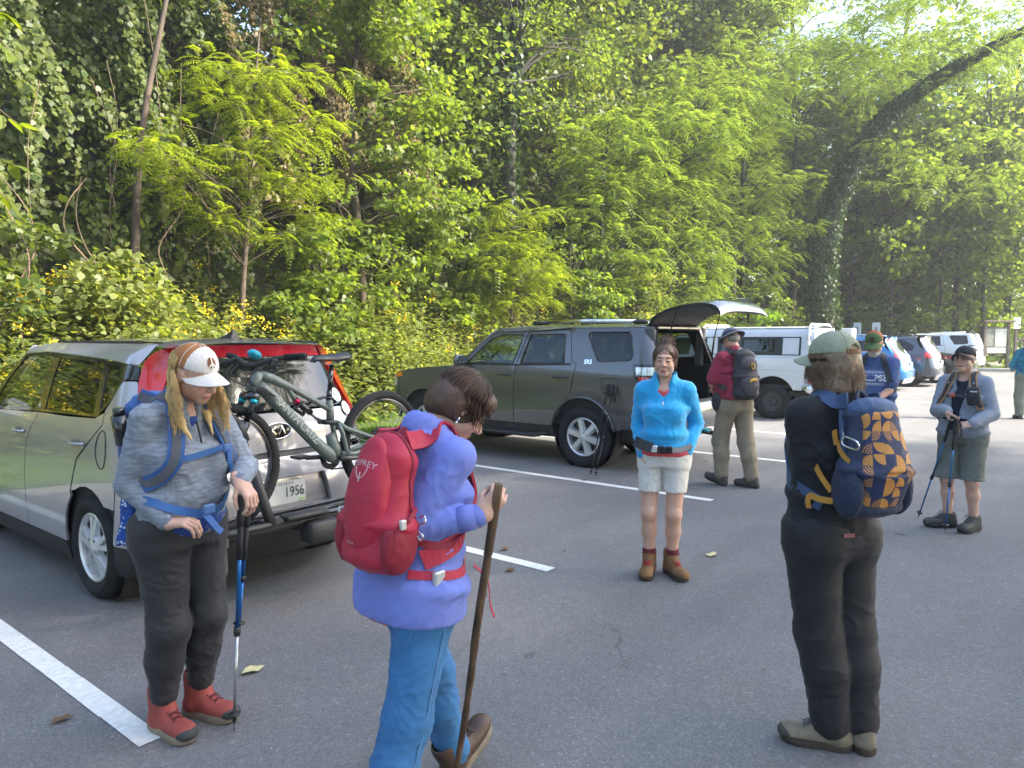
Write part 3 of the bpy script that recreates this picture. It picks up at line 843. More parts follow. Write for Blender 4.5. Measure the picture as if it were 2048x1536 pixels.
 for s in (-1,1):
  tl = rpoly([(-2.62,1.07),(-2.18,1.07),(-2.05,1.17,.03),(-2.02,1.33,.03),(-2.52,1.33),(-2.60,1.30)])
  o = panel('tail_lamp',tl,lambda q,z: cm.side(q,z,s,.008),BLACKGLOSS,car,flip=(s < 0),step=.06,thick=.03)
  panel('clear_lens',rpoly([(-2.58,1.195,.01),(-2.10,1.195,.02),(-2.075,1.295,.02),(-2.56,1.295,.01)]),lambda q,z: cm.side(q,z,s,.014),CLEARLENS,o,flip=(s < 0),step=.06)
  panel('red_lens',rpoly([(-2.30,1.09,.01),(-2.20,1.09,.01),(-2.11,1.18,.02),(-2.30,1.18,.01)]),lambda q,z: cm.side(q,z,s,.014),REDLENS,o,flip=(s < 0),step=.06)
 bp = [(-1.20,.50),(1.20,.50),(1.22,.70),(1.16,.80),(.75,.84),(-.75,.84),(-1.16,.80),(-1.22,.70)]
 panel('rear_bumper',rpoly(bp),lambda x,z: cm.rear(x,z,.045),PAINT,car,step=.07,thick=.05)
 V,F = patch([(-.80,-2.47,.842),(.80,-2.47,.842),(.80,-2.33,.848),(-.80,-2.33,.848)],10,3,(0,-.03,0)); mk('bumper_step',V,F,mat('grey bumper step',(.22,.22,.23),.45,var=.1,vscale=20),car)
 for k in range(3):
  G().box((0,-2.36 - .035 * k,.851),(1.3,.012,.006),bev=.002).build('step_rib',PLASTIC,car)
 for s in (-1,1):
  r = empty('roof_rail'); r.parent = car
  x = s * .60
  G().tube([(x,-1.86,1.845),(x,-1.1,1.86),(x,-.50,1.855)],[.020,.022,.020],8,flat=1.2).build('rail_bar',CHROME,r,True)
  for (y0,y1) in ((-2.02,-1.82),(-.54,-.26)):
   G().box((x,(y0 + y1) / 2,1.838),(.06,abs(y1 - y0),.055),bev=.02).build('rail_foot',PLASTIC,r,True)
 both('arch_moulding_rear',[],cm,PAINT,car) if False else None
 for s in (-1,1):
  for (cy) in (ar,af):
   pts = [cm.side(cy + .475 * math.cos(a),.42 + .475 * math.sin(a),s,.006) for a in np.linspace(.16,PI - .16,24)]
   V,F = tube_vf(pts,.028,7,True,flat=.6); mk('wheel_arch_flare',V,F,PAINT,car)
   V,F = lathe_vf([(.46,-s * .03),(.46,-s * .28),(.02,-s * .28)],28,'x',(s * .93,cy,.42)); mk('wheel_housing',V,[f[::-1] if s > 0 else f for f in F],INTERIOR,car)
  G().tube([(s * .90,.86,.40),(s * .96,.7,.36),(s * .96,-.55,.36),(s * .90,-.74,.40)],.055,10,flat=.55,up=(0,0,1)).build('side_step',PLASTIC,car,True)
  both_sill = panel('sill',[(-.84,.36),(.92,.36),(.92,.498),(-.84,.498)],lambda q,z: cm.side(q,z,s,-.02),PLASTIC,car,flip=(s < 0))
  for y in (-.03,-.97): door_handle(car,cm,y,1.14,BLACKGLOSS if not older else PAINT,s,.22)
  mirror_arm(car,s * .90,.70,1.27,PAINT,s)
 fl = rpoly([(-1.82,.97,.03),(-1.58,.97,.03),(-1.58,1.15,.03),(-1.82,1.15,.03)])
 V,F = tube_vf([cm.side(p.x,p.y,-1,.001) for p in fl] + [cm.side(fl[0].x,fl[0].y,-1,.001)],.0035,5,False); mk('fuel_flap_edge',V,F,BLACKGLOSS,car)
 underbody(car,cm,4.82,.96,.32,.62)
 both('inner_shell',[(-2.3,.52),(2.2,.52),(2.2,.95),(.9,1.2),(-.9,1.25),(-1.1,1.3),(-2.3,1.28)],cm,INTERIOR,car,-.06,gap=0,thick=0,step=.2)
 both('roof_lining_side',[(.2,1.70),(-2.2,1.74),(-2.2,1.79),(.1,1.78)],cm,INTERIORGREY,car,-.05,gap=0,thick=0,step=.2)
 G().box((0,-.2,.62),(1.72,3.9,.10)).box((0,.95,1.12),(1.5,.4,.22),bev=.05).build('cabin_floor',INTERIOR,car)
 G().box((0,-.95,1.765),(1.22,2.3,.02)).build('headliner',INTERIORGREY,car)
 for x in (-.42,.42): seat(car,x,.10,.78)
 for x in (-.46,0,.46): seat(car,x,-.82,.78)
 G().lathe([(.17,-.015),(.19,0),(.17,.015),(.155,0),(.17,-.015)],24,'y',(-.42,.55,1.22)).build('steering_wheel',INTERIOR,car,True)
 G().box((0,.24,1.63),(.25,.03,.07),bev=.01).build('rear_view_mirror',INTERIOR,car)
 for y in (ar,af):
  for s in (-1,1): wheel(car,(s * .825,y,R),R,.255,.24,s,'six' if not older else 'ten',ALLOY,turn=.26)
 return car
def make_offroader():
 car = empty('parked_car',(8.58,6.27,0),0,'dark grey off-road wagon with its tailgate raised and trekking poles leaning on it','car')
 cm = CarMap(4.82,.96,.22,.38,
    [(.3,.92),(.5,.945),(.7,.96),(1.0,.96),(1.2,.945),(1.3,.92),(1.5,.86),(1.70,.79),(1.765,.75),(1.80,.69)],
    [(.3,.10),(.5,.02),(.7,.0),(.9,.05),(1.2,.08),(1.33,.10),(1.5,.16),(1.72,.25),(1.80,.27)],
    [(.3,.12),(.6,.02),(.9,.0),(1.1,.06),(1.25,.12),(1.8,.12)],.05,.10,.6)
 PA = paint('dark grey metallic paint',(.080,.083,.088),.40,.26)
 offroad_body(car,cm,PA,True)
 text_on('side_badge','SR5',.075,lambda u,v,d: cm.side(-1.36 - u,1.34 + v,-1,.006),CHROME,car,bold=.002)
 bay = empty('load_bay'); bay.parent = car
 g = G()
 g.box((0,-1.72,.80),(1.36,1.1,.04)); g.build('bay_floor',INTERIOR,bay)
 for s in (-1,1):
  G().box((s * .71,-1.72,1.05),(.10,1.12,.50),bev=.03).build('bay_side_trim',INTERIOR,bay)
  G().box((s * .70,-2.12,1.52),(.08,.12,.52),Matrix.Rotation(s * rad(9),3,'Y'),.02).build('bay_pillar_trim',INTERIORGREY,bay)
  V,F = tube_vf([(s * .70,-2.31,.86),(s * .73,-2.33,1.1),(s * .715,-2.27,1.32),(s * .66,-2.17,1.62),(s * .60,-2.13,1.74)],[.02] * 5,8); mk('door_seal',V,F,PLASTIC,bay)
  V,F = patch([(s * .745,-2.325,.84),(s * .80,-2.34,.84),(s * .665,-2.15,1.755),(s * .61,-2.14,1.755)],3,8,(0,0,0)); mk('door_jamb',V,[f if s > 0 else f[::-1] for f in F],PA,bay)
 G().box((0,-2.12,1.765),(1.24,.10,.05),bev=.015).build('roof_header',PA,bay)
 G().box((0,-2.30,.79),(1.46,.10,.09),bev=.02).build('bay_sill',PLASTIC,bay)
 G().box((.36,-1.74,.90),(.26,.30,.16),bev=.03).build('jump_kit',mat('grey kit bag',(.30,.30,.29),.7),bay)
 tg = empty('raised_tailgate'); tg.parent = car
 prof = [(-2.06,1.835),(-2.12,1.93),(-2.30,2.02),(-2.55,2.075),(-2.78,2.09),(-2.93,2.065),(-3.0,2.00),(-3.01,1.94)]
 inn = [(-2.10,1.80),(-2.17,1.87),(-2.32,1.945),(-2.55,1.985),(-2.76,1.99),(-2.87,1.985),(-2.93,1.955),(-2.97,1.925)]
 po,pi_ = spline([(0,a,b) for a,b in prof],4),spline([(0,a,b) for a,b in inn],4)
 n = len(po); V,F = [],[]; nxx = 13
 hw = lambda t: .66 + .10 * min(1,t * 2.2)
 for k,(a,b) in enumerate(zip(po,pi_)):
  t = k / (n - 1)
  for i in range(nxx):
   u = -1 + 2 * i / (nxx - 1); x = u * hw(t); e = abs(u) ** 6
   V.append((x,a[1] - .05 * t * (1 - u * u) ,a[2] + .015 * (1 - u * u) - .05 * e))
 F = [(k * nxx + i,(k + 1) * nxx + i,(k + 1) * nxx + i + 1,k * nxx + i + 1) for k in range(n - 1) for i in range(nxx - 1)]
 mk('outer_skin',V,[f[::-1] for f in F],PA,tg)
 V2 = []
 for k,(a,b) in enumerate(zip(po,pi_)):
  t = k / (n - 1)
  for i in range(nxx):
   u = -1 + 2 * i / (nxx - 1); x = u * (hw(t) - .006)
   dip = .0 if not (.12 < t < .55 and abs(u) < .82) else .035
   V2.append((x,b[1] - .04 * t * (1 - u * u),b[2] + dip + .01 * (1 - u * u)))
 mk('inner_trim',V2,F,INTERIORGREY,tg)
 rim = []
 edge = [(k,0) for k in range(n)] + [(n - 1,i) for i in range(nxx)] + [(k,nxx - 1) for k in range(n - 1,-1,-1)] + [(0,i) for i in range(nxx - 1,-1,-1)]
 EV,EF = [],[]
 for (k,i) in edge: EV += [V[k * nxx + i],V2[k * nxx + i]]
 EF = [(2 * j,2 * j + 1,2 * j + 3,2 * j + 2) for j in range(len(edge) - 1)]
 mk('tailgate_edge',EV,EF,PLASTIC,tg)
 g = G()
 for k in range(3): g.box((-.42 + .42 * k,-2.985,1.955),(.13,.05,.035),Matrix.Rotation(rad(-60),3,'X'),.008)
 g.build('latch_recess',BLACKGLOSS,tg)['kind'] = 'stuff'
 V,F = tube_vf([(.30,-2.93,1.94),(.31,-2.93,1.86),(.30,-2.93,1.815),(.28,-2.93,1.86),(.285,-2.93,1.94)],.007,6); mk('pull_strap',V,F,PLASTIC,tg)
 for s in (-1,1):
  G().tube([(s * .68,-2.30,1.40),(s * .665,-2.34,1.66)],.013,8).tube([(s * .665,-2.34,1.66),(s * .65,-2.42,1.965)],.008,8).build('gas_strut',PLASTIC,tg,True)
 V,F = patch([(-.5,-2.90,2.112),(.5,-2.90,2.112),(.5,-2.82,2.114),(-.5,-2.82,2.114)],6,2,(0,-.04,.01)); mk('gate_moulding',V,F,CHROME,tg)
 h = empty('tow_hitch'); h.parent = car
 G().box((0.05,-2.44,.47),(.075,.26,.075),bev=.006).box((.05,-2.62,.45),(.05,.20,.05),bev=.006).build('receiver',PLASTIC,h)
 G().box((.05,-2.66,.425),(.07,.12,.02)).lathe([(.0,.0),(.02,.0),(.02,.04),(.025,.045),(.026,.062),(.018,.082),(.0,.085)],16,'z',(.05,-2.69,.435)).lathe([(0,-.06),(.016,-.06),(.016,0)],10,'z',(.05,-2.69,.42)).build('tow_ball',STEEL,h,True)
 G().tube([(-.06,-2.50,.50),(-.02,-2.56,.485),(.04,-2.55,.47)],.022,8).build('hitch_lock',mat('teal plastic',(.02,.30,.36),.4),h,True)
 return car
offroader = make_offroader()
# ---------------- white pickup with a camper shell
def make_pickup():
 car = empty('pickup_truck',(15.50,6.55,0),0,'white pickup truck with a matching camper shell and roof bars over its bed','truck')
 WH = paint('white truck paint',(.66,.675,.69),.0,.35)
 SHELL = mat('shell aluminium white',(.58,.62,.68),.35,coat=.5,var=.05,vscale=3)
 L = 4.70
 cm = CarMap(L,.845,.06,.16,[(.3,.80),(.5,.835),(.75,.845),(1.0,.842),(1.23,.82),(1.45,.76),(1.70,.66),(1.75,.60)],
    [(.3,.0),(1.8,.0)],[(.3,.1),(.5,.0),(.9,.0),(1.0,.05),(1.8,.05)],.0,.06,.4)
 ar,af,R = -1.55,1.25,.355
 bed0,bed1 = -2.30,.06
 z0,rail = .60,1.235
 ara = arch(ar,.42,.45,z0)
 both('bed_side',[(bed1,z0),(bed1,rail),(bed0,rail),(bed0,z0)] + [p for p in ara][::-1],cm,WH,car,step=.1,gap=0)
 for s in (-1,1):
  V,F = tube_vf([cm.side(y,1.0,s,.004) for y in np.linspace(bed0 + .1,bed1 - .02,6)],.008,5); mk('body_crease',V,F,WH,car)
 wc = [(.98,1.28),(.28,1.28),(.24,1.64,.05),(.60,1.64,.06)]
 both('cab_door',rpoly([(1.08,.42),(1.10,1.2),(.98,1.25),(.60,1.68,.05),(.14,1.70),(.10,1.3),(.10,.42)]),cm,WH,car,gap=.003,holes=[[tuple(v) for v in rpoly(wc)]])
 both('cab_pane',[tuple(v) for v in rpoly(wc)],cm,GLASSCLEAR,car,-.008,gap=-.006,thick=0)
 afa = arch(af,.42,.43,.45)
 both('front_fender',[(2.3,.50),(2.3,.98),(1.1,1.18),(1.085,.45)] + [p for p in afa if p[0] < af + .42][::-1],cm,WH,car)
 V,F = patch([(-.62,.12,1.72),(.62,.12,1.72),(.60,.64,1.70),(-.60,.64,1.70)],8,5,(0,0,.04)); mk('cab_roof',V,F,WH,car)
 V,F = patch([(-.70,1.12,1.18),(.70,1.12,1.18),(.60,.64,1.70),(-.60,.64,1.70)],8,4,(0,.04,.02)); mk('windscreen',V,F,GLASSCLEAR,car)
 V,F = patch([(-.74,2.28,.98),(.74,2.28,.98),(.74,1.10,1.17),(-.74,1.10,1.17)],8,4,(0,0,.03)); mk('bonnet',V,F,WH,car)
 panel('cab_back',rpoly([(-.80,.5),(.80,.5),(.78,1.25),(.62,1.72,.05),(-.62,1.72,.05),(-.78,1.25)]),lambda x,z: Vector((x,.10,z)),WH,car)
 panel('front_bumper',[(-.95,.40),(.95,.40),(.95,.62),(-.95,.62)],lambda x,z: cm.front(x,z,.06),CHROME,car,flip=True)
 panel('grille',[(-.9,.66),(.9,.66),(.85,.97),(-.85,.97)],lambda x,z: cm.front(x,z,.0),BLACKGLOSS,car,flip=True)
 panel('tailgate',[(-.70,z0 + .03),(.70,z0 + .03),(.70,rail),(-.70,rail)],lambda x,z: Vector((x,-2.315,z)),WH,car,step=.2)
 for s in (-1,1):
  panel('bed_post',[(s * .705,z0 + .02),(s * .84,z0 + .02),(s * .835,rail),(s * .705,rail)][::s],lambda x,z: Vector((x,-2.312,z)),WH,car,step=.2)
  tl = empty('tail_lamp',(s * .800,-2.295,.88)); tl.parent = car
  G().box((0,0,0),(.115,.075,.44),bev=.012).build('lamp_housing',CHROME,tl)
  for (dz,h,m) in ((.115,.17,AMBERLENS),(-.06,.17,REDLENS),(-.182,.055,CLEARLENS)):
   G().box((s * .004,-.006,dz),(.118,.078,h),bev=.012).build('lamp_lens',m,tl,True)
  V,F = lathe_vf([(.44,-s * .03),(.44,-s * .24),(.02,-s * .24)],28,'x',(s * .82,ar,.42)); mk('wheel_housing',V,[f[::-1] if s > 0 else f for f in F],INTERIOR,car)
 bp = empty('rear_bumper'); bp.parent = car
 G().box((0,-2.44,.615),(1.30,.14,.15),bev=.03).build('bumper_centre',CHROME,bp,True)
 for s in (-1,1): G().tube([(s * .60,-2.45,.615),(s * .80,-2.42,.62),(s * .87,-2.30,.625),(s * .865,-2.16,.63)],[.085,.085,.08,.06],10,flat=1.0,up=(0,0,1)).build('bumper_end',CHROME,bp,True)
 G().box((0,-.2,.46),(.95,4.3,.14),bev=.02).box((0,-1.9,.52),(1.5,.7,.10),bev=.02).tube([(-.7,ar,.355),(.7,ar,.355)],.05,8).box((.1,-2.2,.40),(.2,.35,.12),bev=.03).build('chassis',RUST,car)
 G().box((0,-1.12,.66),(1.55,2.3,.05)).build('bed_floor',RUST,car)
 sh = empty('camper_shell'); sh.parent = car
 def SM(y,z,s,o=0.0):
  t = (z - rail) / .60; x = .80 - .075 * t - (.10 * max(0,(t - .80) / .2) ** 2)
  return Vector((s * (x + o),y,z))
 y0,y1 = -2.32,.02
 W1 = [(-2.08,1.285),(-.06,1.285),(-.06,1.655),(-2.08,1.655)]
 for s in (-1,1):
  panel('shell_side',[(y0,rail),(y1,rail),(y1,1.835),(y0,1.835)],lambda q,z: SM(q,z,s),SHELL,sh,flip=(s < 0),gap=0,step=.06,holes=[W1])
  panel('window_frame',W1,lambda q,z: SM(q,z,s,.004),mat('black window rubber',(.012,.012,.013),.35),sh,flip=(s < 0),gap=0,step=.1,holes=[[(-2.04,1.305),(-1.72,1.305),(-1.72,1.635),(-2.04,1.635)],[(-1.56,1.36),(-.92,1.36),(-.92,1.60),(-1.56,1.60)],[(-.86,1.34),(-.44,1.34),(-.44,1.62),(-.86,1.62)],[(-.36,1.30),(-.12,1.30),(-.12,1.64),(-.36,1.64)]])
  for p in ([(-1.56,1.36),(-.92,1.36),(-.92,1.60),(-1.56,1.60)],[(-.86,1.34),(-.44,1.34),(-.44,1.62),(-.86,1.62)]):
   panel('shell_pane',p,lambda q,z: SM(q,z,s,-.006),GLASSDARK,sh,flip=(s < 0),gap=-.004,thick=0,step=.2)
  for p in ([(-2.04,1.305),(-1.72,1.305),(-1.72,1.635),(-2.04,1.635)],[(-.36,1.30),(-.12,1.30),(-.12,1.64),(-.36,1.64)]):
   panel('blank_panel',p,lambda q,z: SM(q,z,s,-.002),SHELL,sh,flip=(s < 0),gap=-.004,thick=0,step=.2)
  panel('shell_cap_end',[],None,SHELL,sh) if False else None
 st = panel('round_decal',[Vector((-.24 + .085 * math.cos(a),1.46 + .085 * math.sin(a))) for a in np.linspace(0,2 * PI,24,False)],lambda q,z: SM(q,z,-1,.006),mat('decal cream',(.62,.66,.62),.5),sh,flip=True,thick=.002)
 text_on('decal_lettering','YAKIMA',.034,lambda u,v,d: SM(-.24 - u,1.46 + v,-1,.0085),mat('decal ink',(.05,.06,.06),.5),st)
 V,F = patch([(-.665,y0,1.835),(.665,y0,1.835),(.665,y1,1.835),(-.665,y1,1.835)],10,3,(0,0,.035)); mk('shell_roof',V,F,SHELL,sh)
 panel('shell_front',[(-.80,rail),(.80,rail),(.72,1.70),(.64,1.835),(-.64,1.835),(-.72,1.70)],lambda x,z: Vector((x,y1 - .004,z)),SHELL,sh,flip=True,step=.2)
 hw = [(-.66,1.26),(.66,1.26),(.60,1.62),(-.60,1.62)]
 panel('shell_back',rpoly([(-.795,rail),(.795,rail),(.735,1.70),(.645,1.835,.08),(-.645,1.835,.08),(-.735,1.70)]),lambda x,z: Vector((x,y0 - .002,z)),mat('shell grey',(.45,.46,.47),.5,var=.05,vscale=6),sh,step=.15,holes=[hw])
 panel('back_pane',hw,lambda x,z: Vector((x,y0 - .006,z)),GLASSDARK,sh,gap=-.006,thick=0,step=.2)
 V,F = tube_vf([(a,y0 - .008,b) for a,b in hw + hw[:1]],.014,6,False); mk('pane_rubber',V,F,PLASTIC,sh)
 V,F = tube_vf([(-.45,y0 - .02,1.36),(-.30,y0 - .02,1.42),(-.1,y0 - .02,1.43),(.2,y0 - .02,1.50)],.006,5); mk('gas_stay',V,F,CHROME,sh)
 for y in (-2.22,-.02):
  r = empty('roof_bar'); r.parent = car
  G().tube([(-.80,y,1.52),(-.785,y,1.70),(-.73,y,1.855),(-.60,y,1.905),(.60,y,1.905),(.73,y,1.855),(.785,y,1.70),(.80,y,1.52)],.024,8).build('bar_hoop',WHITEPLASTIC,r,True)
  for s in (-1,1): G().box((s * .80,y,1.53),(.05,.07,.10),bev=.015).build('bar_foot',WHITEPLASTIC,r)
 for y in (ar,af):
  for s in (-1,1): wheel(car,(s * .735,y,R),R,.23,.195,s,'disc',ALLOYDARK)
 return car
make_pickup()
# ---------------- farther parked cars: one builder, each with its own outline
def make_far_car(loc,rz,label,P,L,hw,H,style,wheelm=ALLOY):
 car = empty('parked_car',loc,rz,label,'car','cars parked along the far half of the row')
 R = .355; k = H / 1.70
 z = lambda v: v * k
 cm = CarMap(L,hw,.30,.42,[(.2,hw * .94),(.45,hw * .99),(.75,hw),(z(1.0),hw * .985),(z(1.15),hw * .95),(z(1.4),hw * .86),(z(1.58),hw * .78),(z(1.66),hw * .72),(z(1.70),hw * .62)],
    [(.2,.12),(.4,.02),(.6,.0),(.8,.05),(z(1.0),.10),(z(1.15),.16),(z(1.4),style.get('lean',.34)),(z(1.6),style.get('lean',.34) + .12),(z(1.70),style.get('lean',.34) + .10)],
    [(.2,.1),(.45,.0),(.7,.0),(z(.95),.08),(z(1.1),.16),(z(1.7),.2)],.07,.12,.8)
 ar,af = -L / 2 + .95,L / 2 - .92
 sill = .34
 ara,afa = arch(ar,.37,.42,sill),arch(af,.37,.42,sill)
 rq = -L / 2 + .02
 belt = z(1.09)
 both('body_side',[(L / 2 - .10,sill + .1),(L / 2 - .10,z(.86)),(L / 2 - .35,z(.98)),(L / 2 - 1.1,z(1.04)),(-.4,belt),(rq + .1,z(1.14)),(rq,z(.9)),(rq,sill + .12),(ar - .42,sill)] + ara[::-1] + afa[::-1],cm,P,car,step=.1,gap=0)
 both('sill_trim',[(ar + .42,.2),(af - .42,.2),(af - .42,sill),(ar + .42,sill)],cm,PLASTIC,car,.004)
 for s in (-1,1):
  for yd in (-.75,.18,1.0):
   V,F = tube_vf([cm.side(yd + .03 * (zz - .9),zz,s,.001) for zz in np.linspace(sill + .02,belt - .02,6)],.004,5); mk('door_gap',V,F,BLACKGLOSS,car)
 top = z(1.60); A = L / 2 - 1.25; ry = style.get('ry',-L / 2 + .42)
 up = [(A,belt - .03),(-.3,belt),(rq + .1,z(1.14)),(ry - .02,z(1.40)),(ry + .06,z(1.62)),(-.2,z(1.635)),(A - .75,z(1.60))]
 w1 = [(A - .22,belt + .04),(.24,belt + .05),(.20,top - .02),(A - .78,top - .04,.05)]
 w2 = [(.14,belt + .05),(-.72,belt + .07),(-.68,top - .02,.04),(.10,top - .01)]
 w3 = style['quarter']
 both('upper_side',rpoly(up),cm,P,car,-.001,step=.08,gap=0,holes=[[tuple(v) for v in rpoly(w)] for w in (w1,w2,w3)])
 for n,w,m in (('front_pane',w1,GLASSDARK),('rear_pane',w2,GLASSDARK),('quarter_pane',w3,GLASSDARK)):
  both(n,[tuple(v) for v in rpoly(w)],cm,m,car,-.010,gap=-.006,thick=0)
  if style.get('chrome') and n == 'quarter_pane':
   for s in (-1,1):
    lp = [tuple(v) for v in rpoly(w)]; V,F = tube_vf([cm.side(a,b,s,.003) for a,b in lp + lp[:1]],.012,6,False); mk('chrome_surround',V,F,CHROME,car)
 both('roof_side',[(A - .75,z(1.603)),(-.2,z(1.638)),(ry + .06,z(1.623)),(ry + .1,z(1.70)),(A - .95,z(1.70))],cm,P,car,step=.09,gap=0,thick=.01)
 V,F = [],[]; ys = np.linspace(-L / 2 + style.get('lean',.34) + .04,A - .9,12); xs = np.linspace(-1,1,9)
 for y in ys:
  for x in xs: V.append((x * hw * .63,y,z(1.695) + .03 * (1 - x * x)))
 nx = len(xs); F = [(j * nx + i,j * nx + i + 1,(j + 1) * nx + i + 1,(j + 1) * nx + i) for j in range(len(ys) - 1) for i in range(nx - 1)]
 mk('roof',V,F,P,car)
 V,F = patch([(-hw * .80,A + .12,belt - .02),(hw * .80,A + .12,belt - .02),(hw * .66,A - .88,z(1.70)),(-hw * .66,A - .88,z(1.70))],8,5,(0,.08,.02)); mk('windscreen',V,F,GLASSDARK,car)
 V,F = patch([(-hw * .84,L / 2 - .22,z(.90)),(hw * .84,L / 2 - .22,z(.90)),(hw * .86,A + .08,belt - .03),(-hw * .86,A + .08,belt - .03)],8,5,(0,.08,.05)); mk('bonnet',V,F,P,car)
 fo = lambda o: (lambda x,zz: cm.front(x,zz,o))
 panel('front_bumper',[(-hw - .1,.30),(hw + .1,.30),(hw + .1,.60),(-hw - .1,.60)],fo(.02),style.get('bumper',P),car,flip=True)
 panel('grille',rpoly([(-.52,.60,.04),(.52,.60,.04),(.55,z(.88),.04),(-.55,z(.88),.04)]),fo(.006),BLACKGLOSS,car,flip=True)
 panel('nose',[(-hw - .12,.60),(hw + .12,.60),(hw,z(.93)),(-hw,z(.93))],fo(.0),P,car,flip=True)
 V,F = tube_vf([cm.front(x,z(.76),.012) for x in np.linspace(-.5,.5,7)],.018,6); mk('grille_bar',V,F,CHROME,car)
 for s in (-1,1):
  hp = [(s * .56,z(.74)),(s * (hw + .04),z(.76)),(s * (hw),z(.92)),(s * .58,z(.88))]
  panel('headlight',rpoly([(a,b,.02) for a,b in (hp if s > 0 else hp[::-1])]),fo(.012),CLEARLENS,car,flip=True)
 ro = lambda o: (lambda x,zz: cm.rear(x,zz,o))
 panel('tailgate',rpoly([(-hw - .04,.66),(hw + .04,.66),(hw - .02,z(1.13)),(-hw + .02,z(1.13))]),ro(0),P,car,step=.08,gap=0)
 panel('gate_upper',rpoly([(-hw - .1,z(1.12)),(hw + .1,z(1.12)),(hw,z(1.70)),(-hw,z(1.70))]),ro(-.002),P,car,step=.08,gap=0)
 panel('back_window',rpoly([(-hw + .20,z(1.17),.05),(hw - .20,z(1.17),.05),(hw - .30,z(1.58),.06),(-hw + .30,z(1.58),.06)]),ro(.006),mat('dark back glass',(.012,.014,.015),.06,coat=.5),car,step=.08,thick=.004)
 panel('rear_bumper',rpoly([(-hw - .16,.36),(hw + .16,.36),(hw + .14,.67),(-hw - .14,.67)]),ro(.03),P,car,step=.08,thick=.03)
 panel('bumper_guard',rpoly([(-hw * .8,.24),(hw * .8,.24),(hw * .82,.40),(-hw * .82,.40)]),ro(.035),style.get('guard',PLASTIC),car,step=.08,thick=.03)
 for s in (-1,1):
  tp = [(s * a,b) for a,b in style['lamp']]
  Ar = sum(tp[i][0] * tp[(i + 1) % len(tp)][1] - tp[(i + 1) % len(tp)][0] * tp[i][1] for i in range(len(tp)))
  panel('tail_lamp',rpoly([(a,b,.015) for a,b in (tp if Ar > 0 else tp[::-1])]),ro(.014),REDLENS,car,step=.06,thick=.03)
  if style.get('rails'):
   G().tube([(s * hw * .60,-L / 2 + .75,z(1.70)),(s * hw * .60,-L / 2 + .95,z(1.70) + .06),(s * hw * .60,.35,z(1.70) + .06),(s * hw * .60,.55,z(1.70))],.018,6).build('roof_rail',style['rails'],car,True)
  mirror_arm(car,s * hw * .93,A - .35,belt + .02,P,s)
  for y in (ar,af):
   V,F = lathe_vf([(.41,-s * .03),(.41,-s * .24),(.02,-s * .24)],24,'x',(s * (hw - .03),y,.37)); mk('wheel_housing',V,[f[::-1] if s > 0 else f for f in F],INTERIOR,car)
   wheel(car,(s * (hw - .125),y,R),R,.225,.235,s,style.get('wheel','ten'),wheelm)
 pl = G().box((0,0,0),(.30,.01,.15),bev=.003).build('licence_plate',WHITEPLASTIC,car,loc=tuple(cm.rear(0,.80,.02)))
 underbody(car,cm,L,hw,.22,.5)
 G().box((0,-.1,.55),(hw * 1.8,L * .72,.06)).build('cabin_floor',INTERIOR,car)
 for x in (-.38,.38): seat(car,x,.15,.62); seat(car,x,-.75,.62)
 return car
BLUE = paint('bright blue paint',(.015,.165,.40),.4,.25)
GUN = paint('gunmetal paint',(.065,.078,.10),.5,.25)
BLK = paint('black paint',(.010,.012,.011),.2,.18)
DKP = paint('dusk blue paint',(.05,.055,.085),.5,.25)
FARW = paint('pearl white paint',(.62,.66,.70),.1,.3)
crv_lamp = [(.66,.99),(.96,.96),(1.02,1.02),(.90,1.14),(.80,1.46),(.84,1.60),(.70,1.62),(.70,1.46),(.76,1.18),(.68,1.10)]
make_far_car((25.12,6.62,0),0,'bright blue crossover with tall red tail lamps behind the bearded man',BLUE,4.55,.91,1.66,
             dict(quarter=[(-.82,1.17),(-1.45,1.22),(-1.86,1.40,.02),(-1.30,1.53),(-.78,1.55)],lamp=crv_lamp,chrome=True,lean=.36,guard=ALLOY,rails=CHROME,ry=-1.86))
make_far_car((27.92,6.36,0),0,'gunmetal grey crossover with wide red tail lamps beyond the blue car',GUN,4.89,.93,1.70,
             dict(quarter=[(-.80,1.16),(-1.75,1.20,.10),(-1.82,1.36,.12),(-1.40,1.57,.05),(-.76,1.58)],lamp=[(.52,.98),(1.06,.96),(1.10,1.08),(.98,1.16),(.52,1.12)],lean=.30,guard=CHROME,rails=PLASTIC,wheel='five_pair'),ALLOYDARK)
make_far_car((30.75,5.75,0),PI,'black wagon parked nose out with its grille facing the aisle',BLK,4.9,.95,1.72,
             dict(quarter=[(-.80,1.18),(-1.70,1.20,.08),(-1.62,1.52,.08),(-.76,1.56)],lamp=[(.62,.98),(1.02,.96),(1.04,1.14),(.66,1.14)],lean=.26),ALLOYDARK)
make_far_car((22.25,8.05,0),0,'dusk blue wagon showing its roof between the pickup shell and the blue crossover',DKP,4.7,.92,1.74,
             dict(quarter=[(-.80,1.20),(-1.70,1.24,.08),(-1.62,1.55,.08),(-.76,1.58)],lamp=[(.62,.98),(1.02,.96),(1.04,1.14),(.66,1.14)],lean=.26,rails=PLASTIC))
w4 = empty('parked_car',(36.0,5.95,0),0,'white off-road wagon at the far end of the row, seen side on','car','cars parked along the far half of the row')
offroad_body(w4,CarMap(4.82,.96,.22,.38,
    [(.3,.92),(.5,.945),(.7,.96),(1.0,.96),(1.2,.945),(1.3,.92),(1.5,.86),(1.70,.79),(1.765,.75),(1.80,.69)],
    [(.3,.10),(.5,.02),(.7,.0),(.9,.05),(1.2,.08),(1.33,.10),(1.5,.16),(1.72,.25),(1.80,.27)],
    [(.3,.12),(.6,.02),(.9,.0),(1.1,.06),(1.25,.12),(1.8,.12)],.05,.10,.6),FARW,False,True)
G()
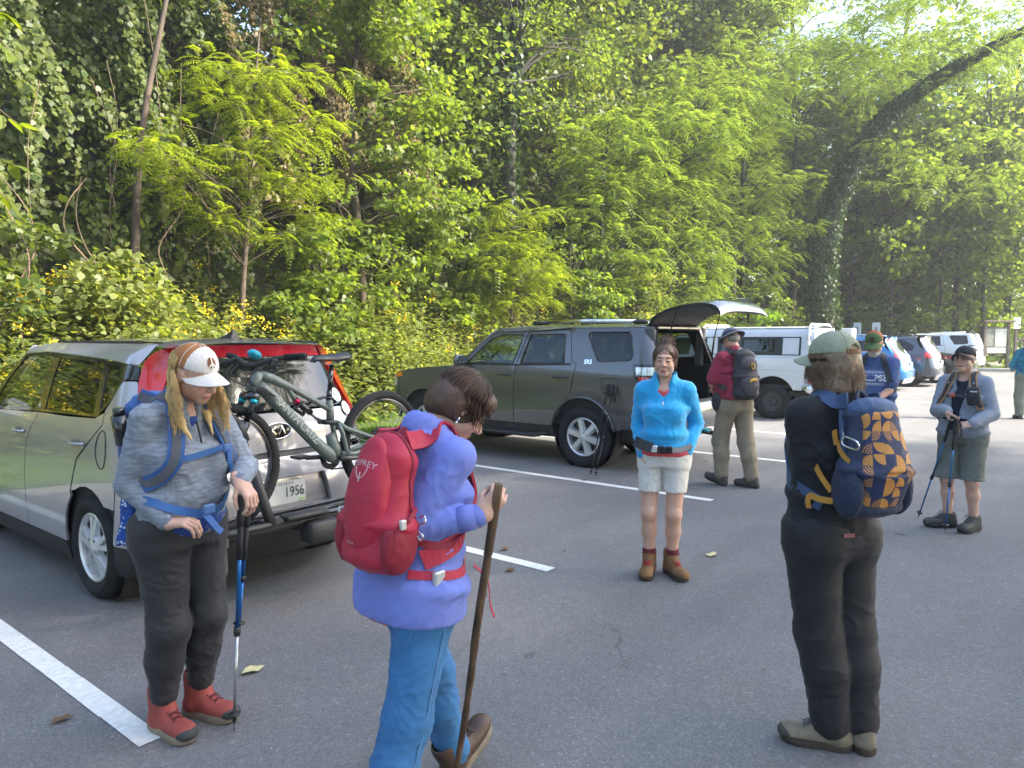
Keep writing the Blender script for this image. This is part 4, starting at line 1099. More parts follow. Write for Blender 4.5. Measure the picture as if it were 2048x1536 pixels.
panel('back_window',rpoly([(-.66,1.33,.05),(.66,1.33,.05),(.56,1.70,.06),(-.56,1.70,.06)]),lambda x,z: Vector((x,-2.36 + .42 * (z - 1.3),z)),GLASSDARK,w4,step=.2)
panel('tailgate',rpoly([(-.76,.84),(.76,.84),(.74,1.33),(.62,1.80),(-.62,1.80),(-.74,1.33)]),lambda x,z: Vector((x,-2.36 + max(0,.36 * (z - 1.3)),z)),FARW,w4,step=.1)
# ------------------------------------------------------------------ mountain bicycle on its hitch rack
BY = 3.78
FRAME = mat('grey green bike frame',(.105,.13,.115),.42,coat=.3,var=.08,vscale=10)
def bike_wheel(parent,cx,cz,R):
 w = empty('wheel',(cx,0,cz)); w.parent = parent
 tr = .030
 V,F = lathe_vf([(R - tr + tr * math.cos(a),tr * math.sin(a)) for a in np.linspace(0,2 * PI,13)],64,'y'); mk('tyre',V,F,RUBBER,w)
 g = G()
 for k in range(76):
  a = 2 * PI * k / 76; R3 = Matrix.Rotation(a,3,'Y')
  for (off,tilt) in ((-.020,-.75),(-.006,-.2),(.008,.25),(.020,.75)):
   if (k + (off > 0)) % 2 and abs(off) < .01: continue
   c = Vector((0,off,R - .004 - abs(off) * .42))
   g.box(R3 @ c,(.012,.009,.009),R3 @ Matrix.Rotation(-tilt,3,'X'))
 o = g.build('tread_knobs',RUBBER,w); o['kind'] = 'stuff'
 V,F = lathe_vf([(R - .066,-.016),(R - .052,-.017),(R - .045,-.012),(R - .045,.012),(R - .052,.017),(R - .066,.016),(R - .066,-.016)],64,'y'); mk('rim',V,F,BLACKGLOSS,w)
 g = G()
 for k in range(28):
  a = 2 * PI * k / 28; b = a + (.55 if k % 2 else -.55); s = -1 if (k // 2) % 2 else 1
  g.tube([(.026 * math.sin(b),s * .026,.026 * math.cos(b)),((R - .06) * math.sin(a),0,(R - .06) * math.cos(a))],.0013,4,False)
 o = g.build('spokes',STEEL,w); o['kind'] = 'stuff'
 G().lathe([(0,-.055),(.016,-.055),(.016,-.03),(.030,-.028),(.030,-.022),(.014,-.018),(.014,.018),(.030,.022),(.030,.028),(.016,.03),(.016,.055),(0,.055)],16,'y').build('hub',PLASTIC,w,True)
 G().lathe([(.078,-.034),(.095,-.034),(.095,-.036),(.078,-.036),(.078,-.034)],28,'y').build('brake_rotor',ALLOYDARK,w)
 return w
def make_bike():
 b = empty('mountain_bicycle',(0,BY,0),0,'grey green full suspension mountain bicycle carried on the hatchback rack','bicycle')
 fa,ra = (2.12,.915),(3.30,.93)
 bike_wheel(b,*fa,.370); bike_wheel(b,*ra,.355)
 P = lambda x,z,y=0.0: (x,y,z)
 ht,hb = (2.365,1.445),(2.315,1.335); bb = (2.905,.875)
 fr = empty('frame'); fr.parent = b
 up = (0,1,0)
 G().tube([P(*ht),P(2.345,1.40),P(*hb)],[.036,.033,.037],12).build('head_tube',FRAME,fr,True)
 dt = [P(2.36,1.375),P(2.43,1.315),P(2.60,1.14),P(2.78,.965),P(2.865,.895),P(2.92,.875)]
 G().tube(dt,[.036,.043,.040,.040,.046,.045],12,up=up,flat=.85).build('down_tube',FRAME,fr,True)
 G().tube([P(2.365,1.425),P(2.45,1.405),P(2.62,1.325),P(2.80,1.225),P(2.865,1.19)],[.034,.031,.022,.019,.020],12,up=up,flat=.9).build('top_tube',FRAME,fr,True)
 G().tube([P(2.905,.885),P(2.90,.94),P(2.865,1.03)],[.046,.042,.032],12,up=up).build('lower_seat_tube',FRAME,fr,True)
 G().tube([P(2.868,1.10),P(2.868,1.18),P(2.862,1.265)],[.026,.024,.021],12).build('seat_tube',FRAME,fr,True)
 G().tube([P(2.55,1.36),P(2.595,1.29),P(2.61,1.265)],[.016,.016,.014],8).build('shock_strut',FRAME,fr,True)
 for s in (-1,1):
  G().tube([P(2.905,1.10,s * .03),P(2.96,1.06,s * .05),P(3.12,1.0,s * .062),P(3.29,.945,s * .066)],[.018,.016,.013,.014],8).build('seat_stay',FRAME,fr,True)
  G().tube([P(2.925,.90,s * .03),P(3.0,.89,s * .055),P(3.16,.905,s * .064),P(3.29,.93,s * .066)],[.024,.019,.015,.016],8).build('chain_stay',FRAME,fr,True)
  G().tube([P(2.905,1.10,s * .035),P(2.93,1.03,s * .045),P(2.955,.93,s * .045),P(2.965,.895,s * .05)],[.017,.016,.016,.018],8).build('swing_upright',FRAME,fr,True)
  G().tube([P(2.80,1.115,s * .028),P(2.90,1.105,s * .034)],.015,8).build('rocker_link',PLASTIC,fr,True)
 sh = empty('rear_shock'); sh.parent = b
 G().tube([P(2.61,1.265),P(2.645,1.24)],.024,10).tube([P(2.645,1.24),P(2.72,1.18)],.021,12).build('shock_can',BLACKGLOSS,sh,True)
 G().tube([P(2.72,1.18),P(2.80,1.115)],.013,10).build('shock_shaft',STEEL,sh,True)
 G().lathe([(0,-.012),(.014,-.012),(.016,0),(.014,.012),(0,.012)],12,'y',P(2.60,1.262,-.035)).build('shock_dial',mat('crimson anodised',(.45,.01,.06),.3,.7),sh,True)
 G().tube([P(2.60,1.22,-.01),P(2.66,1.175,-.01)],.017,10).build('shock_reservoir',BLACKGLOSS,sh,True)
 fk = empty('fork'); fk.parent = b
 G().box(P(2.305,1.312),(.07,.15,.05),bev=.02).build('fork_crown',BLACKGLOSS,fk,True)
 for s in (-1,1):
  G().tube([P(2.305,1.31,s * .062),P(2.235,1.16,s * .062)],.0175,10).build('stanchion',mat('black stanchion',(.012,.012,.013),.1,.6),fk,True)
  G().tube([P(2.24,1.17,s * .062),P(2.16,.99,s * .062),P(2.125,.915,s * .062)],[.026,.024,.022],10).build('fork_lower',BLACKGLOSS,fk,True)
 G().tube([P(2.225,1.12,-.062),P(2.19,1.15,-.03),P(2.185,1.155,0),P(2.19,1.15,.03),P(2.225,1.12,.062)],.016,8).build('fork_arch',BLACKGLOSS,fk,True)
 for s in (-1,1): G().tube([P(2.298,1.293,s * .062),P(2.288,1.272,s * .062)],.0215,12).build('fork_collar',mat('teal anodised',(.03,.35,.45),.3,.7),fk,True)
 ck = empty('handlebar'); ck.parent = b
 G().tube([P(2.372,1.455),P(2.33,1.485),P(2.315,1.49)],.022,10).build('stem',PLASTIC,ck,True)
 G().tube([P(2.40,1.545,-.39),P(2.36,1.53,-.2),P(2.315,1.49,-.05),P(2.315,1.49,.05),P(2.35,1.525,.2),P(2.385,1.535,.34)],.0155,10).build('bar',PLASTIC,ck,True)
 G().tube([P(2.402,1.546,-.40),P(2.375,1.537,-.26)],.019,10).build('grip',RUBBER,ck,True)
 G().tube([P(2.39,1.537,.36),P(2.362,1.53,.24)],.019,10).build('grip',RUBBER,ck,True)
 for s,yy in ((-1,-.22),(1,.20)):
  G().tube([P(2.345,1.52,yy),P(2.29,1.50,yy + s * .02),P(2.285,1.50,yy + s * .12)],.007,6).box(P(2.335,1.515,yy),(.04,.03,.03),bev=.008).build('brake_lever',PLASTIC,ck,True)
 G().box(P(2.33,1.55,-.02),(.085,.06,.05),Matrix.Rotation(.4,3,'Y'),.02).build('bar_cover',mat('teal cloth',(.015,.26,.36),.8,var=.3,vscale=30),ck,True)
 rnd = random.Random(4)
 for k in range(4):
  y1 = (-.2,.18,-.16,.12)[k]
  pts = spline([P(2.335,1.51,y1),P(2.24 - .03 * rnd.random(),1.44,y1 * .7),P(2.26,1.36 + .02 * k,y1 * .3 - .04),P(2.36,1.36 - .01 * k,-.04),P(2.45,1.30,-.046)],5)
  V,F = tube_vf(pts,.0028,5); mk('cable',V,F,PLASTIC,b)
 sd = empty('saddle'); sd.parent = b
 rows = [(2.735,1.508,.018,.010),(2.76,1.520,.026,.016),(2.83,1.522,.036,.02),(2.90,1.520,.055,.024),(2.96,1.530,.074,.026),(3.00,1.537,.066,.02),(3.012,1.538,.04,.010)]
 V,F = [],[]; n = 12
 for (x,z,hw,th) in rows:
  for k in range(n):
   a = 2 * PI * k / n; V.append((x,hw * math.cos(a),z + th * math.sin(a) - .02 * abs(math.cos(a)) ** 3))
 F = [(i * n + k,i * n + (k + 1) % n,(i + 1) * n + (k + 1) % n,(i + 1) * n + k) for i in range(len(rows) - 1) for k in range(n)] + [tuple(range(n))[::-1],tuple(range((len(rows) - 1) * n,len(rows) * n))]
 mk('saddle_shell',V,F,mat('saddle leather',(.02,.021,.024),.35),sd)
 for s in (-1,1): G().tube([P(2.80,1.50,s * .02),P(2.84,1.478,s * .022),P(2.92,1.478,s * .022),P(2.96,1.51,s * .03)],.0035,6).build('saddle_rail',STEEL,sd,True)
 G().tube([P(2.862,1.26),P(2.885,1.475)],.0155,10).tube([P(2.862,1.26),P(2.866,1.31)],.019,10).tube([P(2.862,1.255),P(2.863,1.272)],.025,10).build('seatpost',BLACKGLOSS,b,True)
 dr = empty('drivetrain'); dr.parent = b
 g = G().lathe([(.045,.048),(.082,.048),(.082,.052),(.045,.052),(.045,.048)],34,'y',P(*bb)); g.build('chainring',PLASTIC,dr)
 g = G()
 for k in range(9): g.lathe([(.02,.026 + .004 * k),(.105 - .009 * k,.026 + .004 * k),(.105 - .009 * k,.028 + .004 * k),(.02,.028 + .004 * k)],30,'y',P(*ra))
 g.build('cassette',ALLOYDARK,dr)['kind'] = 'stuff'
 for s,dx,dz in ((-1,.165,-.01),(1,-.165,.01)):
  G().tube([P(bb[0],bb[1],s * .05),P(bb[0] + dx * .3,bb[1] + dz * .3,s * .075),P(bb[0] + dx,bb[1] + dz,s * .085)],[.020,.016,.014],8).build('crank_arm',mat('worn crank',(.10,.09,.085),.45,.6),dr,True)
  G().box(P(bb[0] + dx,bb[1] + dz,s * .14),(.10,.10,.018),bev=.006).tube([P(bb[0] + dx,bb[1] + dz,s * .085),P(bb[0] + dx,bb[1] + dz,s * .18)],.009,8).build('pedal',PLASTIC,dr)
 for z1,z2 in ((.082,.06),(-.082,-.12)):
  V,F = tube_vf([P(bb[0],bb[1] + z1,.05),P(3.12,.90 + z2 * 1.0,.05),P(3.28,.93 + z2 * .9,.05)],.005,5); mk('chain_run',V,F,RUST,dr)
 G().tube([P(3.30,.90,.07),P(3.31,.83,.075),P(3.27,.74,.06)],.014,8).lathe([(0,-.006),(.022,-.006),(.022,.006),(0,.006)],12,'y',P(3.27,.745,.05)).build('derailleur',PLASTIC,dr,True)
 a0,a1 = Vector(P(2.43,1.315)),Vector(P(2.78,.965)); d = (a1 - a0).normalized(); nn = Vector((-d.z,0,d.x)); nn = nn if nn.z > 0 else -nn
 text_on('frame_lettering','SANTA CRUZ',.066,lambda u,v,w_: a0.lerp(a1,.5) + d * u + nn * v + Vector((0,-.0345 - .003 * (1 - (v / .035) ** 2),0)),mat('pale frame print',(.30,.34,.31),.5),fr,bold=.0008)
 V,F = text_vf('MAXXIS',.030); c = Vector((3.30,0,.93));
 r0 = .325
 mk('tyre_print',[(3.30 + (r0 + v[1]) * math.sin(.55 + v[0] / r0),-.0225,.93 + (r0 + v[1]) * math.cos(.55 + v[0] / r0)) for v in V],F,mat('tyre print',(.35,.35,.34),.7),b,smooth=False)
 return b
bike = make_bike()
def make_rack():
 r = empty('bike_rack',(0,BY,0),0,'black hitch bicycle rack with folding arm bolted behind the silver hatchback','bike rack')
 G().box((2.70,.0,.515),(1.46,.085,.05),bev=.012).build('tray_beam',PLASTIC,r,True)
 for s in (-1,1): G().tube([(1.97,s * .055,.548),(3.42,s * .055,.548)],.016,8).build('tray_rail',BLACKGLOSS,r,True)
 G().box((2.73,.14,.46),(.09,.42,.09),bev=.01).box((2.73,-.06,.45),(.22,.14,.14),bev=.02).build('mast',PLASTIC,r,True)
 G().box((2.95,-.075,.45),(.42,.05,.11),bev=.014).build('pivot_cover',PLASTIC,r,True)
 G().box((2.62,-.06,.57),(.30,.10,.035),bev=.01).build('tray_lid',PLASTIC,r,True)
 ar = empty('clamp_arm'); ar.parent = r
 G().tube([(2.365,-.10,.565),(2.33,-.10,.66),(2.245,-.10,.93)],[.030,.030,.029],12).build('outer_arm',PLASTIC,ar,True)
 G().tube([(2.25,-.10,.91),(2.19,-.10,1.10)],.021,12).build('inner_arm',BLACKGLOSS,ar,True)
 G().tube([(2.20,-.10,1.07),(2.165,-.10,1.18)],.034,12).tube([(2.165,-.11,1.17),(2.12,-.05,1.235),(2.08,.0,1.285),(2.03,.06,1.30)],[.026,.022,.020,.018],10).build('wheel_hook',PLASTIC,ar,True)
 G().tube([(2.02,-.075,.57),(2.10,-.11,.565),(2.34,-.105,.565),(2.44,-.075,.565)],.026,10,flat=.8).build('wheel_tray_cup',PLASTIC,r,True)
 st = G(); st.ribbon([(2.06,-.09,.62),(2.055,-.115,.56),(2.06,-.115,.47),(2.065,-.112,.36),(2.062,-.10,.33)],(0,-1,0),.028,.004); st.box((2.056,-.125,.52),(.045,.018,.055),bev=.006)
 st.build('wheel_strap',mat('grey strap',(.07,.072,.075),.7),r)
 st = G(); st.ribbon([(3.28,-.06,.545),(3.30,-.085,.60),(3.31,-.07,.66),(3.31,.0,.675),(3.31,.07,.66),(3.30,.085,.60),(3.28,.06,.545)],[(0,-1,-.3),(0,-1,0),(0,-1,.6),(0,0,1),(0,1,.6),(0,1,0),(0,1,-.3)],.03,.004)
 st.build('wheel_strap',mat('grey strap',(.07,.072,.075),.7),r)
 G().tube([(2.80,-.02,.38),(2.88,-.16,.345)],.013,8).build('release_lever',PLASTIC,r,True)
 return r
make_rack()
# ------------------------------------------------------------------ soft shapes: blended solids meshed on a grid
def A3(v): return np.array(v,dtype=np.float64)
class Soft:
 def __init__(s): s.p = []
 def _add(s,lo,hi,fn,k,op): s.p.append((A3(lo),A3(hi),fn,k,op)); return s
 def cone(s,a,b,ra,rb=None,k=.02,op=1,flat=None):
  """round cone a-b; flat=(axis, factor) squashes it along an axis"""
  a,b = A3(a),A3(b); rb = ra if rb is None else rb; ab = b - a; L2 = max(ab @ ab,1e-12); R = max(ra,rb)
  def fn(X,Y,Z):
   px,py,pz = X - a[0],Y - a[1],Z - a[2]
   t = np.clip((px * ab[0] + py * ab[1] + pz * ab[2]) / L2,0,1)
   dx,dy,dz = px - t * ab[0],py - t * ab[1],pz - t * ab[2]
   d2 = dx * dx + dy * dy + dz * dz
   if flat is not None:
    n,f = flat; c = dx * n[0] + dy * n[1] + dz * n[2]; d2 = d2 + c * c * (1 / (f * f) - 1)
   return np.sqrt(d2) - (ra + (rb - ra) * t)
  return s._add(np.minimum(a,b) - R,np.maximum(a,b) + R,fn,k,op)
 def chain(s,pts,rs,k=.02,op=1,flat=None):
  for i in range(len(pts) - 1): s.cone(pts[i],pts[i + 1],rs[i],rs[i + 1],k,op,flat)
  return s
 def ell(s,c,r,M=None,k=.02,op=1):
  c,r = A3(c),A3(r); M = np.eye(3) if M is None else np.array(M,float)   # columns = axes
  R = r.max()
  def fn(X,Y,Z):
   px,py,pz = X - c[0],Y - c[1],Z - c[2]
   q = [px * M[0,i] + py * M[1,i] + pz * M[2,i] for i in range(3)]
   k0 = np.sqrt(sum((q[i] / r[i]) ** 2 for i in range(3))); k1 = np.sqrt(sum((q[i] / (r[i] * r[i])) ** 2 for i in range(3)))
   return k0 * (k0 - 1) / np.maximum(k1,1e-6)
  return s._add(c - R,c + R,fn,k,op)
 def loft(s,a,b,side,ra,rb,k=.02,op=1):
  """elliptical drum from a to b; ra=(half width along side, half depth)"""
  a,b = A3(a),A3(b); ab = b - a; L = max(np.linalg.norm(ab),1e-6); w = ab / L
  u = A3(side); u = u - w * (u @ w); u /= np.linalg.norm(u); v = np.cross(w,u); R = max(*ra,*rb)
  def fn(X,Y,Z):
   px,py,pz = X - a[0],Y - a[1],Z - a[2]
   h = px * w[0] + py * w[1] + pz * w[2]; t = np.clip(h / L,0,1)
   qu = px * u[0] + py * u[1] + pz * u[2]; qv = px * v[0] + py * v[1] + pz * v[2]
   rx = ra[0] + (rb[0] - ra[0]) * t; ry = ra[1] + (rb[1] - ra[1]) * t
   q = np.sqrt((qu / rx) ** 2 + (qv / ry) ** 2); d = (q - 1) * np.minimum(rx,ry)
   e = np.maximum(-h,h - L)
   return np.where(e > 0,np.sqrt(np.maximum(d,0) ** 2 + e * e),np.maximum(d,e))
  return s._add(np.minimum(a,b) - R,np.maximum(a,b) + R,fn,k,op)
 def cut(s,p,n,ext=3.0):
  """remove everything on the n side of the plane through p (applied where listed)"""
  p,n = A3(p),A3(n); n = n / np.linalg.norm(n)
  def fn(X,Y,Z): return -((X - p[0]) * n[0] + (Y - p[1]) * n[1] + (Z - p[2]) * n[2])
  s.p.append((None,None,fn,.004,-1)); return s
 def mesh(s,h,also=()):
  """also: further Softs united with a crisp crease instead of a blend"""
  box = [(l,u) for S in (s,*also) for l,u,f,k,o in S.p if l is not None and o > 0]
  lo = np.min([b[0] for b in box],0) - 3 * h; hi = np.max([b[1] for b in box],0) + 3 * h
  n = np.ceil((hi - lo) / h).astype(int) + 1
  ax = [lo[i] + h * np.arange(n[i]) for i in range(3)]
  f = s.field(lo,n,ax,h)
  for S in also: f = np.minimum(f,S.field(lo,n,ax,h))
  V,F = nets(f,lo,h)
  return V,F
 def field(s,lo,n,ax,h):
  f = np.full(tuple(n),.3,dtype=np.float32)
  for l,u,fn,k,op in s.p:
   if l is None: i0,i1 = np.zeros(3,int),n
   else:
    m = k + 3 * h
    i0 = np.clip(np.floor((l - m - lo) / h).astype(int),0,n); i1 = np.clip(np.ceil((u + m - lo) / h).astype(int) + 1,0,n)
   if (i1 <= i0).any(): continue
   X = ax[0][i0[0]:i1[0],None,None]; Y = ax[1][None,i0[1]:i1[1],None]; Z = ax[2][None,None,i0[2]:i1[2]]
   d = fn(X,Y,Z).astype(np.float32) + np.zeros((i1 - i0),np.float32)
   sl = (slice(i0[0],i1[0]),slice(i0[1],i1[1]),slice(i0[2],i1[2])); a = f[sl]
   kk = max(k,1e-5)
   if op > 0:
    hh = np.maximum(kk - np.abs(a - d),0) / kk; f[sl] = np.minimum(a,d) - hh * hh * kk * .25
   else:
    d = -d; hh = np.maximum(kk - np.abs(a - d),0) / kk; f[sl] = np.maximum(a,d) + hh * hh * kk * .25
  return f
_E = [((0,0,0),(1,0,0)),((0,1,0),(1,1,0)),((0,0,1),(1,0,1)),((0,1,1),(1,1,1)),((0,0,0),(0,1,0)),((1,0,0),(1,1,0)),
      ((0,0,1),(0,1,1)),((1,0,1),(1,1,1)),((0,0,0),(0,0,1)),((1,0,0),(1,0,1)),((0,1,0),(0,1,1)),((1,1,0),(1,1,1))]
def nets(f,lo,h):
 s = f < 0; c = np.zeros(tuple(np.array(f.shape) - 1),np.uint8)
 nx,ny,nz = c.shape
 for i in (0,1):
  for j in (0,1):
   for k in (0,1): c += s[i:i + nx,j:j + ny,k:k + nz]
 act = (c > 0) & (c < 8); I = np.argwhere(act); idx = np.full(c.shape,-1,np.int64); idx[act] = np.arange(len(I))
 pos = np.zeros((len(I),3)); cnt = np.zeros(len(I))
 for a,b in _E:
  a,b = np.array(a),np.array(b)
  v0 = f[I[:,0] + a[0],I[:,1] + a[1],I[:,2] + a[2]].astype(float); v1 = f[I[:,0] + b[0],I[:,1] + b[1],I[:,2] + b[2]].astype(float)
  m = (v0 < 0) != (v1 < 0); t = np.where(m,v0 / np.where(m,v0 - v1,1),0)
  pos += m[:,None] * (a + t[:,None] * (b - a)); cnt += m
 V = lo + h * (I + pos / cnt[:,None])
 Fs = []
 for ax in range(3):
  sl0 = [slice(None)] * 3; sl1 = [slice(None)] * 3; sl0[ax] = slice(0,-1); sl1[ax] = slice(1,None)
  ch = s[tuple(sl0)] != s[tuple(sl1)]; E = np.argwhere(ch)
  o1,o2 = [(1,2),(2,0),(0,1)][ax]
  E = E[(E[:,o1] > 0) & (E[:,o2] > 0) & (E[:,o1] < f.shape[o1] - 1) & (E[:,o2] < f.shape[o2] - 1)]
  q = []
  for (d1,d2) in ((1,1),(0,1),(0,0),(1,0)):
   C = E.copy(); C[:,o1] -= d1; C[:,o2] -= d2; q.append(idx[C[:,0],C[:,1],C[:,2]])
  Q = np.stack(q,1); inside = s[E[:,0],E[:,1],E[:,2]]
  Q[~inside] = Q[~inside][:,::-1]; Fs.append(Q)
 F = np.concatenate(Fs); F = F[(F >= 0).all(1)]
 return V,F
def vnormals(V,F):
 n = np.cross(V[F[:,2]] - V[F[:,0]],V[F[:,3]] - V[F[:,1]]); N = np.zeros_like(V)
 for i in range(4): np.add.at(N,F[:,i],n)
 return N / np.maximum(np.linalg.norm(N,axis=1,keepdims=True),1e-12)
def waves(V,seed,lam,n=7,aniso=(1,1,1)):
 r = np.random.RandomState(seed); out = np.zeros(len(V)); Q = V * np.array(aniso)
 for i in range(n):
  d = r.normal(size=3); d /= np.linalg.norm(d); out += np.sin(Q @ d * (2 * PI / (lam * r.uniform(.7,1.5))) + r.uniform(0,6.28))
 return out / math.sqrt(n)
def folds(V,F,amp,seed,lam=.10,where=None,aniso=(1,1,1)):
 """cloth creases: ridged waves pushed along the normals"""
 N = vnormals(V,F)
 w = waves(V,seed + 50,lam * 3)
 lam = lam * .8
 base = waves(V + .035 * np.stack([w,waves(V,seed + 51,lam * 2.5),w],1),seed,lam,aniso=aniso)
 r = 1 - np.abs(np.tanh(base * 1.1)); r = r * r
 m = .35 + .65 * np.clip(waves(V,seed + 9,lam * 2.6) * .5 + .5,0,1)
 if where is not None: m = m * where
 d = amp * (r - .3) * m + amp * .14 * waves(V,seed + 20,lam * 1.6)
 return V + N * d[:,None]
def smooth_mesh(V,F,it=1,lam=.5):
 V = V.copy()
 for _ in range(it):
  S = np.zeros_like(V); c = np.zeros(len(V))
  for i in range(4):
   a,b = F[:,i],F[:,(i + 1) % 4]; np.add.at(S,a,V[b]); np.add.at(S,b,V[a]); np.add.at(c,a,1); np.add.at(c,b,1)
  V += lam * (S / np.maximum(c,1)[:,None] - V)
 return V
def ik(a,c,l1,l2,hint):
 a,c,hint = A3(a),A3(c),A3(hint); d = c - a; L = np.linalg.norm(d); d /= L; L = min(L,(l1 + l2) * .999)
 x = (l1 * l1 - l2 * l2 + L * L) / (2 * L); h = math.sqrt(max(l1 * l1 - x * x,1e-9))
 n = hint - a; n = n - d * (n @ d); n /= max(np.linalg.norm(n),1e-9)
 return a + d * x + n * h
def eul(yaw=0,pitch=0,roll=0):
 """head-style rotation for a figure facing +Y: yaw left, pitch down, roll"""
 return np.array(Matrix.Rotation(rad(yaw),3,'Z') @ Matrix.Rotation(rad(-pitch),3,'X') @ Matrix.Rotation(rad(roll),3,'Y'))
# ------------------------------------------------------------------ people
SKINMAT = mat('skin',(.5,.3,.22),.48,spec=.4,vc='col',var=.05,vscale=40,sss=.08)
EYEMAT = mat('eye white',(.62,.60,.57),.2)
IRISMAT = mat('iris',(.03,.025,.02),.15)
def head_soft(S,c,M,s,mouth=0.0,ears=True,jaw=1.0):
 T = lambda x,y,z: c + M @ (A3((x,y,z)) * s)
 R = lambda *r: A3(r) * s
 S.ell(T(0,-.014,.030),R(.074,.095,.086),M,.01)
 S.ell(T(0,.024,-.036),R(.057 * jaw,.068,.074),M,.03 * s)
 S.ell(T(0,.066,-.090 - mouth * .5),R(.024 * jaw,.020,.018),M,.03 * s)
 for e in (-1,1):
  S.ell(T(e * .036,.060,-.030),R(.026,.024,.026),M,.025 * s)
  S.ell(T(e * .046,.005,-.055),R(.018,.035,.03),M,.03 * s)
 S.ell(T(0,.076,.032),R(.048,.020,.013),M,.014 * s)
 for e in (-1,1):
  S.ell(T(e * .031,.103,.006),R(.019,.017,.013),M,.010 * s,-1)
  S.ell(T(e * .031,.083,.006),R(.0165,.012,.0105),M,.004 * s)
 S.cone(T(0,.090,.016),T(0,.113,-.024),.0085 * s,.0125 * s,.012 * s)
 for e in (-1,1): S.ell(T(e * .011,.101,-.028),R(.0085,.010,.008),M,.008 * s)
 S.ell(T(0,.087,-.058),R(.024,.0125,.0075),M,.006 * s)
 S.ell(T(0,.085,-.069 - mouth),R(.020,.0125,.008),M,.006 * s)
 if mouth > 0: S.ell(T(0,.098,-.064 - mouth / 2),R(.017,.022,.004 + mouth * .55),M,.003,-1)
 if ears:
  for e in (-1,1):
   S.ell(T(e * .077,-.008,-.004),R(.008,.019,.031),M,.008 * s)
   S.ell(T(e * .086,-.004,.0),R(.006,.010,.017),M,.004 * s,-1)
def skin_colours(V,c,M,s,base,lip,blush=.12,beard=None):
 C = np.tile(np.array(base),(len(V),1)); q = (V - c) @ M / s
 def blob(x,y,z,rx,ry,rz): return np.clip(1.25 - np.sqrt(((np.abs(q[:,0]) - x) / rx) ** 2 + ((q[:,1] - y) / ry) ** 2 + ((q[:,2] - z) / rz) ** 2),0,1)
 near = (np.abs(q) < .2).all(1)
 for w,col in ((blob(0,.095,-.063,.025,.03,.012),lip),(blob(.04,.075,-.028,.03,.05,.025) * blush * 3,(base[0] * 1.05,base[1] * .72,base[2] * .68)),
                   (blob(0,.115,-.022,.018,.02,.02) * .35,(base[0] * 1.05,base[1] * .75,base[2] * .7))):
  w = (np.clip(w,0,1) * near)[:,None]; C = C * (1 - w) + np.array(col) * w
 brow = blob(.033,.095,.030,.022,.03,.006)
 w = (np.clip(brow * 1.2,0,.75) * near)[:,None]; C = C * (1 - w) + np.array((.06,.04,.03)) * w
 w = (np.clip(blob(.031,.095,.0045,.0135,.03,.0045) * 1.6,0,.9) * near)[:,None]; C = C * (1 - w) + np.array((.035,.022,.018)) * w
 if beard is not None:
  w = np.clip(blob(0,.05,-.095,.085,.09,.05) * 2.2,0,1) * (q[:,2] < -.045) * near; C = C * (1 - w[:,None]) + np.array(beard) * w[:,None]
 return C
def hand_soft(S,w,d,n,t,s=1.0,curl=(.3,.3,.3,.3),thumb=.4,spread=.06,thumb_in=.35):
 """hand at wrist w: d finger direction, n palm normal (side the fingers curl to), t thumb side"""
 w,d,n,t = A3(w),A3(d),A3(n),A3(t)
 d = d / np.linalg.norm(d); n = n - d * (n @ d); n /= np.linalg.norm(n); t = t - d * (t @ d) - n * (t @ n); t /= np.linalg.norm(t)
 S.cone(w - d * .03 * s,w + d * .015 * s,.025 * s,.025 * s,.02,flat=(n,.8))
 for o in (-.024,-.008,.010,.026):
  S.cone(w + d * .012 * s + t * o * .72 * s,w + d * .080 * s + t * o * s,.0165 * s,.0115 * s,.012)
 L = [(.034,.024,.020),(.042,.028,.022),(.044,.029,.022),(.038,.026,.021)]
 off = (-.029,-.010,.010,.029); cu = curl[::-1]
 for i in range(4):
  p = w + d * (.080 + (.006 if i in (1,2) else 0)) * s + t * off[i] * s; ang = 0; dd = d + t * (off[i] / .029) * spread; dd /= np.linalg.norm(dd)
  r = .0092 if i else .0082
  for j,l in enumerate(L[i]):
   ang += cu[i] * (1.0 if j == 0 else 1.15 if j == 1 else .7)
   v = dd * math.cos(ang) + n * math.sin(ang); q = p + v * l * s; S.cone(p,q,r * s,(r - .0008) * s,.0035); p = q; r -= .0006
 p = w + d * .022 * s + t * .026 * s + n * .006 * s
 v = d * .62 + t * (.78 - thumb_in) + n * thumb; v /= np.linalg.norm(v); q = p + v * .042 * s; S.cone(p,q,.0145 * s,.0105 * s,.012)
 v2 = v * .75 + d * .35 - t * thumb_in * .8 + n * thumb * .35; v2 /= np.linalg.norm(v2); q2 = q + v2 * .030 * s; S.cone(q,q2,.0105 * s,.0095 * s,.004)
 v3 = v2 * .8 + d * .3 - t * thumb_in * .5; v3 /= np.linalg.norm(v3); S.cone(q2,q2 + v3 * .022 * s,.0095 * s,.0078 * s,.004)
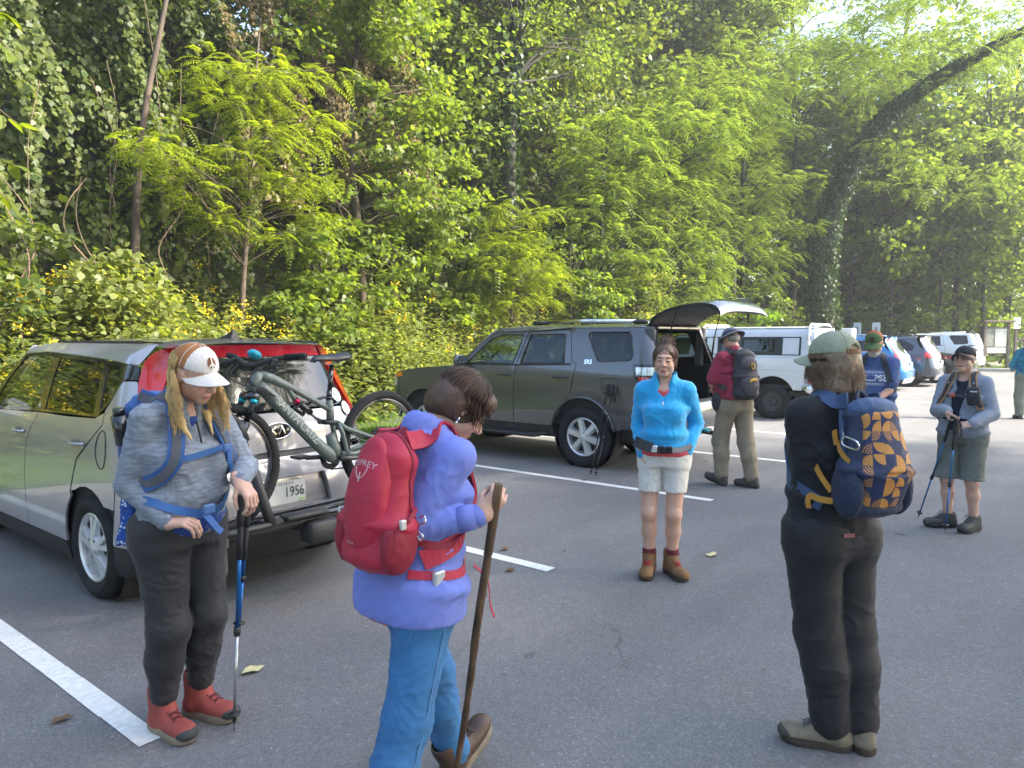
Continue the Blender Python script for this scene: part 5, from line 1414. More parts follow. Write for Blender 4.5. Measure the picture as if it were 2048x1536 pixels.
class Fig:
 """a figure in its own frame (faces +Y, right hand is +X, feet on z=0)"""
 def __init__(s,name,label,px,py,phi,H,depth=None,loc=None,skin=(.50,.30,.215),group='hikers gathered in the parking lot'):
  if loc is None: loc = at_z(px,py)[:2]
  loc = np.array(loc); tc = -loc / np.linalg.norm(loc); rt = np.array([-tc[1],tc[0]])      # picture right as seen from the camera
  rt = rt if (rt @ _rt[:2]) > 0 else -rt
  f = tc * math.cos(rad(phi)) + rt * math.sin(rad(phi))
  s.yaw = math.atan2(f[1],f[0]) - PI / 2; s.loc = loc; s.H = H; s.k = H / 1.65; s.label = label; s.skin = skin; s.group = group
  s.J = {}; k = s.k
  for e,n in ((-1,'L'),(1,'R')):
   s.J['hip' + n] = A3((e * .088,0,.84)) * k; s.J['ankle' + n] = A3((e * .10,-.01,.085)) * k
   s.J['sho' + n] = A3((e * .150,-.01,1.330)) * k
  s.J.update(pelvis=A3((0,0,.90)) * k,waist=A3((0,.0,1.02)) * k,chest=A3((0,.0,1.20)) * k,neck=A3((0,-.012,1.375)) * k,head=A3((0,.018,1.535)) * k)
  s.toe = {'L': (A3((-.12,1,0)),0),'R': (A3((.12,1,0)),0)}
  s.hM = np.eye(3); s.hs = .95 * k ** .5; s.chestM = np.eye(3)
  s.kids = []
 def w2l(s,p):
  d = np.array(p,float)[:2] - s.loc; c,n = math.cos(-s.yaw),math.sin(-s.yaw)
  return A3((c * d[0] - n * d[1],n * d[0] + c * d[1],p[2]))
 def l2w(s,p):
  c,n = math.cos(s.yaw),math.sin(s.yaw); return A3((s.loc[0] + c * p[0] - n * p[1],s.loc[1] + n * p[0] + c * p[1],p[2]))
 def pix(s,px,py,fwd=0.0):
  """local point on the pixel's ray, in the vertical plane through the figure facing the camera, moved fwd metres nearer"""
  d = ray(px,py); L = np.linalg.norm(s.loc); n = s.loc / L; t = (L - fwd) / (d[:2] @ n)
  return s.w2l(_c0 + d * t)
 def lean(s,deg,z0=.9,side=0.0):
  """bend everything above z0 forwards (and to a side)"""
  z0 *= s.k; M = np.array(Matrix.Rotation(rad(-deg),3,'X') @ Matrix.Rotation(rad(side),3,'Y'))
  for n in ('waist','chest','neck','head','shoL','shoR'):
   p = s.J[n] - A3((0,0,z0)); s.J[n] = M @ p + A3((0,0,z0))
  s.chestM = M
 def solve(s,wr,eh,kn=None):
  """wr: wrists dict, eh: elbow hints; legs from hips and ankles"""
  k = s.k
  for n in 'LR':
   e = -1 if n == 'L' else 1
   s.J['wri' + n] = A3(wr[n]); s.J['elb' + n] = ik(s.J['sho' + n],s.J['wri' + n],.275 * k,.24 * k,eh[n])
   hint = (kn or {}).get(n,s.J['hip' + n] * .5 + s.J['ankle' + n] * .5 + A3((e * .05,1,0)))
   s.J['knee' + n] = ik(s.J['hip' + n],s.J['ankle' + n],.389 * k,.372 * k,hint)
   d = s.J['wri' + n] - s.J['elb' + n]; L = np.linalg.norm(d); s.J['wri' + n] = s.J['elb' + n] + d / L * min(L,.24 * k)
 def torso(s,S,off,g=(1,1,1,1),top=True,low=-.16,fwdbelly=0.0,up=1.0):
  """g: girth of hip, belly, chest, shoulder"""
  J,k = s.J,s.k; M = s.chestM; sd = A3((1,0,0)); f = M @ A3((0,1,0))
  o = off
  hipz = J['pelvis'] + A3((0,0,low * k))
  S.loft(hipz,J['pelvis'],sd,(.158 * k * g[0] + o,.108 * k * g[0] + o),(.160 * k * g[0] + o,.110 * k * g[0] + o),.05)
  S.loft(J['pelvis'],J['waist'] + f * fwdbelly,sd,(.160 * k * g[0] + o,.110 * k * g[0] + o),(.126 * k * g[1] + o,.095 * k * g[1] + o),.05)
  S.loft(J['waist'] + f * fwdbelly,J['chest'],M @ sd,(.126 * k * g[1] + o,.095 * k * g[1] + o),(.146 * k * g[2] + o,.104 * k * g[2] + o),.06)
  if top:
   mid = (J['shoL'] + J['shoR']) / 2
   S.loft(J['chest'],mid - M @ A3((0,0,.035 * k)),M @ sd,(.146 * k * g[2] + o,.104 * k * g[2] + o),(.128 * k * g[3] + o,.070 * k + o),.06)
   S.chain([J['shoL'],mid + (J['neck'] - mid) * .72,J['shoR']],[.043 * k + o,.054 * k + o,.043 * k + o],.05)
   S.cone(mid,J['neck'],.075 * k + o * .6,.058 * k + o * .5,.04)
 def bust(s,S,off,r=.062,y=.085,z=-.01,x=.070):
  for e in (-1,1): S.ell(s.J['chest'] + s.chestM @ (A3((e * x,y,z)) * s.k),A3((r,r * .85,r)) * s.k + off,s.chestM,.05)
 def sleeve(s,S,n,off,rs=(.046,.042,.038,.027),upto=1.0,k=.012):
  J,q = s.J,s.k; a,b,c = J['sho' + n],J['elb' + n],J['wri' + n]
  r = [x * q + off for x in rs]
  if upto <= .5: S.cone(a,a + (b - a) * upto * 2,r[0],r[1] + .008,k)
  else:
   S.cone(a,b,r[0],r[2],k); S.cone(b,b + (c - b) * (upto - .5) * 2,r[2],r[3],k)
 def leg(s,S,n,off,rs=(.084,.054,.051,.036),upto=1.0,k=.05,start=0.0):
  J,q = s.J,s.k; a,b,c = J['hip' + n],J['knee' + n],J['ankle' + n]
  r = [x * q + off for x in rs]; a0 = a + (b - a) * start
  if upto <= .5: S.cone(a0,a + (b - a) * upto * 2,r[0],r[1],k)
  else:
   S.cone(a0,b,r[0] + (r[1] - r[0]) * start,r[1],k)
   m = b + (c - b) * .35; e = b + (c - b) * (upto - .5) * 2
   bk = A3((0,-.014 * q,0))
   S.cone(b,m + bk,r[1],r[2],k); S.cone(m + bk,e,r[2],r[3],k)
 def trousers(s,off,rs,upto,g=1.0,gl=.085,top=-.02,low=-.10,hem=None):
  out = []
  for n in 'LR':
   S = Soft(); s.torso(S,off * .7,(g,1.0,1,1),top=False,low=low); s.glute(S,off * .5,gl); s.leg(S,n,off,rs,upto=upto)
   S.cut(s.J['waist'] + A3((0,0,top)),(0,0,1))
   if hem is not None: S.cut(A3((0,0,hem)),(0,0,-1))
   out.append(S)
  return out
 def glute(s,S,off,r=.085):
  for e in (-1,1): S.ell(s.J['pelvis'] + A3((e * .075,-.045,-.06)) * s.k,A3((r,r * .9,r)) * s.k + off,None,.06)
 def cloth(s,name,S,h,m,amp=.004,seed=1,lam=.11,where=None,aniso=(1,1,.8),smooth=1,also=()):
  V,F = S.mesh(h,also); V = smooth_mesh(V,F,smooth)
  if amp: V = folds(V,F,amp,seed,lam,where(V) if where else None,aniso)
  o = mk(name,V,F.astype(np.int32),m,s.root); s.kids.append(o); return o
 def body(s,hands=(),bare_legs=False,bare_arms=(),mouth=0.0,beard=None,lip=None,jaw=1.0,hres=.0042,ears=True,open_eyes=True):
  J,k = s.J,s.k
  parts = []
  S = Soft(); s.torso(S,-.014,low=-.05)
  for n in 'LR':
   s.sleeve(S,n,-.008,upto=.9); s.leg(S,n,-.012)
  parts.append(S.mesh(.014))
  S = Soft(); S.cone(J['neck'] - s.chestM @ A3((0,0,.05)),J['neck'] * .35 + J['head'] * .65 - s.hM @ A3((0,.026,.04)) * s.hs,.058 * k,.050 * s.hs,.03)
  S.ell(J['neck'] - s.chestM @ A3((0,-.02,.06)),A3((.11,.065,.055)) * k,s.chestM,.05)
  head_soft(S,J['head'],s.hM,s.hs,mouth,ears,jaw); parts.append(S.mesh(hres));
  for hnd in hands:
   S = Soft(); n = hnd['n']; S.cone(J['wri' + n] + (J['elb' + n] - J['wri' + n]) * .25,J['wri' + n],.034 * k,.025 * k,.01)
   hand_soft(S,J['wri' + n],hnd['d'],hnd['p'],hnd['t'],.94 * k,hnd.get('curl',(.35,) * 4),hnd.get('thumb',.4),hnd.get('spread',.05),hnd.get('tin',.35)); parts.append(S.mesh(.0036))
  for n in bare_arms:
   S = Soft(); s.sleeve(S,n,-.002,(.048,.044,.038,.027)); parts.append(S.mesh(.006))
  if bare_legs:
   for n in 'LR':
    S = Soft(); s.leg(S,n,0,(.078,.052,.050,.032),start=.2,k=.03)
    S.ell(J['knee' + n] + A3((0,.026,.01)) * k,A3((.034,.026,.04)) * k,None,.03)
    f = J['ankle' + n]
    for e in (-1,1): S.ell(f + A3((e * .034,-.005,-.005)) * k,A3((.012,.014,.014)),None,.02)
    parts.append(S.mesh(.0062))
  V,F,o = [],[],0
  for v,f in parts: V.append(smooth_mesh(v,f,1,.4)); F.append(f + o); o += len(v)
  V = np.concatenate(V); F = np.concatenate(F)
  me = np_mesh('person',V,F.astype(np.int32))
  C = skin_colours(V,J['head'],s.hM,s.hs,s.skin,lip or (s.skin[0] * .85,s.skin[1] * .50,s.skin[2] * .55),beard=beard)
  at = me.color_attributes.new('col','FLOAT_COLOR','POINT'); at.data.foreach_set('color',np.concatenate([C,np.ones((len(C),1))],1).astype(np.float32).ravel())
  s.root = link('person',me,SKINMAT,None,(s.loc[0],s.loc[1],0),(0,0,s.yaw)); tag(s.root,s.label,'person',s.group)
  if open_eyes:
   for e in (-1,1):
    c = J['head'] + s.hM @ (A3((e * .031,.083,.005)) * s.hs); g = G()
    g.lathe([(0,.0108),(.004,.0101),(.008,.0072),(.0105,.002),(.0108,0)],14,'y',c)
    ob = mk('eye',[tuple(c + s.hM @ (A3(v) - c) * A3((1,1,1)) * s.hs) for v in g.V],g.F,EYEMAT,s.root)
    c2 = c + s.hM @ A3((0,.0003,-.001)); g = G(); g.lathe([(0,.0114),(.0026,.0112),(.0048,.0102)],12,'y',c2)
    mk('iris',[tuple(c2 + s.hM @ (A3(v) - c2) * s.hs) for v in g.V],g.F,IRISMAT,ob)
  return s.root
 def shoe(s,n,up_m,sole_m,high=.13,lace=None,toe_m=None,L=.275,trim=None):
  """walking shoe under ankle n, heading/pitch from s.toe"""
  J,k = s.J,s.k; hd,pitch = s.toe[n]; hd = hd / np.linalg.norm(hd); a = J['ankle' + n]
  M = np.array(rot_to(Vector(hd),(0,0,1)) @ Matrix.Rotation(rad(pitch),3,'X'))
  q = L / .275; base = a - M @ A3((0,0,.085 * k)); T = lambda x,y,z: base + M @ A3((x * q,y * q,z))
  S = Soft()
  S.ell(T(0,-.035,.045),(.040 * q,.048 * q,.045),M,.02); S.ell(T(0,.03,.055),(.041 * q,.065 * q,.050),M,.03)
  S.ell(T(0,.11,.045),(.047 * q,.075 * q,.036),M,.03); S.ell(T(0,.155,.042),(.043 * q,.045 * q,.032),M,.02)
  S.cone(T(0,-.018,.06),T(0,-.022,high),.045 * q,.048 * q,.025)
  S.cone(T(0,.03,.085),T(0,.012,high - .01),.036 * q,.036 * q,.03)
  S.cone(T(0,-.02,high - .01),T(0,-.02,high + .05),.036 * q,.038 * q,.004,-1)
  S.cut(T(0,0,.016),M @ A3((0,0,-1)))
  V,F = S.mesh(.0052); o = mk('boot' if high > .1 else 'shoe',smooth_mesh(V,F,1),F.astype(np.int32),up_m,s.root)
  out = []
  prof = [(-.080,.012),(-.070,.032),(-.03,.042),(.03,.040),(.08,.049),(.13,.052),(.17,.042),(.19,.022),(.196,.006)]
  out = [(w,y) for y,w in prof] + [(-w,y) for y,w in prof[::-1]]
  g = G(); nn = len(out)
  lv = [(0.0,.93),(.012,1.0),(.026,1.0),(.034,.95)]
  VV = [T(x * f,y * (f * .5 + .5),z + (.010 * max(0,(y - .12) / .08) ** 2 if True else 0)) for z,f in lv for x,y in out]
  FF = [tuple(range(nn)),tuple(range(3 * nn,4 * nn))[::-1]]
  for l in range(3): FF += [(l * nn + (i + 1) % nn,l * nn + i,(l + 1) * nn + i,(l + 1) * nn + (i + 1) % nn) for i in range(nn)]
  so = mk('sole',VV,FF,sole_m,o); sharp(so.data,40)
  if toe_m:
   S = Soft(); S.ell(T(0,.160,.040),(.046 * q,.044 * q,.033),M,.01); S.cut(T(0,.135,.03),M @ A3((0,-1,.35))); S.cut(T(0,0,.02),M @ A3((0,0,-1)))
   V,F = S.mesh(.005); mk('toe_cap',V,F.astype(np.int32),toe_m,o)
  if lace:
   g = G(); zt = lambda y: .083 + (.11 - y) * .52 if y > .03 else .1246 + (.03 - y) * 1.0
   ys = np.linspace(.105,.035 if high < .11 else .0,6)
   for i,y in enumerate(ys):
    e = 1 if i % 2 else -1
    g.tube([T(-.024,y,zt(y) - .004),T(0,y - .006,zt(y) + .008),T(.024,y - .012,zt(y - .012) - .002)],.0026,5)
    g.tube([T(.024,y,zt(y) - .004),T(0,y - .006,zt(y) + .010),T(-.024,y - .012,zt(y - .012) - .002)],.0026,5)
   y = ys[-1]
   for e in (-1,1): g.tube(spline([T(0,y,zt(y) + .008),T(e * .025,y + .015,zt(y) + .02),T(e * .045,y + .012,zt(y) + .004),T(e * .02,y + .006,zt(y) + .004),T(e * .05,y + .03,zt(y) - .012)],4),.0024,5)
   l = g.build('laces',lace,o,True); l['kind'] = 'stuff'
  return o
 def cap(s,m,m2=None,brim=True,back=False,visor_m=None,lift=0.0,tilt=0.0):
  """baseball cap; m2 for the rear half"""
  c = s.J['head']; M = s.hM @ np.array(Matrix.Rotation(rad(-tilt),3,'X')); q = s.hs; T = lambda x,y,z: c + M @ (A3((x,y,z)) * q)
  S = Soft(); S.ell(T(0,-.014,.036 + lift),A3((.086,.106,.094)) * q,M,.01); S.cut(T(0,0,.034 + lift),M @ A3((0,.0,-1)))
  S.ell(T(0,-.014,.010 + lift),A3((.079,.099,.092)) * q,M,.003,-1)
  if back: S.ell(T(0,-.125,.045 + lift),A3((.034,.04,.030)) * q,M,.004,-1)
  V,F = S.mesh(.0055); V = folds(V,F,.0014,5,.06)
  o = mk('cap',V,F.astype(np.int32),[m] + ([m2] if m2 else []),s.root)
  if m2:
   loc = (V - c) @ M / q; fc = loc[F].mean(1); o.data.polygons.foreach_set('material_index',(fc[:,1] < .012).astype(np.int32))
  g = G()
  for i in range(6):
   a = PI * i / 3; g.tube([T(.0865 * math.sin(t) * math.cos(a),-.014 + .1065 * math.sin(t) * math.sin(a),.036 + lift + .0945 * math.cos(t)) for t in np.linspace(.08,PI / 2,9)],.0012,4)
  g.lathe([(0,.006),(.006,.004),(.008,0)],10,'z',(0,0,0)) if False else None
  g.build('cap_seams',m,o,True)['kind'] = 'stuff'
  if brim:
   V,F = [],[]; n = 16; rows = 6
   for j in range(rows + 1):
    r = j / rows
    for i in range(n + 1):
     a = rad(-78 + 156 * i / n); x = .084 * math.sin(a) * (1 + .02 * r); y = -.014 + .104 * math.cos(a) + r * .082 * max(0,math.cos(a * .92)) ** .7
     z = .040 + lift - .022 * r - .55 * x * x / .084 * (1 - .3 * r); V.append(T(x,y,z));
   N0 = len(V)
   V += [v + M @ A3((0,0,-.0035)) for v in V[:N0]]
   for j in range(rows):
    for i in range(n):
     q4 = (j * (n + 1) + i,j * (n + 1) + i + 1,(j + 1) * (n + 1) + i + 1,(j + 1) * (n + 1) + i); F += [q4[::-1],tuple(v + N0 for v in q4)]
   i0 = rows * (n + 1); F += [(i0 + i + 1,i0 + i,i0 + i + N0,i0 + i + 1 + N0) for i in range(n)]
   mk('cap_visor',V,F,visor_m or m,o)
  s.capT = T; s.capM = M; return o
 def hair(s,strands,m,r0=.0016,seed=3):
  g = G()
  for pts in strands: g.tube(pts,[r0 * (1 - .6 * (i / (len(pts) - 1))) for i in range(len(pts))],3,False)
  o = g.build('hair',m,s.root,True); return o
 def surf(s,obj):
  me = obj.data; return BVHTree.FromPolygons([v.co for v in me.vertices],[tuple(p.vertices) for p in me.polygons])
 def strap(s,name,objs,pts,w,m,off=.004,t=.004,parent=None,n=6,world=False):
  """webbing laid over garments: points are snapped to the nearest cloth"""
  trees = [s.surf(o) for o in objs]; P,N = [],[]
  for p in spline(pts,n):
   best = None
   for tr in trees:
    c,nn,i,d = tr.find_nearest(Vector(p))
    if c is not None and (best is None or d < best[2]): best = (c,nn,d)
   c,nn,d = best
   inside = (Vector(p) - c).dot(nn) < .0
   base = c if (inside or d < .05) else Vector(p)
   P.append(base + nn * off); N.append(nn)
  for _ in range(9):
   N = [N[0]] + [(N[i - 1] + N[i] * 2 + N[i + 1]).normalized() for i in range(1,len(N) - 1)] + [N[-1]]
   P = [P[0]] + [(P[i - 1] + P[i] * 2 + P[i + 1]) / 4 for i in range(1,len(P) - 1)] + [P[-1]]
  V,F = ribbon_vf(P,N,w,t)
  par = parent if parent is not None else s.root
  o = mk(name,V,F,m,par,smooth=False); return o
def cloth_mat(name,c,rough=.8,weave=350,heather=0.0,bump=.12,sheen=.06,var=.06,stretch=None):
 if heather: return mat(name,c,rough,var=heather,vscale=60,bump=bump,bscale=weave,sheen=sheen,stretch=stretch or (.35,.35,1.6),detail=3)
 return mat(name,c,rough,var=var,vscale=9,bump=bump,bscale=weave,sheen=sheen)
WEBBLUE = cloth_mat('blue webbing',(.028,.105,.30),.7)
HAIRBLOND = mat('blond hair',(.60,.41,.17),.42,var=.25,vscale=40)
HAIRBROWN = mat('dark brown hair',(.075,.040,.024),.5,var=.3,vscale=30)
HAIRMID = mat('ash brown hair',(.23,.155,.095),.45,var=.35,vscale=40)
HAIRCURL = mat('curly brown hair',(.12,.062,.038),.45,var=.35,vscale=40)
def strands(f,n,az,zend,seed,out=.012,wave=.006,start=(.25,1.0),thick=.016,side=0.0,tuck=0.0,r=(.083,.104,.094),pts=11,up0=.0):
 """hair lying over the skull and then falling; az degrees from the nose towards her right"""
 R = random.Random(seed); res = []; c = f.J['head']; q = f.hs
 for _ in range(n):
  a = rad(R.uniform(*az)); th0 = R.uniform(*start); ex = R.uniform(.2,1) * thick; ze = R.uniform(*zend) * q; path = []
  ph = R.uniform(0,6.28); th1 = 1.75
  for j in range(pts):
   t = j / (pts - 1)
   if t < .5:
    th = th0 + (th1 - th0) * t / .5
    p = A3((math.sin(a) * math.sin(th) * (r[0] + ex),-.014 + math.cos(a) * math.sin(th) * (r[1] + ex),.03 + up0 + math.cos(th) * (r[2] + ex)))
    last = c + f.hM @ (p * q); path.append(last)
   else:
    u = (t - .5) / .5; d = f.hM @ A3((math.sin(a),math.cos(a),0))
    e = last + A3((0,0,-(abs(ze)) * u)) + d * (out * math.sin(u * PI / 2) - tuck * u * u) + A3((math.sin(ph + u * 5),math.cos(ph * 1.7 + u * 5),0)) * wave * u
    path.append(e)
  res.append(path)
 return res
def hair_obj(f,soft,strand_list,m,res=.006,amp=.003,seed=4,name='hair',r0=.0016):
 V,F = soft.mesh(res); V = folds(V,F,amp,seed,.03,None,(1,1,.25))
 g = G()
 for p in strand_list: g.tube(p,[r0 * (1 - .55 * (i / (len(p) - 1))) for i in range(len(p))],3,False)
 o = len(V); GV = np.array(g.V).reshape(-1,3)
 return mk(name,np.concatenate([V,GV]) if len(GV) else V,[tuple(x) for x in F.tolist()] + [tuple(i + o for i in x) for x in g.F],m,f.root)
def pole(name,top,bot,label,group,shaft,lower,grip_m,mid=.5,strap=True,thick=.0085,cross=None):
 top,bot = Vector(top),Vector(bot); d = (bot - top); L = d.length; d.normalize()
 p = empty(name,tuple(bot),0,label,'trekking pole',group); at = lambda t: (top + d * t) - bot
 G().tube([at(0),at(.015),at(.05),at(.10),at(.13)],[.014,.018,.015,.016,.013],10).build('grip',grip_m,p,True)
 if mid: G().tube([at(.13),at(.27)],[.0125,.0115],10).build('lower_grip',grip_m,p,True)
 G().tube([at(.12),at(L * .58)],thick,10).build('upper_shaft',shaft,p,True)
 G().tube([at(L * .57),at(L - .03)],thick * .78,10).build('lower_shaft',lower,p,True)
 G().tube([at(L * .555),at(L * .59)],thick * 1.7,8).build('clamp',PLASTIC,p,True)
 G().tube([at(L - .085),at(L - .04)],[.009,.0075],8).build('tip_holder',PLASTIC,p,True)
 bk = at(L - .072); Rm = rot_to(-d,(1,0,0)); V,F = lathe_vf([(.008,-.004),(.024,-.003),(.025,.003),(.008,.006)],14,'y'); mk('basket',[Rm @ Vector(v) + bk for v in V],F,PLASTIC,p)
 G().tube([at(L - .04),at(L)],[.005,.002],6).build('tip',STEEL,p,True)
 if strap:
  a = at(.02); s = Vector((d.y,-d.x,0)); s = s.normalized() if s.length > .01 else Vector((1,0,0))
  pts = spline([a,a + s * .035 + Vector((0,0,-.03)),a + s * .045 + Vector((0,0,-.12)),a + s * .02 + Vector((0,0,-.16)),a + s * .012 + Vector((0,0,-.08)),a + Vector((0,0,-.02))],4)
  g = G().ribbon(pts,tuple(s.cross(Vector((0,0,1)))),.016,.0025); g.build('wrist_strap',PLASTIC,p)
 return p
def web(parent,pts,nrm,w,m,name='strap',t=.003):
 g = G().ribbon(pts,nrm,w,t); return g.build(name,m,parent)
def pack_frame(f,z=0.0,back=.135):
 """maps (x right, y out from the back, z up) about the middle of the back into the figure's frame"""
 M = f.chestM; o = f.J['chest'] + M @ (A3((0,-back,z)) * f.k)
 return lambda x,y,zz: o + M @ A3((x,-y,zz))
def new_pack(f,label,name='backpack'):
 e = empty(name,(f.loc[0],f.loc[1],0),f.yaw,label,'backpack','backpacks worn by the hikers'); return e
def shoulder_straps(f,e,shirt,m,w=.06,zt=.17,zb=-.16,back=.13,x=.085,pad=.009,front=.155,name='shoulder_strap',sides='LR',xb=.15):
 k = f.k; M = f.chestM; J = f.J
 for n in sides:
  s = -1 if n == 'L' else 1
  sh = (J['sho' + n] + J['neck']) / 2
  pts = [J['chest'] + M @ A3((s * x * .8,-back - .02,zt * k)),sh + M @ A3((0,-.06,.035)),sh + M @ A3((0,.01,.065)),sh + M @ A3((s * .005,.085,.02)),
               J['chest'] + M @ A3((s * (x + .03),front,.04)),J['chest'] + M @ A3((s * (x + .055),front * .85,-.06)),J['chest'] + M @ A3((s * (xb + .035),.03,-.13)),J['chest'] + M @ A3((s * xb * .9,-back * .8,zb))]
  f.strap(name,[shirt],pts,w,m,.003,pad,e)
# ---------------------------------------------------------------- 1. woman in heather grey pullover, left
def fig_grey():
 f = Fig('person','woman in a heather grey pullover and white and tan cap buckling her waist strap',372,1444,34,1.64,skin=(.58,.35,.26))
 f.lean(5); f.hM = f.chestM @ eul(10,21,5); f.J['head'] += A3((.0,.060,-.022)); k = f.k
 f.J['ankleR'] = A3((-.0,0,.085)) + f.pix(328,1462,.04) * A3((1,1,0)); f.J['ankleL'] = A3((0,0,.085)) + f.pix(400,1430,-.04) * A3((1,1,0))
 f.toe = {'R': (A3((.02,1,0)),0),'L': (A3((-.22,1,0)),0)}
 f.solve({'R': f.pix(338,1046,.20),'L': f.pix(480,963,.22)},{'R': f.pix(215,985,.0),'L': f.pix(500,930,-.16)})
 J = f.J; wr = J['wriR']; hd = f.pix(405,1040,.28) - wr
 wl = J['wriL']; hl = f.pix(502,1000,.26) - wl
 f.body(hands=[dict(n='R',d=hd,p=A3((0,-.6,-.7)),t=A3((0,.4,1)),curl=(.75,.7,.65,.6),thumb=.7,tin=.5),
                  dict(n='L',d=hl * A3((1,1,.75)),p=A3((0,-.15,-1)),t=A3((1,.3,.2)),curl=(.55,.6,.6,.6),thumb=.6)],jaw=1.08,lip=(.42,.13,.12))
 PUL = cloth_mat('heather grey jersey',(.205,.235,.285),.85,heather=.30)
 S = Soft(); f.torso(S,.014,(1.08,1.25,1.14,1.02),low=-.05,fwdbelly=.025); f.bust(S,.010,.070,.080,-.045,.075)
 S.ell(J['waist'] + A3((0,.05,-.02)),(.150,.105,.12),None,.06)
 for n in 'LR': f.sleeve(S,n,.013,(.054,.047,.043,.026),upto=.97)
 S.cone(J['neck'] - f.chestM @ A3((0,0,.02)),J['neck'] + f.chestM @ A3((0,.012,.05)),.082,.072,.02); S.cone(J['neck'],J['neck'] + f.chestM @ A3((0,.02,.12)),.056,.066,.006,-1)
 S.ell(J['neck'] + f.chestM @ A3((0,.095,.015)),(.022,.05,.075),f.chestM,.01,-1)
 pul = f.cloth('pullover',S,.0078,PUL,.0065,11,.095)
 g = G(); g.tube([tuple(J['neck'] + f.chestM @ A3((0,y,z))) for y,z in ((.105,-.05),(.128,-.10),(.150,-.155))],.004,6); g.build('zip',PLASTIC,pul)
 S = Soft(); f.torso(S,.006,(1.1,1.2,1.05,1),low=-.14,fwdbelly=.02); S.cut(J['waist'] + A3((0,0,.06)),(0,0,1)); S.ell(J['waist'] + A3((0,.045,-.08)),(.150,.10,.11),None,.05)
 S.cut(J['pelvis'] + A3((0,0,-.055)),(0,0,-1))
 f.cloth('blue_undershirt_hem',S,.009,cloth_mat('royal blue cotton',(.012,.045,.24)),.005,6,.08)
 S = Soft(); S.cone(J['neck'] - A3((0,0,.07)),J['neck'] + f.chestM @ A3((0,.0,-.02)),.066,.060,.02); S.ell(J['neck'] + f.chestM @ A3((0,.05,-.07)),(.06,.045,.05),f.chestM,.03)
 f.cloth('undershirt_neck',S,.007,cloth_mat('royal blue cotton',(.012,.045,.24)),.002)
 TR = cloth_mat('charcoal nylon trousers',(.017,.017,.020),.62,var=.12)
 S = f.trousers(.016,(.098,.060,.054,.040),.885,1.08,.092)
 f.cloth('trousers',S[0],.0085,TR,.0065,21,.10,lambda V: np.clip(1.15 - V[:,2] * .7,.3,1.2),(1,1,1.6),also=S[1:])
 BOOT = mat('brick red suede',(.30,.060,.048),.8,var=.2,vscale=14,bump=.1,bscale=150); SOLE = mat('tan rubber sole',(.22,.18,.13),.8,var=.2,vscale=25)
 LACE = mat('maroon lace',(.09,.02,.03),.8)
 for n in 'LR': f.shoe(n,BOOT,SOLE,.175,LACE,mat('dark rubber toe',(.035,.038,.036),.7))
 cap = f.cap(mat('white cotton twill',(.66,.63,.60),.85,bump=.1,bscale=300),mat('tan mesh',(.34,.14,.045),.8,bump=.3,bscale=500),lift=.004,tilt=-5)
 T = f.capT
 def on_cap(u,v,d=0.0):
  a = u / .095 + .10; e = v / .094 + .50
  return T(-.088 * math.sin(-a) * math.cos(e),-.014 + .108 * math.cos(a) * math.cos(e),.036 + .004 + .096 * math.sin(e)) + (f.capM @ A3((math.sin(a) * math.cos(e),math.cos(a) * math.cos(e),math.sin(e)))) * (.0012 + d)
 n = 28; V = [on_cap(.024 * r * math.cos(t),.024 * r * math.sin(t)) for r in (0,.5,1) for t in np.linspace(0,2 * PI,n,False)]
 Fc = [(r * n + i,r * n + (i + 1) % n,(r + 1) * n + (i + 1) % n,(r + 1) * n + i) for r in (0,1) for i in range(n)]
 bd = mk('peace_badge',V,[q[::-1] for q in Fc],mat('brown patch',(.18,.060,.022),.8),cap)
 g = G()
 for (u0,v0,u1,v1) in ((0,.024,0,-.024),(0,-.002,.016,-.018),(0,-.002,-.016,-.018)):
  V,Fq = ribbon_vf([on_cap(u0 + (u1 - u0) * t,v0 + (v1 - v0) * t,.001) for t in np.linspace(0,1,5)],tuple(f.capM @ A3((0,.8,.6))),.0055,.0008); g.add(V,Fq)
 g.build('peace_mark',mat('white stitching',(.7,.68,.62),.8),bd)
 text_on('cap_lettering','Save the planet',.0155,lambda u,v,d: T(-.045 + u * .62,.150 + u * .42 + v * .5 - (u + .03) ** 2 * 3,.030 + v * .2 - .55 * (-.045 + u * .62) ** 2 / .084 * .8 + .0035),mat('brown stitching',(.22,.10,.04),.8),cap)
 S = Soft(); c = J['head']; Tm = lambda x,y,z: c + f.hM @ (A3((x,y,z)) * f.hs)
 S.ell(Tm(0,-.03,.0),A3((.081,.085,.09)) * f.hs,f.hM,.02)
 for e in (-1,1):
  p0 = Tm(e * .070,-.060,-.02); S.chain([p0,p0 + A3((e * .006,.0,-.09)),p0 + A3((e * .004,.055,-.19)),p0 + A3((-e * .012,.105,-.265))],[.014,.014,.012,.004],.03)
 S.cut(Tm(0,0,.045),f.hM @ A3((0,0,1)))
 st = strands(f,330,(100,150),(.14,.28),3,.020,.016,(1.1,1.4),.012) + strands(f,330,(-150,-80),(.16,.30),4,.018,.016,(1.1,1.4),.012)
 for q in st:
  for j in range(6,11): q[j] = q[j] + A3((0,.012 * (j - 5),0))
 hair_obj(f,S,st,HAIRBLOND,.006,.004,r0=.0024)
 e = new_pack(f,'blue day pack on the woman in the heather grey pullover'); P = pack_frame(f,-.02,.15)
 BLU = cloth_mat('blue pack nylon',(.022,.085,.27),.6)
 S = Soft(); S.ell(P(0,.065,.0),(.135,.085,.22),f.chestM,.04); S.ell(P(0,.06,.12),(.12,.075,.10),f.chestM,.05); V,F = S.mesh(.009); mk('bag',folds(V,F,.006,3,.09),F.astype(np.int32),BLU,e)
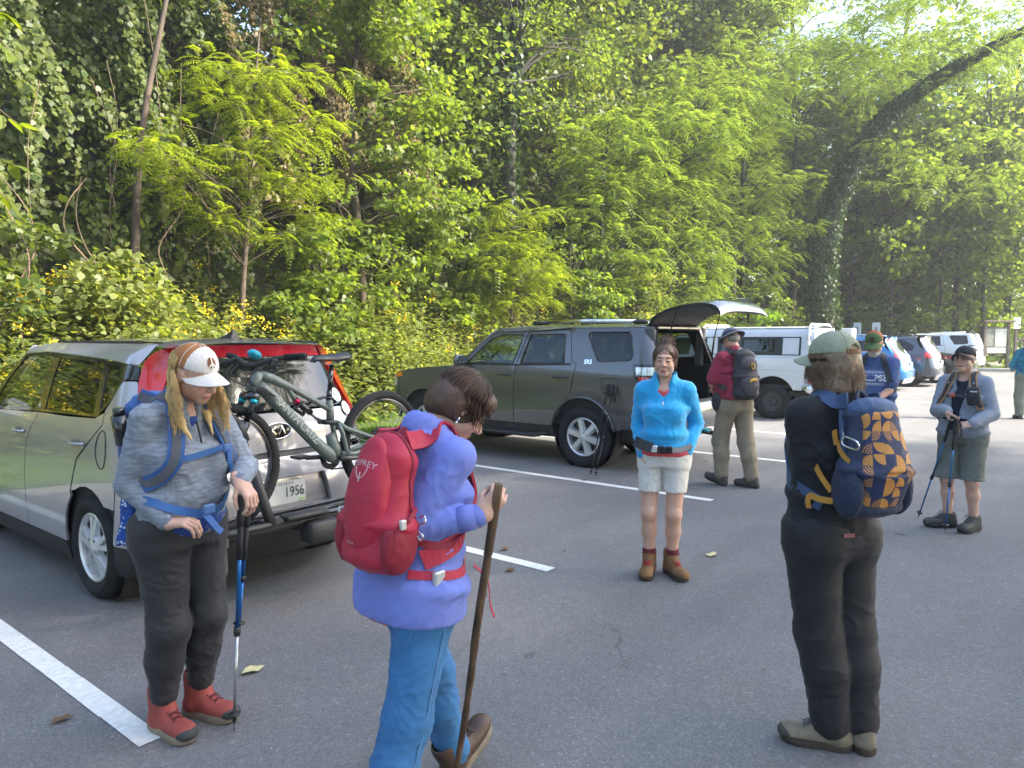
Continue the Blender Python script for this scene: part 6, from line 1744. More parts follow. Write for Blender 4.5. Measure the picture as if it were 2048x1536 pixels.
 MESH = cloth_mat('grey strap mesh',(.10,.105,.12),.9,weave=700,bump=.5)
 shoulder_straps(f,e,pul,BLU,.062,.20,-.20,.15,.092)
 shoulder_straps(f,e,pul,MESH,.034,.20,-.05,.15,.092,.0125,name='strap_mesh')
 C = J['chest']; M = f.chestM
 f.strap('chest_strap',[pul],[C + M @ A3((.135,.14,-.01)),C + M @ A3((.05,.19,.0)),C + M @ A3((-.05,.19,.015)),C + M @ A3((-.13,.14,.03))],.024,WEBBLUE,.008,.003,e)
 b = C + M @ A3((-.075,.192,.018)); G().box((0,0,0),(.05,.014,.034),bev=.004).build('chest_buckle',mat('blue buckle',(.06,.14,.32),.4),e,loc=tuple(b),rot=(0,0,.35))
 f.strap('chest_strap_tail',[pul],[b + A3((.0,.01,-.005)),b + A3((.015,.012,-.05)),b + A3((.03,.01,-.085))],.02,WEBBLUE,.008,.003,e)
 Wt = J['waist'] + A3((0,.05,-.045))
 f.strap('waist_belt',[pul],[Wt + A3((.19,-.11,.06)),Wt + A3((.185,.02,.04)),Wt + A3((.12,.14,.0)),Wt + A3((.05,.18,-.015)),Wt + A3((-.03,.175,-.005)),Wt + A3((-.12,.12,.01)),Wt + A3((-.18,-.02,.03))],.034,WEBBLUE,.006,.003,e)
 wb = f.pix(410,1028,.33); g = G().ribbon(spline([wb,f.pix(425,1045,.34),f.pix(436,1058,.34),f.pix(444,1064,.34)],4),tuple(f.chestM @ A3((0,1,.3))),.026,.003); g.build('waist_belt_tail',WEBBLUE,e)
 G().box((0,0,0),(.05,.016,.036),bev=.004).build('waist_buckle',mat('blue buckle',(.06,.14,.32),.4),e,loc=tuple(f.pix(418,1018,.325)))
 G().tube([tuple(P(.13,.04,.02)),tuple(P(.15,.05,.14))],[.034,.034],12).tube([tuple(P(.15,.05,.14)),tuple(P(.153,.05,.17))],.024,10).build('water_bottle',BLACKGLOSS,e,True)
 V,F = patch([tuple(f.pix(245,990,-.02)),tuple(f.pix(280,1010,.0)),tuple(f.pix(262,1085,.0)),tuple(f.pix(234,1092,-.02))],8,10,(0,.03,0)); V = [v + Vector((0,.006 * math.sin(i * 1.3),0)) for i,v in enumerate(V)]
 bm,nt,bs = nodes('blue print cloth'); vo = nt.nodes.new('ShaderNodeTexVoronoi'); vo.inputs['Scale'].default_value = 55; rp = nt.nodes.new('ShaderNodeValToRGB')
 rp.color_ramp.elements[0].color = (.5,.58,.72,1); rp.color_ramp.elements[1].color = (.012,.06,.28,1); rp.color_ramp.elements[0].position = .30; rp.color_ramp.elements[1].position = .36
 tc = nt.nodes.new('ShaderNodeTexCoord'); nt.links.new(tc.outputs['Object'],vo.inputs['Vector']); nt.links.new(vo.outputs['Distance'],rp.inputs[0]); nt.links.new(rp.outputs[0],bs.inputs['Base Color']); bs.inputs['Roughness'].default_value = .85
 o = mk('bandana',V,F,bm,e); sm = o.modifiers.new('t','SOLIDIFY'); sm.thickness = .003
 SH,LO = mat('blue anodised shaft',(.012,.13,.40),.3,.6,coat=.3),mat('silver shaft',(.50,.51,.52),.3,.9)
 GRIP = mat('black cork grip',(.016,.016,.017),.75,var=.3,vscale=60)
 gp = at_z(468,1462); dep = float((gp - _c0) @ _fw)
 pole('trekking_pole',at_d(483,990,dep * .985),gp,'blue pole with its tip on the tarmac in the grey pullover woman\'s left hand','blue trekking poles in front of the silver hatchback',SH,LO,GRIP)
 g2 = at_d(476,1280,dep * 1.0); pole('trekking_pole',at_d(497,992,dep * 1.0),g2,'shorter folded blue pole held against the other by the grey pullover woman','blue trekking poles in front of the silver hatchback',SH,SH,GRIP,strap=False)
 return f
fig_grey()
# ---------------------------------------------------------------- 2. woman in periwinkle shirt with the red pack
def fig_purple():
 f = Fig('person','woman in a periwinkle shirt and jeans walking with a wooden staff, head bowed',830,1655,133,1.575,skin=(.60,.37,.28))
 f.lean(9,.86); k = f.k; M = f.chestM
 f.hM = eul(-30,42,0); f.J['head'] = f.J['neck'] + A3((.05,.115,.105))
 f.J['ankleR'] = A3((.075,-.22,.10)); f.J['ankleL'] = A3((-.075,.27,.105)); f.J['hipR'] += A3((0,-.02,0)); f.J['hipL'] += A3((0,.03,0))
 f.toe = {'R': (A3((.1,1,0)),-8),'L': (A3((-.05,1,.0)),30)}
 f.solve({'R': f.pix(966,1030,.12),'L': A3((-.12,.30,.98))},{'R': f.pix(872,1400,.22),'L': A3((-.4,.0,.8))})
 J = f.J; hr = f.pix(1004,985,.12) - J['wriR']
 f.body(hands=[dict(n='R',d=hr,p=A3((-.7,.35,-.1)),t=A3((-.2,.3,1)),curl=(1.05,1.0,.95,.95),thumb=.75,tin=.55)],hres=.004)
 SH = cloth_mat('periwinkle cotton twill',(.165,.215,.60),.85,var=.08)
 S = Soft(); f.torso(S,.020,(1.20,1.14,1.0,.95),low=-.11); f.glute(S,.020,.094); S.cut(J['pelvis'] + A3((0,0,-.105)),(0,0,-1)); f.bust(S,.008,.058)
 for n in 'LR': f.sleeve(S,n,.016,(.050,.047,.043,.022),upto=.96)
 nk = J['neck']; S.cone(nk - M @ A3((0,0,.02)),nk + M @ A3((0,-.012,.038)),.088,.078,.02)
 S.cone(nk - M @ A3((0,.0,.02)),nk + M @ A3((0,.01,.12)),.058,.068,.006,-1)
 sh = f.cloth('shirt',S,.0075,SH,.0042,31,.12,None,(1,1,1.2))
 cu = J['wriR'] + (J['elbR'] - J['wriR']) * .10; cu2 = J['wriR'] + (J['elbR'] - J['wriR']) * .34; G().tube([tuple(cu),tuple(cu2)],[.040,.045],16).build('cuff',SH,sh,True)
 V,F = [],[]
 for j,(dz,r) in enumerate(((.045,.072),(.052,.080),(.02,.094),(-.012,.104))):
  for i in range(25):
   a = rad(-140 + 280 * i / 24) + PI; V.append(tuple(nk + M @ A3((math.sin(a) * r,math.cos(a) * r * .92 - .012,dz + .012 * math.cos(a)))))
 F = [(j * 25 + i,j * 25 + i + 1,(j + 1) * 25 + i + 1,(j + 1) * 25 + i) for j in range(3) for i in range(24)]
 co = mk('collar',V,F,SH,sh); co.modifiers.new('t','SOLIDIFY').thickness = .004
 S = Soft(); f.torso(S,.012,(1.0,1,1,1),top=False,low=-.13); f.glute(S,.010,.088); S.cut(J['pelvis'] + A3((0,0,-.10)),(0,0,1)); S.cut(J['pelvis'] + A3((0,0,-.128)),(0,0,-1))
 f.cloth('coral_hem',S,.008,cloth_mat('coral print cotton',(.55,.10,.09),.85),.002,3)
 JE = cloth_mat('mid blue denim',(.034,.150,.350),.85,weave=500,bump=.2,var=.16)
 S = f.trousers(.014,(.090,.060,.055,.050),.97,1.0,.088)
 je = f.cloth('jeans',S[0],.0078,JE,.006,41,.095,lambda V: np.clip(1.3 - V[:,2] * 1.0,.25,1.3),(1,1,1.7),also=S[1:])
 ST = mat('pale denim stitch',(.09,.21,.40),.9)
 P0 = J['pelvis'] + A3((.085,-.16,-.10))
 f.strap('pocket_stitch',[je],[P0 + A3((-.065,0,.06)),P0 + A3((-.06,0,-.03)),P0 + A3((0,0,-.065)),P0 + A3((.058,.01,-.03)),P0 + A3((.064,.012,.06))],.004,ST,.001,.001,je,5)
 f.strap('side_seam',[je],[J['hipR'] + A3((.13,0,.05)),J['hipR'] * .5 + J['kneeR'] * .5 + A3((.11,0,0)),J['kneeR'] + A3((.09,0,0)),J['ankleR'] + A3((.08,0,.06))],.005,ST,.001,.0012,je,8)
 BO = mat('brown leather boot',(.075,.040,.025),.5,var=.25,vscale=12); SO = mat('tan rubber sole',(.22,.18,.13),.8,var=.2,vscale=25)
 for n in 'LR': f.shoe(n,BO,SO,.155,mat('brown lace',(.06,.045,.04),.8))
 S = Soft(); c = J['head']; Tm = lambda x,y,z: c + f.hM @ (A3((x,y,z)) * f.hs)
 S.ell(Tm(0,-.016,.036),A3((.090,.112,.100)) * f.hs,f.hM,.02); S.ell(Tm(0,-.075,-.02),A3((.078,.060,.075)) * f.hs,f.hM,.03)
 for e in (-1,1): S.ell(Tm(e * .066,-.022,-.01),A3((.026,.060,.055)) * f.hs,f.hM,.03)
 S.ell(Tm(0,.062,.068),A3((.066,.042,.040)) * f.hs,f.hM,.03)
 S.ell(Tm(0,.112,-.03),A3((.075,.060,.085)) * f.hs,f.hM,.015,-1); S.cut(Tm(0,.0,-.078),f.hM @ A3((0,.35,-1)))
 for e in (-1,1): S.ell(Tm(e * .088,.016,-.018),A3((.022,.024,.034)) * f.hs,f.hM,.008,-1)
 st = strands(f,330,(60,300),(.055,.10),5,.006,.004,(.05,.9),.016,tuck=.03,r=(.086,.106,.097)) + strands(f,220,(-60,60),(.0,.01),6,.0,.002,(.05,.5),.014,r=(.086,.108,.099),pts=6)
 hair_obj(f,S,st,HAIRBROWN,.0055,.0035,8,r0=.0023)
 G().tube([tuple(Tm(.082,-.002,-.038)),tuple(Tm(.083,.0,-.058))],.0035,6).lathe([(0,-.006),(.006,0),(0,.006)],8,'z',Tm(.083,.0,-.062)).build('earring',CHROME,f.root,True)
 e = new_pack(f,'bright red day pack with side pockets on the woman holding a staff'); _P = pack_frame(f,-.02,.118); P = lambda x,y,z: _P(x,y,z * .84)
 RED = cloth_mat('crimson pack nylon',(.40,.010,.040),.55,var=.08); RD = cloth_mat('dark crimson nylon',(.24,.008,.028),.6)
 S = Soft(); S.loft(P(0,.06,-.22),P(0,.07,-.09),M @ A3((1,0,0)),(.118,.070),(.130,.085),.06); S.loft(P(0,.07,-.09),P(0,.055,.15),M @ A3((1,0,0)),(.130,.085),(.098,.062),.06)
 S.ell(P(0,.055,.155),(.096,.060,.075),M,.05); S.ell(P(0,.065,-.21),(.118,.072,.06),M,.05)
 V,F = S.mesh(.008); bag = mk('bag',folds(smooth_mesh(V,F,1),F,.005,7,.12),F.astype(np.int32),RED,e)
 S = Soft(); S.ell(P(0,.112,.065),(.072,.038,.135),M,.03); S.ell(P(0,.125,-.06),(.086,.038,.135),M,.06); V,F = S.mesh(.008); mk('front_pocket',folds(V,F,.004,9,.12),F.astype(np.int32),RED,e)
 for s in (-1,1):
  S = Soft(); S.ell(P(s * .108,.072,-.14),(.038,.070,.105),M,.02); S.cut(P(s * .10,.07,-.06),M @ A3((0,-.5,1))); V,F = S.mesh(.007); mk('side_pocket',folds(V,F,.005,12 + s,.07),F.astype(np.int32),RD,e)
  pts = spline([P(s * .11,.03,-.18),P(s * .127,.05,.0),P(s * .108,.055,.14),P(s * .05,.06,.23),P(0,.06,.235)],6)
  bt = BVHTree.FromPolygons([v.co for v in bag.data.vertices],[tuple(p.vertices) for p in bag.data.polygons])
  V,F = tube_vf([bt.find_nearest(Vector(p))[0] for p in pts],.0055,6); mk('zip',V,F,RD,e)
  V,F = tube_vf(spline([P(s * .13,.02,-.055),P(s * .150,.02,-.045),P(s * .156,.02,-.07),P(s * .136,.02,-.075),P(s * .13,.025,-.10),P(s * .152,.02,-.115),P(s * .144,.02,-.135),P(s * .13,.03,-.11)],4),.003,6); mk('zip_pull',V,F,CHROME,e)
  web(e,[P(s * .131,.04,-.02),P(s * .146,.08,-.06),P(s * .134,.12,-.10)],tuple(M @ A3((s,0,0))),.016,RD)
  G().box((0,0,0),(.014,.022,.030),bev=.003).build('side_buckle',ALLOY,e,loc=tuple(P(s * .144,.10,-.075)))
 web(e,spline([P(-.03,.02,.215),P(0,.0,.255),P(.03,.02,.215)],6),tuple(M @ A3((0,-1,.3))),.022,RD,'haul_loop')
 PALE = mat('pale pack print',(.55,.40,.42),.6)
 ft = BVHTree.FromPolygons([v.co for v in bag.data.vertices] ,[tuple(p.vertices) for p in bag.data.polygons])
 pk = [o for o in e.children if o.name.startswith('front_pocket')][0]; pt = BVHTree.FromPolygons([v.co for v in pk.data.vertices],[tuple(p.vertices) for p in pk.data.polygons])
 def on_pack(u,v,z0):
  h = pt.ray_cast(Vector(P(u,.4,z0 + v)),Vector(M @ A3((0,1,0)))); p = h[0] if h[0] is not None else Vector(P(u,.18,z0 + v)); return p + Vector(M @ A3((0,-1,0))) * .0012
 text_on('pack_lettering','OSPREY',.030,lambda u,v,d: on_pack(u,v - u * u * 4,.125),PALE,pk)
 g = G()
 for s in (-1,1): V,F = tube_vf([on_pack(s * a,b,.08) for a,b in ((.002,-.012),(.016,.0),(.024,.018),(.026,.03))],.0018,5); g.add(V,F)
 V,F = tube_vf([on_pack(0,-.022,.08),on_pack(0,.012,.08)],.0022,5); g.add(V,F); g.build('bird_mark',PALE,pk)
 text_on('pack_small_lettering','daylite',.02,lambda u,v,d: on_pack(u - .03,v,-.165),PALE,pk)
 shoulder_straps(f,e,sh,RED,.062,.17,-.20,.14,.088)
 MESH = cloth_mat('grey strap mesh',(.10,.105,.12),.9,weave=700,bump=.5)
 s0 = (J['shoR'] + J['neck']) / 2
 f.strap('strap_mesh',[sh],[s0 + M @ A3((0,.0,.065)),s0 + M @ A3((.003,.05,.055)),s0 + M @ A3((.004,.095,.01))],.05,MESH,.013,.003,e)
 W = J['waist']; f.strap('waist_belt',[sh],[W + A3((.10,-.13,-.06)),W + A3((.17,-.05,-.07)),W + A3((.185,.04,-.065)),W + A3((.12,.13,-.06)),W + A3((0,.15,-.06)),W + A3((-.14,.1,-.06)),W + A3((-.17,-.05,-.06))],.028,RED,.006,.003,e)
 f.strap('side_strap',[sh],[P(.13,.03,-.16),J['waist'] + A3((.19,-.02,.03)),J['chest'] + M @ A3((.17,.02,-.10))],.024,RD,.007,.003,e)
 t0 = W + A3((.165,.09,-.065)); G().ribbon(spline([t0,t0 + A3((.03,.035,-.05)),t0 + A3((.02,.06,-.14)),t0 + A3((.025,.075,-.19))],5),(.8,.5,.2),.018,.002).build('belt_tail',RED,e)
 G().box((0,0,0),(.02,.045,.045),bev=.005).build('belt_buckle',ALLOY,e,loc=tuple(W + A3((.172,-.075,-.064))))
 gp = at_z(903,1600); hp = f.l2w(f.pix(994,992,.135)); top = Vector(hp) + (Vector(hp) - Vector(gp)).normalized() * .04
 WOOD = mat('bark stripped stick',(.125,.072,.038),.7,var=.6,vscale=26,bump=.5,bscale=60,stretch=(1,1,.3))
 sf = empty('walking_staff',tuple(gp),0,'bent brown wooden staff in the fist of the woman in the periwinkle shirt','walking stick')
 L = (top - Vector(gp)); R = random.Random(8); pts,rs = [],[]
 for i in range(22):
  t = i / 21; pts.append(tuple(L * t + Vector((.010 * math.sin(t * 9) + R.uniform(-.003,.003),.010 * math.cos(t * 7),0)) * math.sin(t * PI))); rs.append(.0105 + .0035 * t + R.uniform(-.0012,.0020))
 G().tube(pts,rs,12).build('stick',WOOD,sf,True)
 g = G()
 for i in range(26):
  t = .80 + .155 * i / 26; g.lathe([(.0135,-.002),(.0165,0),(.0135,.002)],12,'z',tuple(L * t + Vector((.010 * math.sin(t * 9),.010 * math.cos(t * 7),0)) * math.sin(t * PI)))
 g.build('cord_wrap',mat('brown cord',(.055,.038,.026),.8),sf,True)['kind'] = 'stuff'
 for (t,s) in ((.30,1),(.55,-1),(.68,1)): G().lathe([(0,.012),(.006,.008),(.009,0)],8,'x' ,tuple(L * t + Vector((.010,0,0)))).build('knot',WOOD,sf,True)
 return f
fig_purple()
# ---------------------------------------------------------------- 3. woman in the cyan fleece
def fig_cyan():
 f = Fig('person','smiling woman in a bright cyan fleece and pale shorts with a curly bun',1325,1150,-6,1.60,skin=(.58,.35,.26))
 k = f.k; f.hM = eul(2,2,-3); f.J['head'] += A3((0,.018,.0))
 f.J['ankleR'] = f.pix(1297,1148,.0) * A3((1,1,0)) + A3((0,-.02,.085)); f.J['ankleL'] = f.pix(1342,1137,.0) * A3((1,1,0)) + A3((0,-.03,.085))
 f.toe = {'R': (A3((.02,1,0)),0),'L': (A3((-.55,.8,0)),0)}
 f.solve({'R': f.pix(1284,908,.04),'L': f.pix(1374,903,.04)},{'R': A3((.36,-.5,1.0)),'L': A3((-.36,-.5,1.0))})
 J = f.J; M = f.chestM
 f.body(hands=[dict(n='R',d=A3((-.45,-.25,-1)),p=A3((-1,0,0)),t=A3((0,1,0)),curl=(.12,) * 4,thumb=.1),dict(n='L',d=A3((.45,-.25,-1)),p=A3((1,0,0)),t=A3((0,1,0)),curl=(.12,) * 4,thumb=.1)],bare_legs=True,lip=(.42,.12,.11))
 CY = cloth_mat('cyan fleece',(.012,.34,.68),.85,sheen=.4,var=.05)
 S = Soft(); f.torso(S,.016,(.95,1.02,.93,.93),low=-.02); f.bust(S,.004,.054,.068,-.035); S.cut(J['pelvis'] + A3((0,0,.0)),(0,0,-1))
 for n in 'LR': f.sleeve(S,n,.013,(.049,.045,.042,.027),upto=.99)
 nk = J['neck']; S.cone(nk - A3((0,0,.03)),nk + A3((0,.0,.052)),.084,.080,.02); S.cone(nk - A3((0,0,.0)),nk + A3((0,.015,.14)),.060,.082,.006,-1)
 S.chain([nk + A3((0,.105,.07)),nk + A3((0,.115,-.02)),nk + A3((0,.135,-.14))],[.068,.058,.016],.006,-1)
 fl = f.cloth('fleece',S,.0076,CY,.0075,51,.10,None,(1,1,.7))
 COR = cloth_mat('coral knit',(.62,.075,.095),.85)
 S = Soft(); f.torso(S,.007,(1.0,1.0,.95,.92),low=-.10); f.bust(S,-.008,.056,.070,-.035); S.cut(J['pelvis'] + A3((0,0,-.085)),(0,0,-1)); S.ell(nk + A3((0,.05,.03)),(.078,.09,.075),None,.006,-1); S.cut(nk + A3((0,0,.01)),(0,0,1))
 f.cloth('coral_top',S,.0085,COR,.003,5)
 S = Soft(); f.torso(S,.017,(1.0,1,1,1),top=False,low=-.10); S.cut(J['pelvis'] + A3((0,0,.03)),(0,0,1)); S.cut(J['pelvis'] + A3((0,.0,-.055)),(0,.25,-1)); f.cloth('coral_hem',S,.008,COR,.003,7,.07)
 SHO = cloth_mat('stone cotton shorts',(.66,.63,.58),.85,var=.05)
 hz = J['kneeR'][2] + .155; S = f.trousers(.012,(.078,.066,.05,.05),.40,1.0,.076,-.06,hem=hz)
 sh = f.cloth('shorts',S[0],.0072,SHO,.005,61,.07,also=S[1:])
 f.strap('fly_seam',[sh],[J['waist'] + A3((0,.15,-.09)),J['pelvis'] + A3((.0,.15,-.06)),J['pelvis'] + A3((0,.13,-.11))],.008,SHO,.001,.002,sh,4)
 BO = mat('tan suede boot',(.20,.105,.042),.85,var=.25,vscale=14,bump=.12,bscale=150); SO = mat('dark brown sole',(.05,.038,.028),.85)
 SOCK = cloth_mat('maroon sock',(.14,.022,.035),.95)
 for n in 'LR':
  f.shoe(n,BO,SO,.150,mat('red lace',(.38,.012,.03),.8))
  S = Soft(); S.cone(J['ankle' + n] + A3((0,-.018,.0)),J['ankle' + n] + (J['knee' + n] - J['ankle' + n]) * .26 + A3((0,-.010,0)),.044,.047,.01); S.cut(J['ankle' + n] + A3((0,0,.105)),(0,0,1)); f.cloth('sock',S,.007,SOCK,.002,4,.03)
 wp = empty('waist_pack',(f.loc[0],f.loc[1],0),f.yaw,'dark grey waist pack belt buckled over the cyan fleece','waist pack')
 BK = cloth_mat('charcoal webbing',(.022,.022,.026),.7); W = J['pelvis'] + A3((0,0,.03))
 f.strap('belt',[fl],[W + A3((-.05,.16,.0)),W + A3((.04,.16,.0)),W + A3((.14,.12,.01)),W + A3((.19,0,.02)),W + A3((.1,-.14,.02)),W + A3((-.1,-.14,.02)),W + A3((-.19,0,.02)),W + A3((-.14,.12,.01)),W + A3((-.05,.16,.0))],.040,BK,.004,.006,wp,6)
 f.strap('belt_wing',[fl],[W + A3((.06,.165,.005)),W + A3((.13,.135,.02)),W + A3((.185,.03,.03))],.07,BK,.007,.008,wp,5)
 f.strap('grey_webbing',[fl],[W + A3((-.06,.165,.0)),W + A3((-.13,.13,.005)),W + A3((-.18,.03,.01))],.034,cloth_mat('grey webbing',(.16,.16,.165)),.010,.004,wp,5)
 for dx,m in ((.05,ALLOY),(.0,BLACKGLOSS),(-.05,BLACKGLOSS)): G().box((0,0,0),(.042,.018,.045),bev=.005).build('buckle',m,wp,loc=tuple(J['pelvis'] + A3((dx,.168 * k,.032))))
 G().tube([tuple(nk + A3((0,.128,-.115))),tuple(nk + A3((.0,.134,-.135)))],.005,6).build('zip_pull',ALLOY,fl)
 c = J['head']; q = f.hs; Tm = lambda x,y,z: c + f.hM @ (A3((x,y,z)) * q)
 S = Soft(); S.ell(Tm(0,-.022,.040),A3((.083,.098,.090)) * q,f.hM,.02); S.ell(Tm(0,.112,.012),A3((.070,.072,.082)) * q,f.hM,.015,-1); S.ell(Tm(0,-.03,.135),A3((.052,.048,.040)) * q,f.hM,.02); S.cut(Tm(0,0,-.045),f.hM @ A3((0,.3,-1)))
 R = random.Random(2); cur = []
 for i in range(170):
  a,b = R.uniform(0,6.28),R.uniform(-.6,1.5); cx = Tm(.050 * math.cos(a) * math.cos(b),-.03 + .046 * math.sin(a) * math.cos(b),.138 + .042 * math.sin(b)); ph,rr = R.uniform(0,6),R.uniform(.007,.014); u = A3((R.gauss(0,1),R.gauss(0,1),R.gauss(0,1))); u /= np.linalg.norm(u); v = np.cross(u,A3((.3,.5,.8))); v /= np.linalg.norm(v)
  cur.append([cx + u * rr * math.cos(ph + t) + v * rr * math.sin(ph + t) + np.cross(u,v) * .003 * t for t in np.linspace(0,7,12)])
 for i in range(130):
  a = R.uniform(-1.9,1.9); zz = R.uniform(.03,.10); p = Tm(math.sin(a) * .083,-.018 + math.cos(a) * .092,zz - .07 * abs(a) / 1.9); rr = R.uniform(.004,.008); ph = R.uniform(0,6)
  cur.append([p + A3((rr * math.cos(ph + t),rr * math.sin(ph + t) * .6,-.0035 * t + .01)) for t in np.linspace(0,9,12)])
 cur += strands(f,150,(70,290),(.0,.01),8,.0,.002,(.2,1.2),.010,pts=6)
 hair_obj(f,S,cur,HAIRCURL,.0055,.005,9,r0=.0019)
 return f
fig_cyan()
def bare_hand(n,d,p,t,**k): return dict(n=n,d=A3(d),p=A3(p),t=A3(t),**k)
# ---------------------------------------------------------------- 4. man in the maroon shirt
def fig_red():
 f = Fig('person','man in a maroon shirt, khaki trousers and grey bucket hat standing behind the open tailgate',1466,972,-146,1.76,skin=(.52,.30,.21))
 k = f.k; f.lean(4); f.hM = eul(10,26,0); f.J['head'] += A3((0,.03,-.01))
 f.J['ankleL'] = f.pix(1443,958,.0) * A3((1,1,0)) + A3((0,0,.10)); f.J['ankleR'] = f.pix(1500,976,.0) * A3((1,1,0)) + A3((0,-.03,.09))
 f.toe = {'L': (A3((-.35,1,0)),14),'R': (A3((-.45,1,0)),0)}
 f.solve({'L': A3((-.10,.26,1.06)),'R': A3((.10,.26,1.06))},{'L': A3((-.55,-.2,1.0)),'R': A3((.55,-.25,1.0))})
 J = f.J; M = f.chestM
 f.body(hands=[bare_hand('L',(.5,.5,0),(0,.2,-1),(0,1,.3),curl=(.6,) * 4),bare_hand('R',(-.5,.5,0),(0,.2,-1),(0,1,.3),curl=(.6,) * 4)],bare_arms='LR',jaw=1.1,hres=.005)
 MR = cloth_mat('maroon pique',(.26,.020,.050),.85,var=.06)
 S = Soft(); f.torso(S,.022,(.98,1.22,1.12,1.08),low=.0); S.cut(J['pelvis'] + A3((0,0,.02)),(0,0,-1))
 for n in 'LR': f.sleeve(S,n,.022,(.052,.050,.04,.03),upto=.40)
 nk = J['neck']; S.cone(nk - A3((0,0,.03)),nk + M @ A3((0,-.005,.03)),.080,.072,.02)
 sh = f.cloth('shirt',S,.0085,MR,.006,71,.09)
 KH = cloth_mat('khaki trousers',(.235,.195,.135),.85,var=.07)
 S = f.trousers(.020,(.086,.062,.056,.054),.955,.98,.080,-.03)
 f.cloth('trousers',S[0],.009,KH,.008,81,.09,lambda V: np.clip(1.3 - V[:,2] * .9,.3,1.3),(1,1,1.5),also=S[1:])
 S = Soft(); S.loft(J['pelvis'] + A3((0,0,.035)),J['pelvis'] + A3((0,0,.075)),A3((1,0,0)),(.180,.132),(.176,.129),.01); f.cloth('belt',S,.008,mat('black leather',(.012,.011,.011),.45),0)
 SHM,SO = mat('grey brown shoe',(.062,.056,.050),.8,var=.3,vscale=16),mat('dark rubber sole',(.02,.02,.02),.8)
 for n in 'LR': f.shoe(n,SHM,SO,.095,mat('grey lace',(.12,.12,.12),.8),L=.30)
 c = J['head']; q = f.hs; Tm = lambda x,y,z: c + f.hM @ (A3((x,y,z)) * q)
 HATM = cloth_mat('slate sun hat cotton',(.105,.115,.165),.85)
 S = Soft(); S.ell(Tm(0,-.014,.045),A3((.088,.108,.090)) * q,f.hM,.01); S.cut(Tm(0,0,.040),f.hM @ A3((0,0,-1))); V,F = S.mesh(.006)
 hat = mk('bucket_hat',folds(V,F,.0025,2,.06),F.astype(np.int32),HATM,f.root)
 V,F = [],[]; n = 36
 for j in range(6):
  r = j / 5
  for i in range(n):
   a = 2 * PI * i / n; V.append(Tm((.087 + .055 * r) * math.sin(a),-.014 + (.107 + .058 * r) * math.cos(a),.046 - .030 * r - .012 * math.sin(a) ** 2 * r))
 F = [(j * n + i,(j + 1) * n + i,(j + 1) * n + (i + 1) % n,j * n + (i + 1) % n) for j in range(5) for i in range(n)]
 b = mk('hat_brim',V,F,HATM,hat); b.modifiers.new('t','SOLIDIFY').thickness = .004
 V,F = lathe_vf([(.0885,0),(.0895,.022)],32,'z'); mk('hat_band',[tuple(Tm(v[0],v[1] * 1.22 - .014,v[2] + .046)) for v in V],F,cloth_mat('navy band',(.035,.038,.06)),hat)
 S = Soft(); S.ell(Tm(0,-.05,-.005),A3((.077,.062,.055)) * q,f.hM,.02); V,F = S.mesh(.006); mk('hair',folds(V,F,.002,4,.02),F.astype(np.int32),mat('grey hair',(.26,.24,.22),.6),f.root)
 e = new_pack(f,'grey and plum day pack with yellow zip pulls on the man in maroon'); P = pack_frame(f,-.02,.125)
 GP = cloth_mat('plum grey nylon',(.050,.042,.055),.65); GD = cloth_mat('charcoal nylon',(.022,.021,.025),.65)
 S = Soft(); S.loft(P(0,.07,-.24),P(0,.08,-.05),M @ A3((1,0,0)),(.140,.09),(.145,.10),.05); S.loft(P(0,.08,-.05),P(0,.06,.19),M @ A3((1,0,0)),(.145,.10),(.11,.07),.05); S.ell(P(0,.06,.19),(.11,.07,.06),M,.04); S.ell(P(0,.07,-.24),(.14,.09,.06),M,.04)
 V,F = S.mesh(.009); mk('bag',folds(V,F,.006,3,.09),F.astype(np.int32),GD,e)
 S = Soft(); S.ell(P(0,.135,.08),(.105,.045,.09),M,.02); V,F = S.mesh(.008); mk('upper_pocket',folds(V,F,.004,5,.06),F.astype(np.int32),GP,e)
 S = Soft(); S.ell(P(0,.150,-.13),(.112,.05,.13),M,.02); V,F = S.mesh(.008); mk('lower_pocket',folds(V,F,.004,6,.06),F.astype(np.int32),GP,e)
 YE = mat('yellow cord',(.60,.34,.03),.6)
 V,F = tube_vf(spline([P(.02,.18,.10),P(.035,.19,.06),P(.02,.195,.03),P(.0,.19,.05),P(.01,.18,.10)],4),.005,6); mk('zip_loop',V,F,YE,e)
 V,F = patch([tuple(P(.06,.195,-.10)),tuple(P(-.04,.205,-.115)),tuple(P(-.035,.205,-.085)),tuple(P(.055,.195,-.07))],6,2,(0,0,.01)); mk('yellow_patch',V,F,YE,e).modifiers.new('t','SOLIDIFY').thickness = .004
 V,F = tube_vf(spline([P(-.04,.02,.22),P(0,-.01,.27),P(.04,.02,.22)],6),.008,6); mk('haul_loop',V,F,mat('pale webbing',(.35,.33,.31),.8),e)
 shoulder_straps(f,e,sh,GD,.06,.19,-.2,.13,.095)
 wp = empty('belt_pouch',(f.loc[0],f.loc[1],0),f.yaw,'black belt pouch hanging at the hip of the man in maroon','pouch')
 S = Soft(); S.ell(J['pelvis'] + A3((-.195,.04,-.02)),(.05,.085,.11),None,.02); V,F = S.mesh(.008); mk('pouch_bag',folds(V,F,.004,8,.06),F.astype(np.int32),GD,wp)
 return f
fig_red()
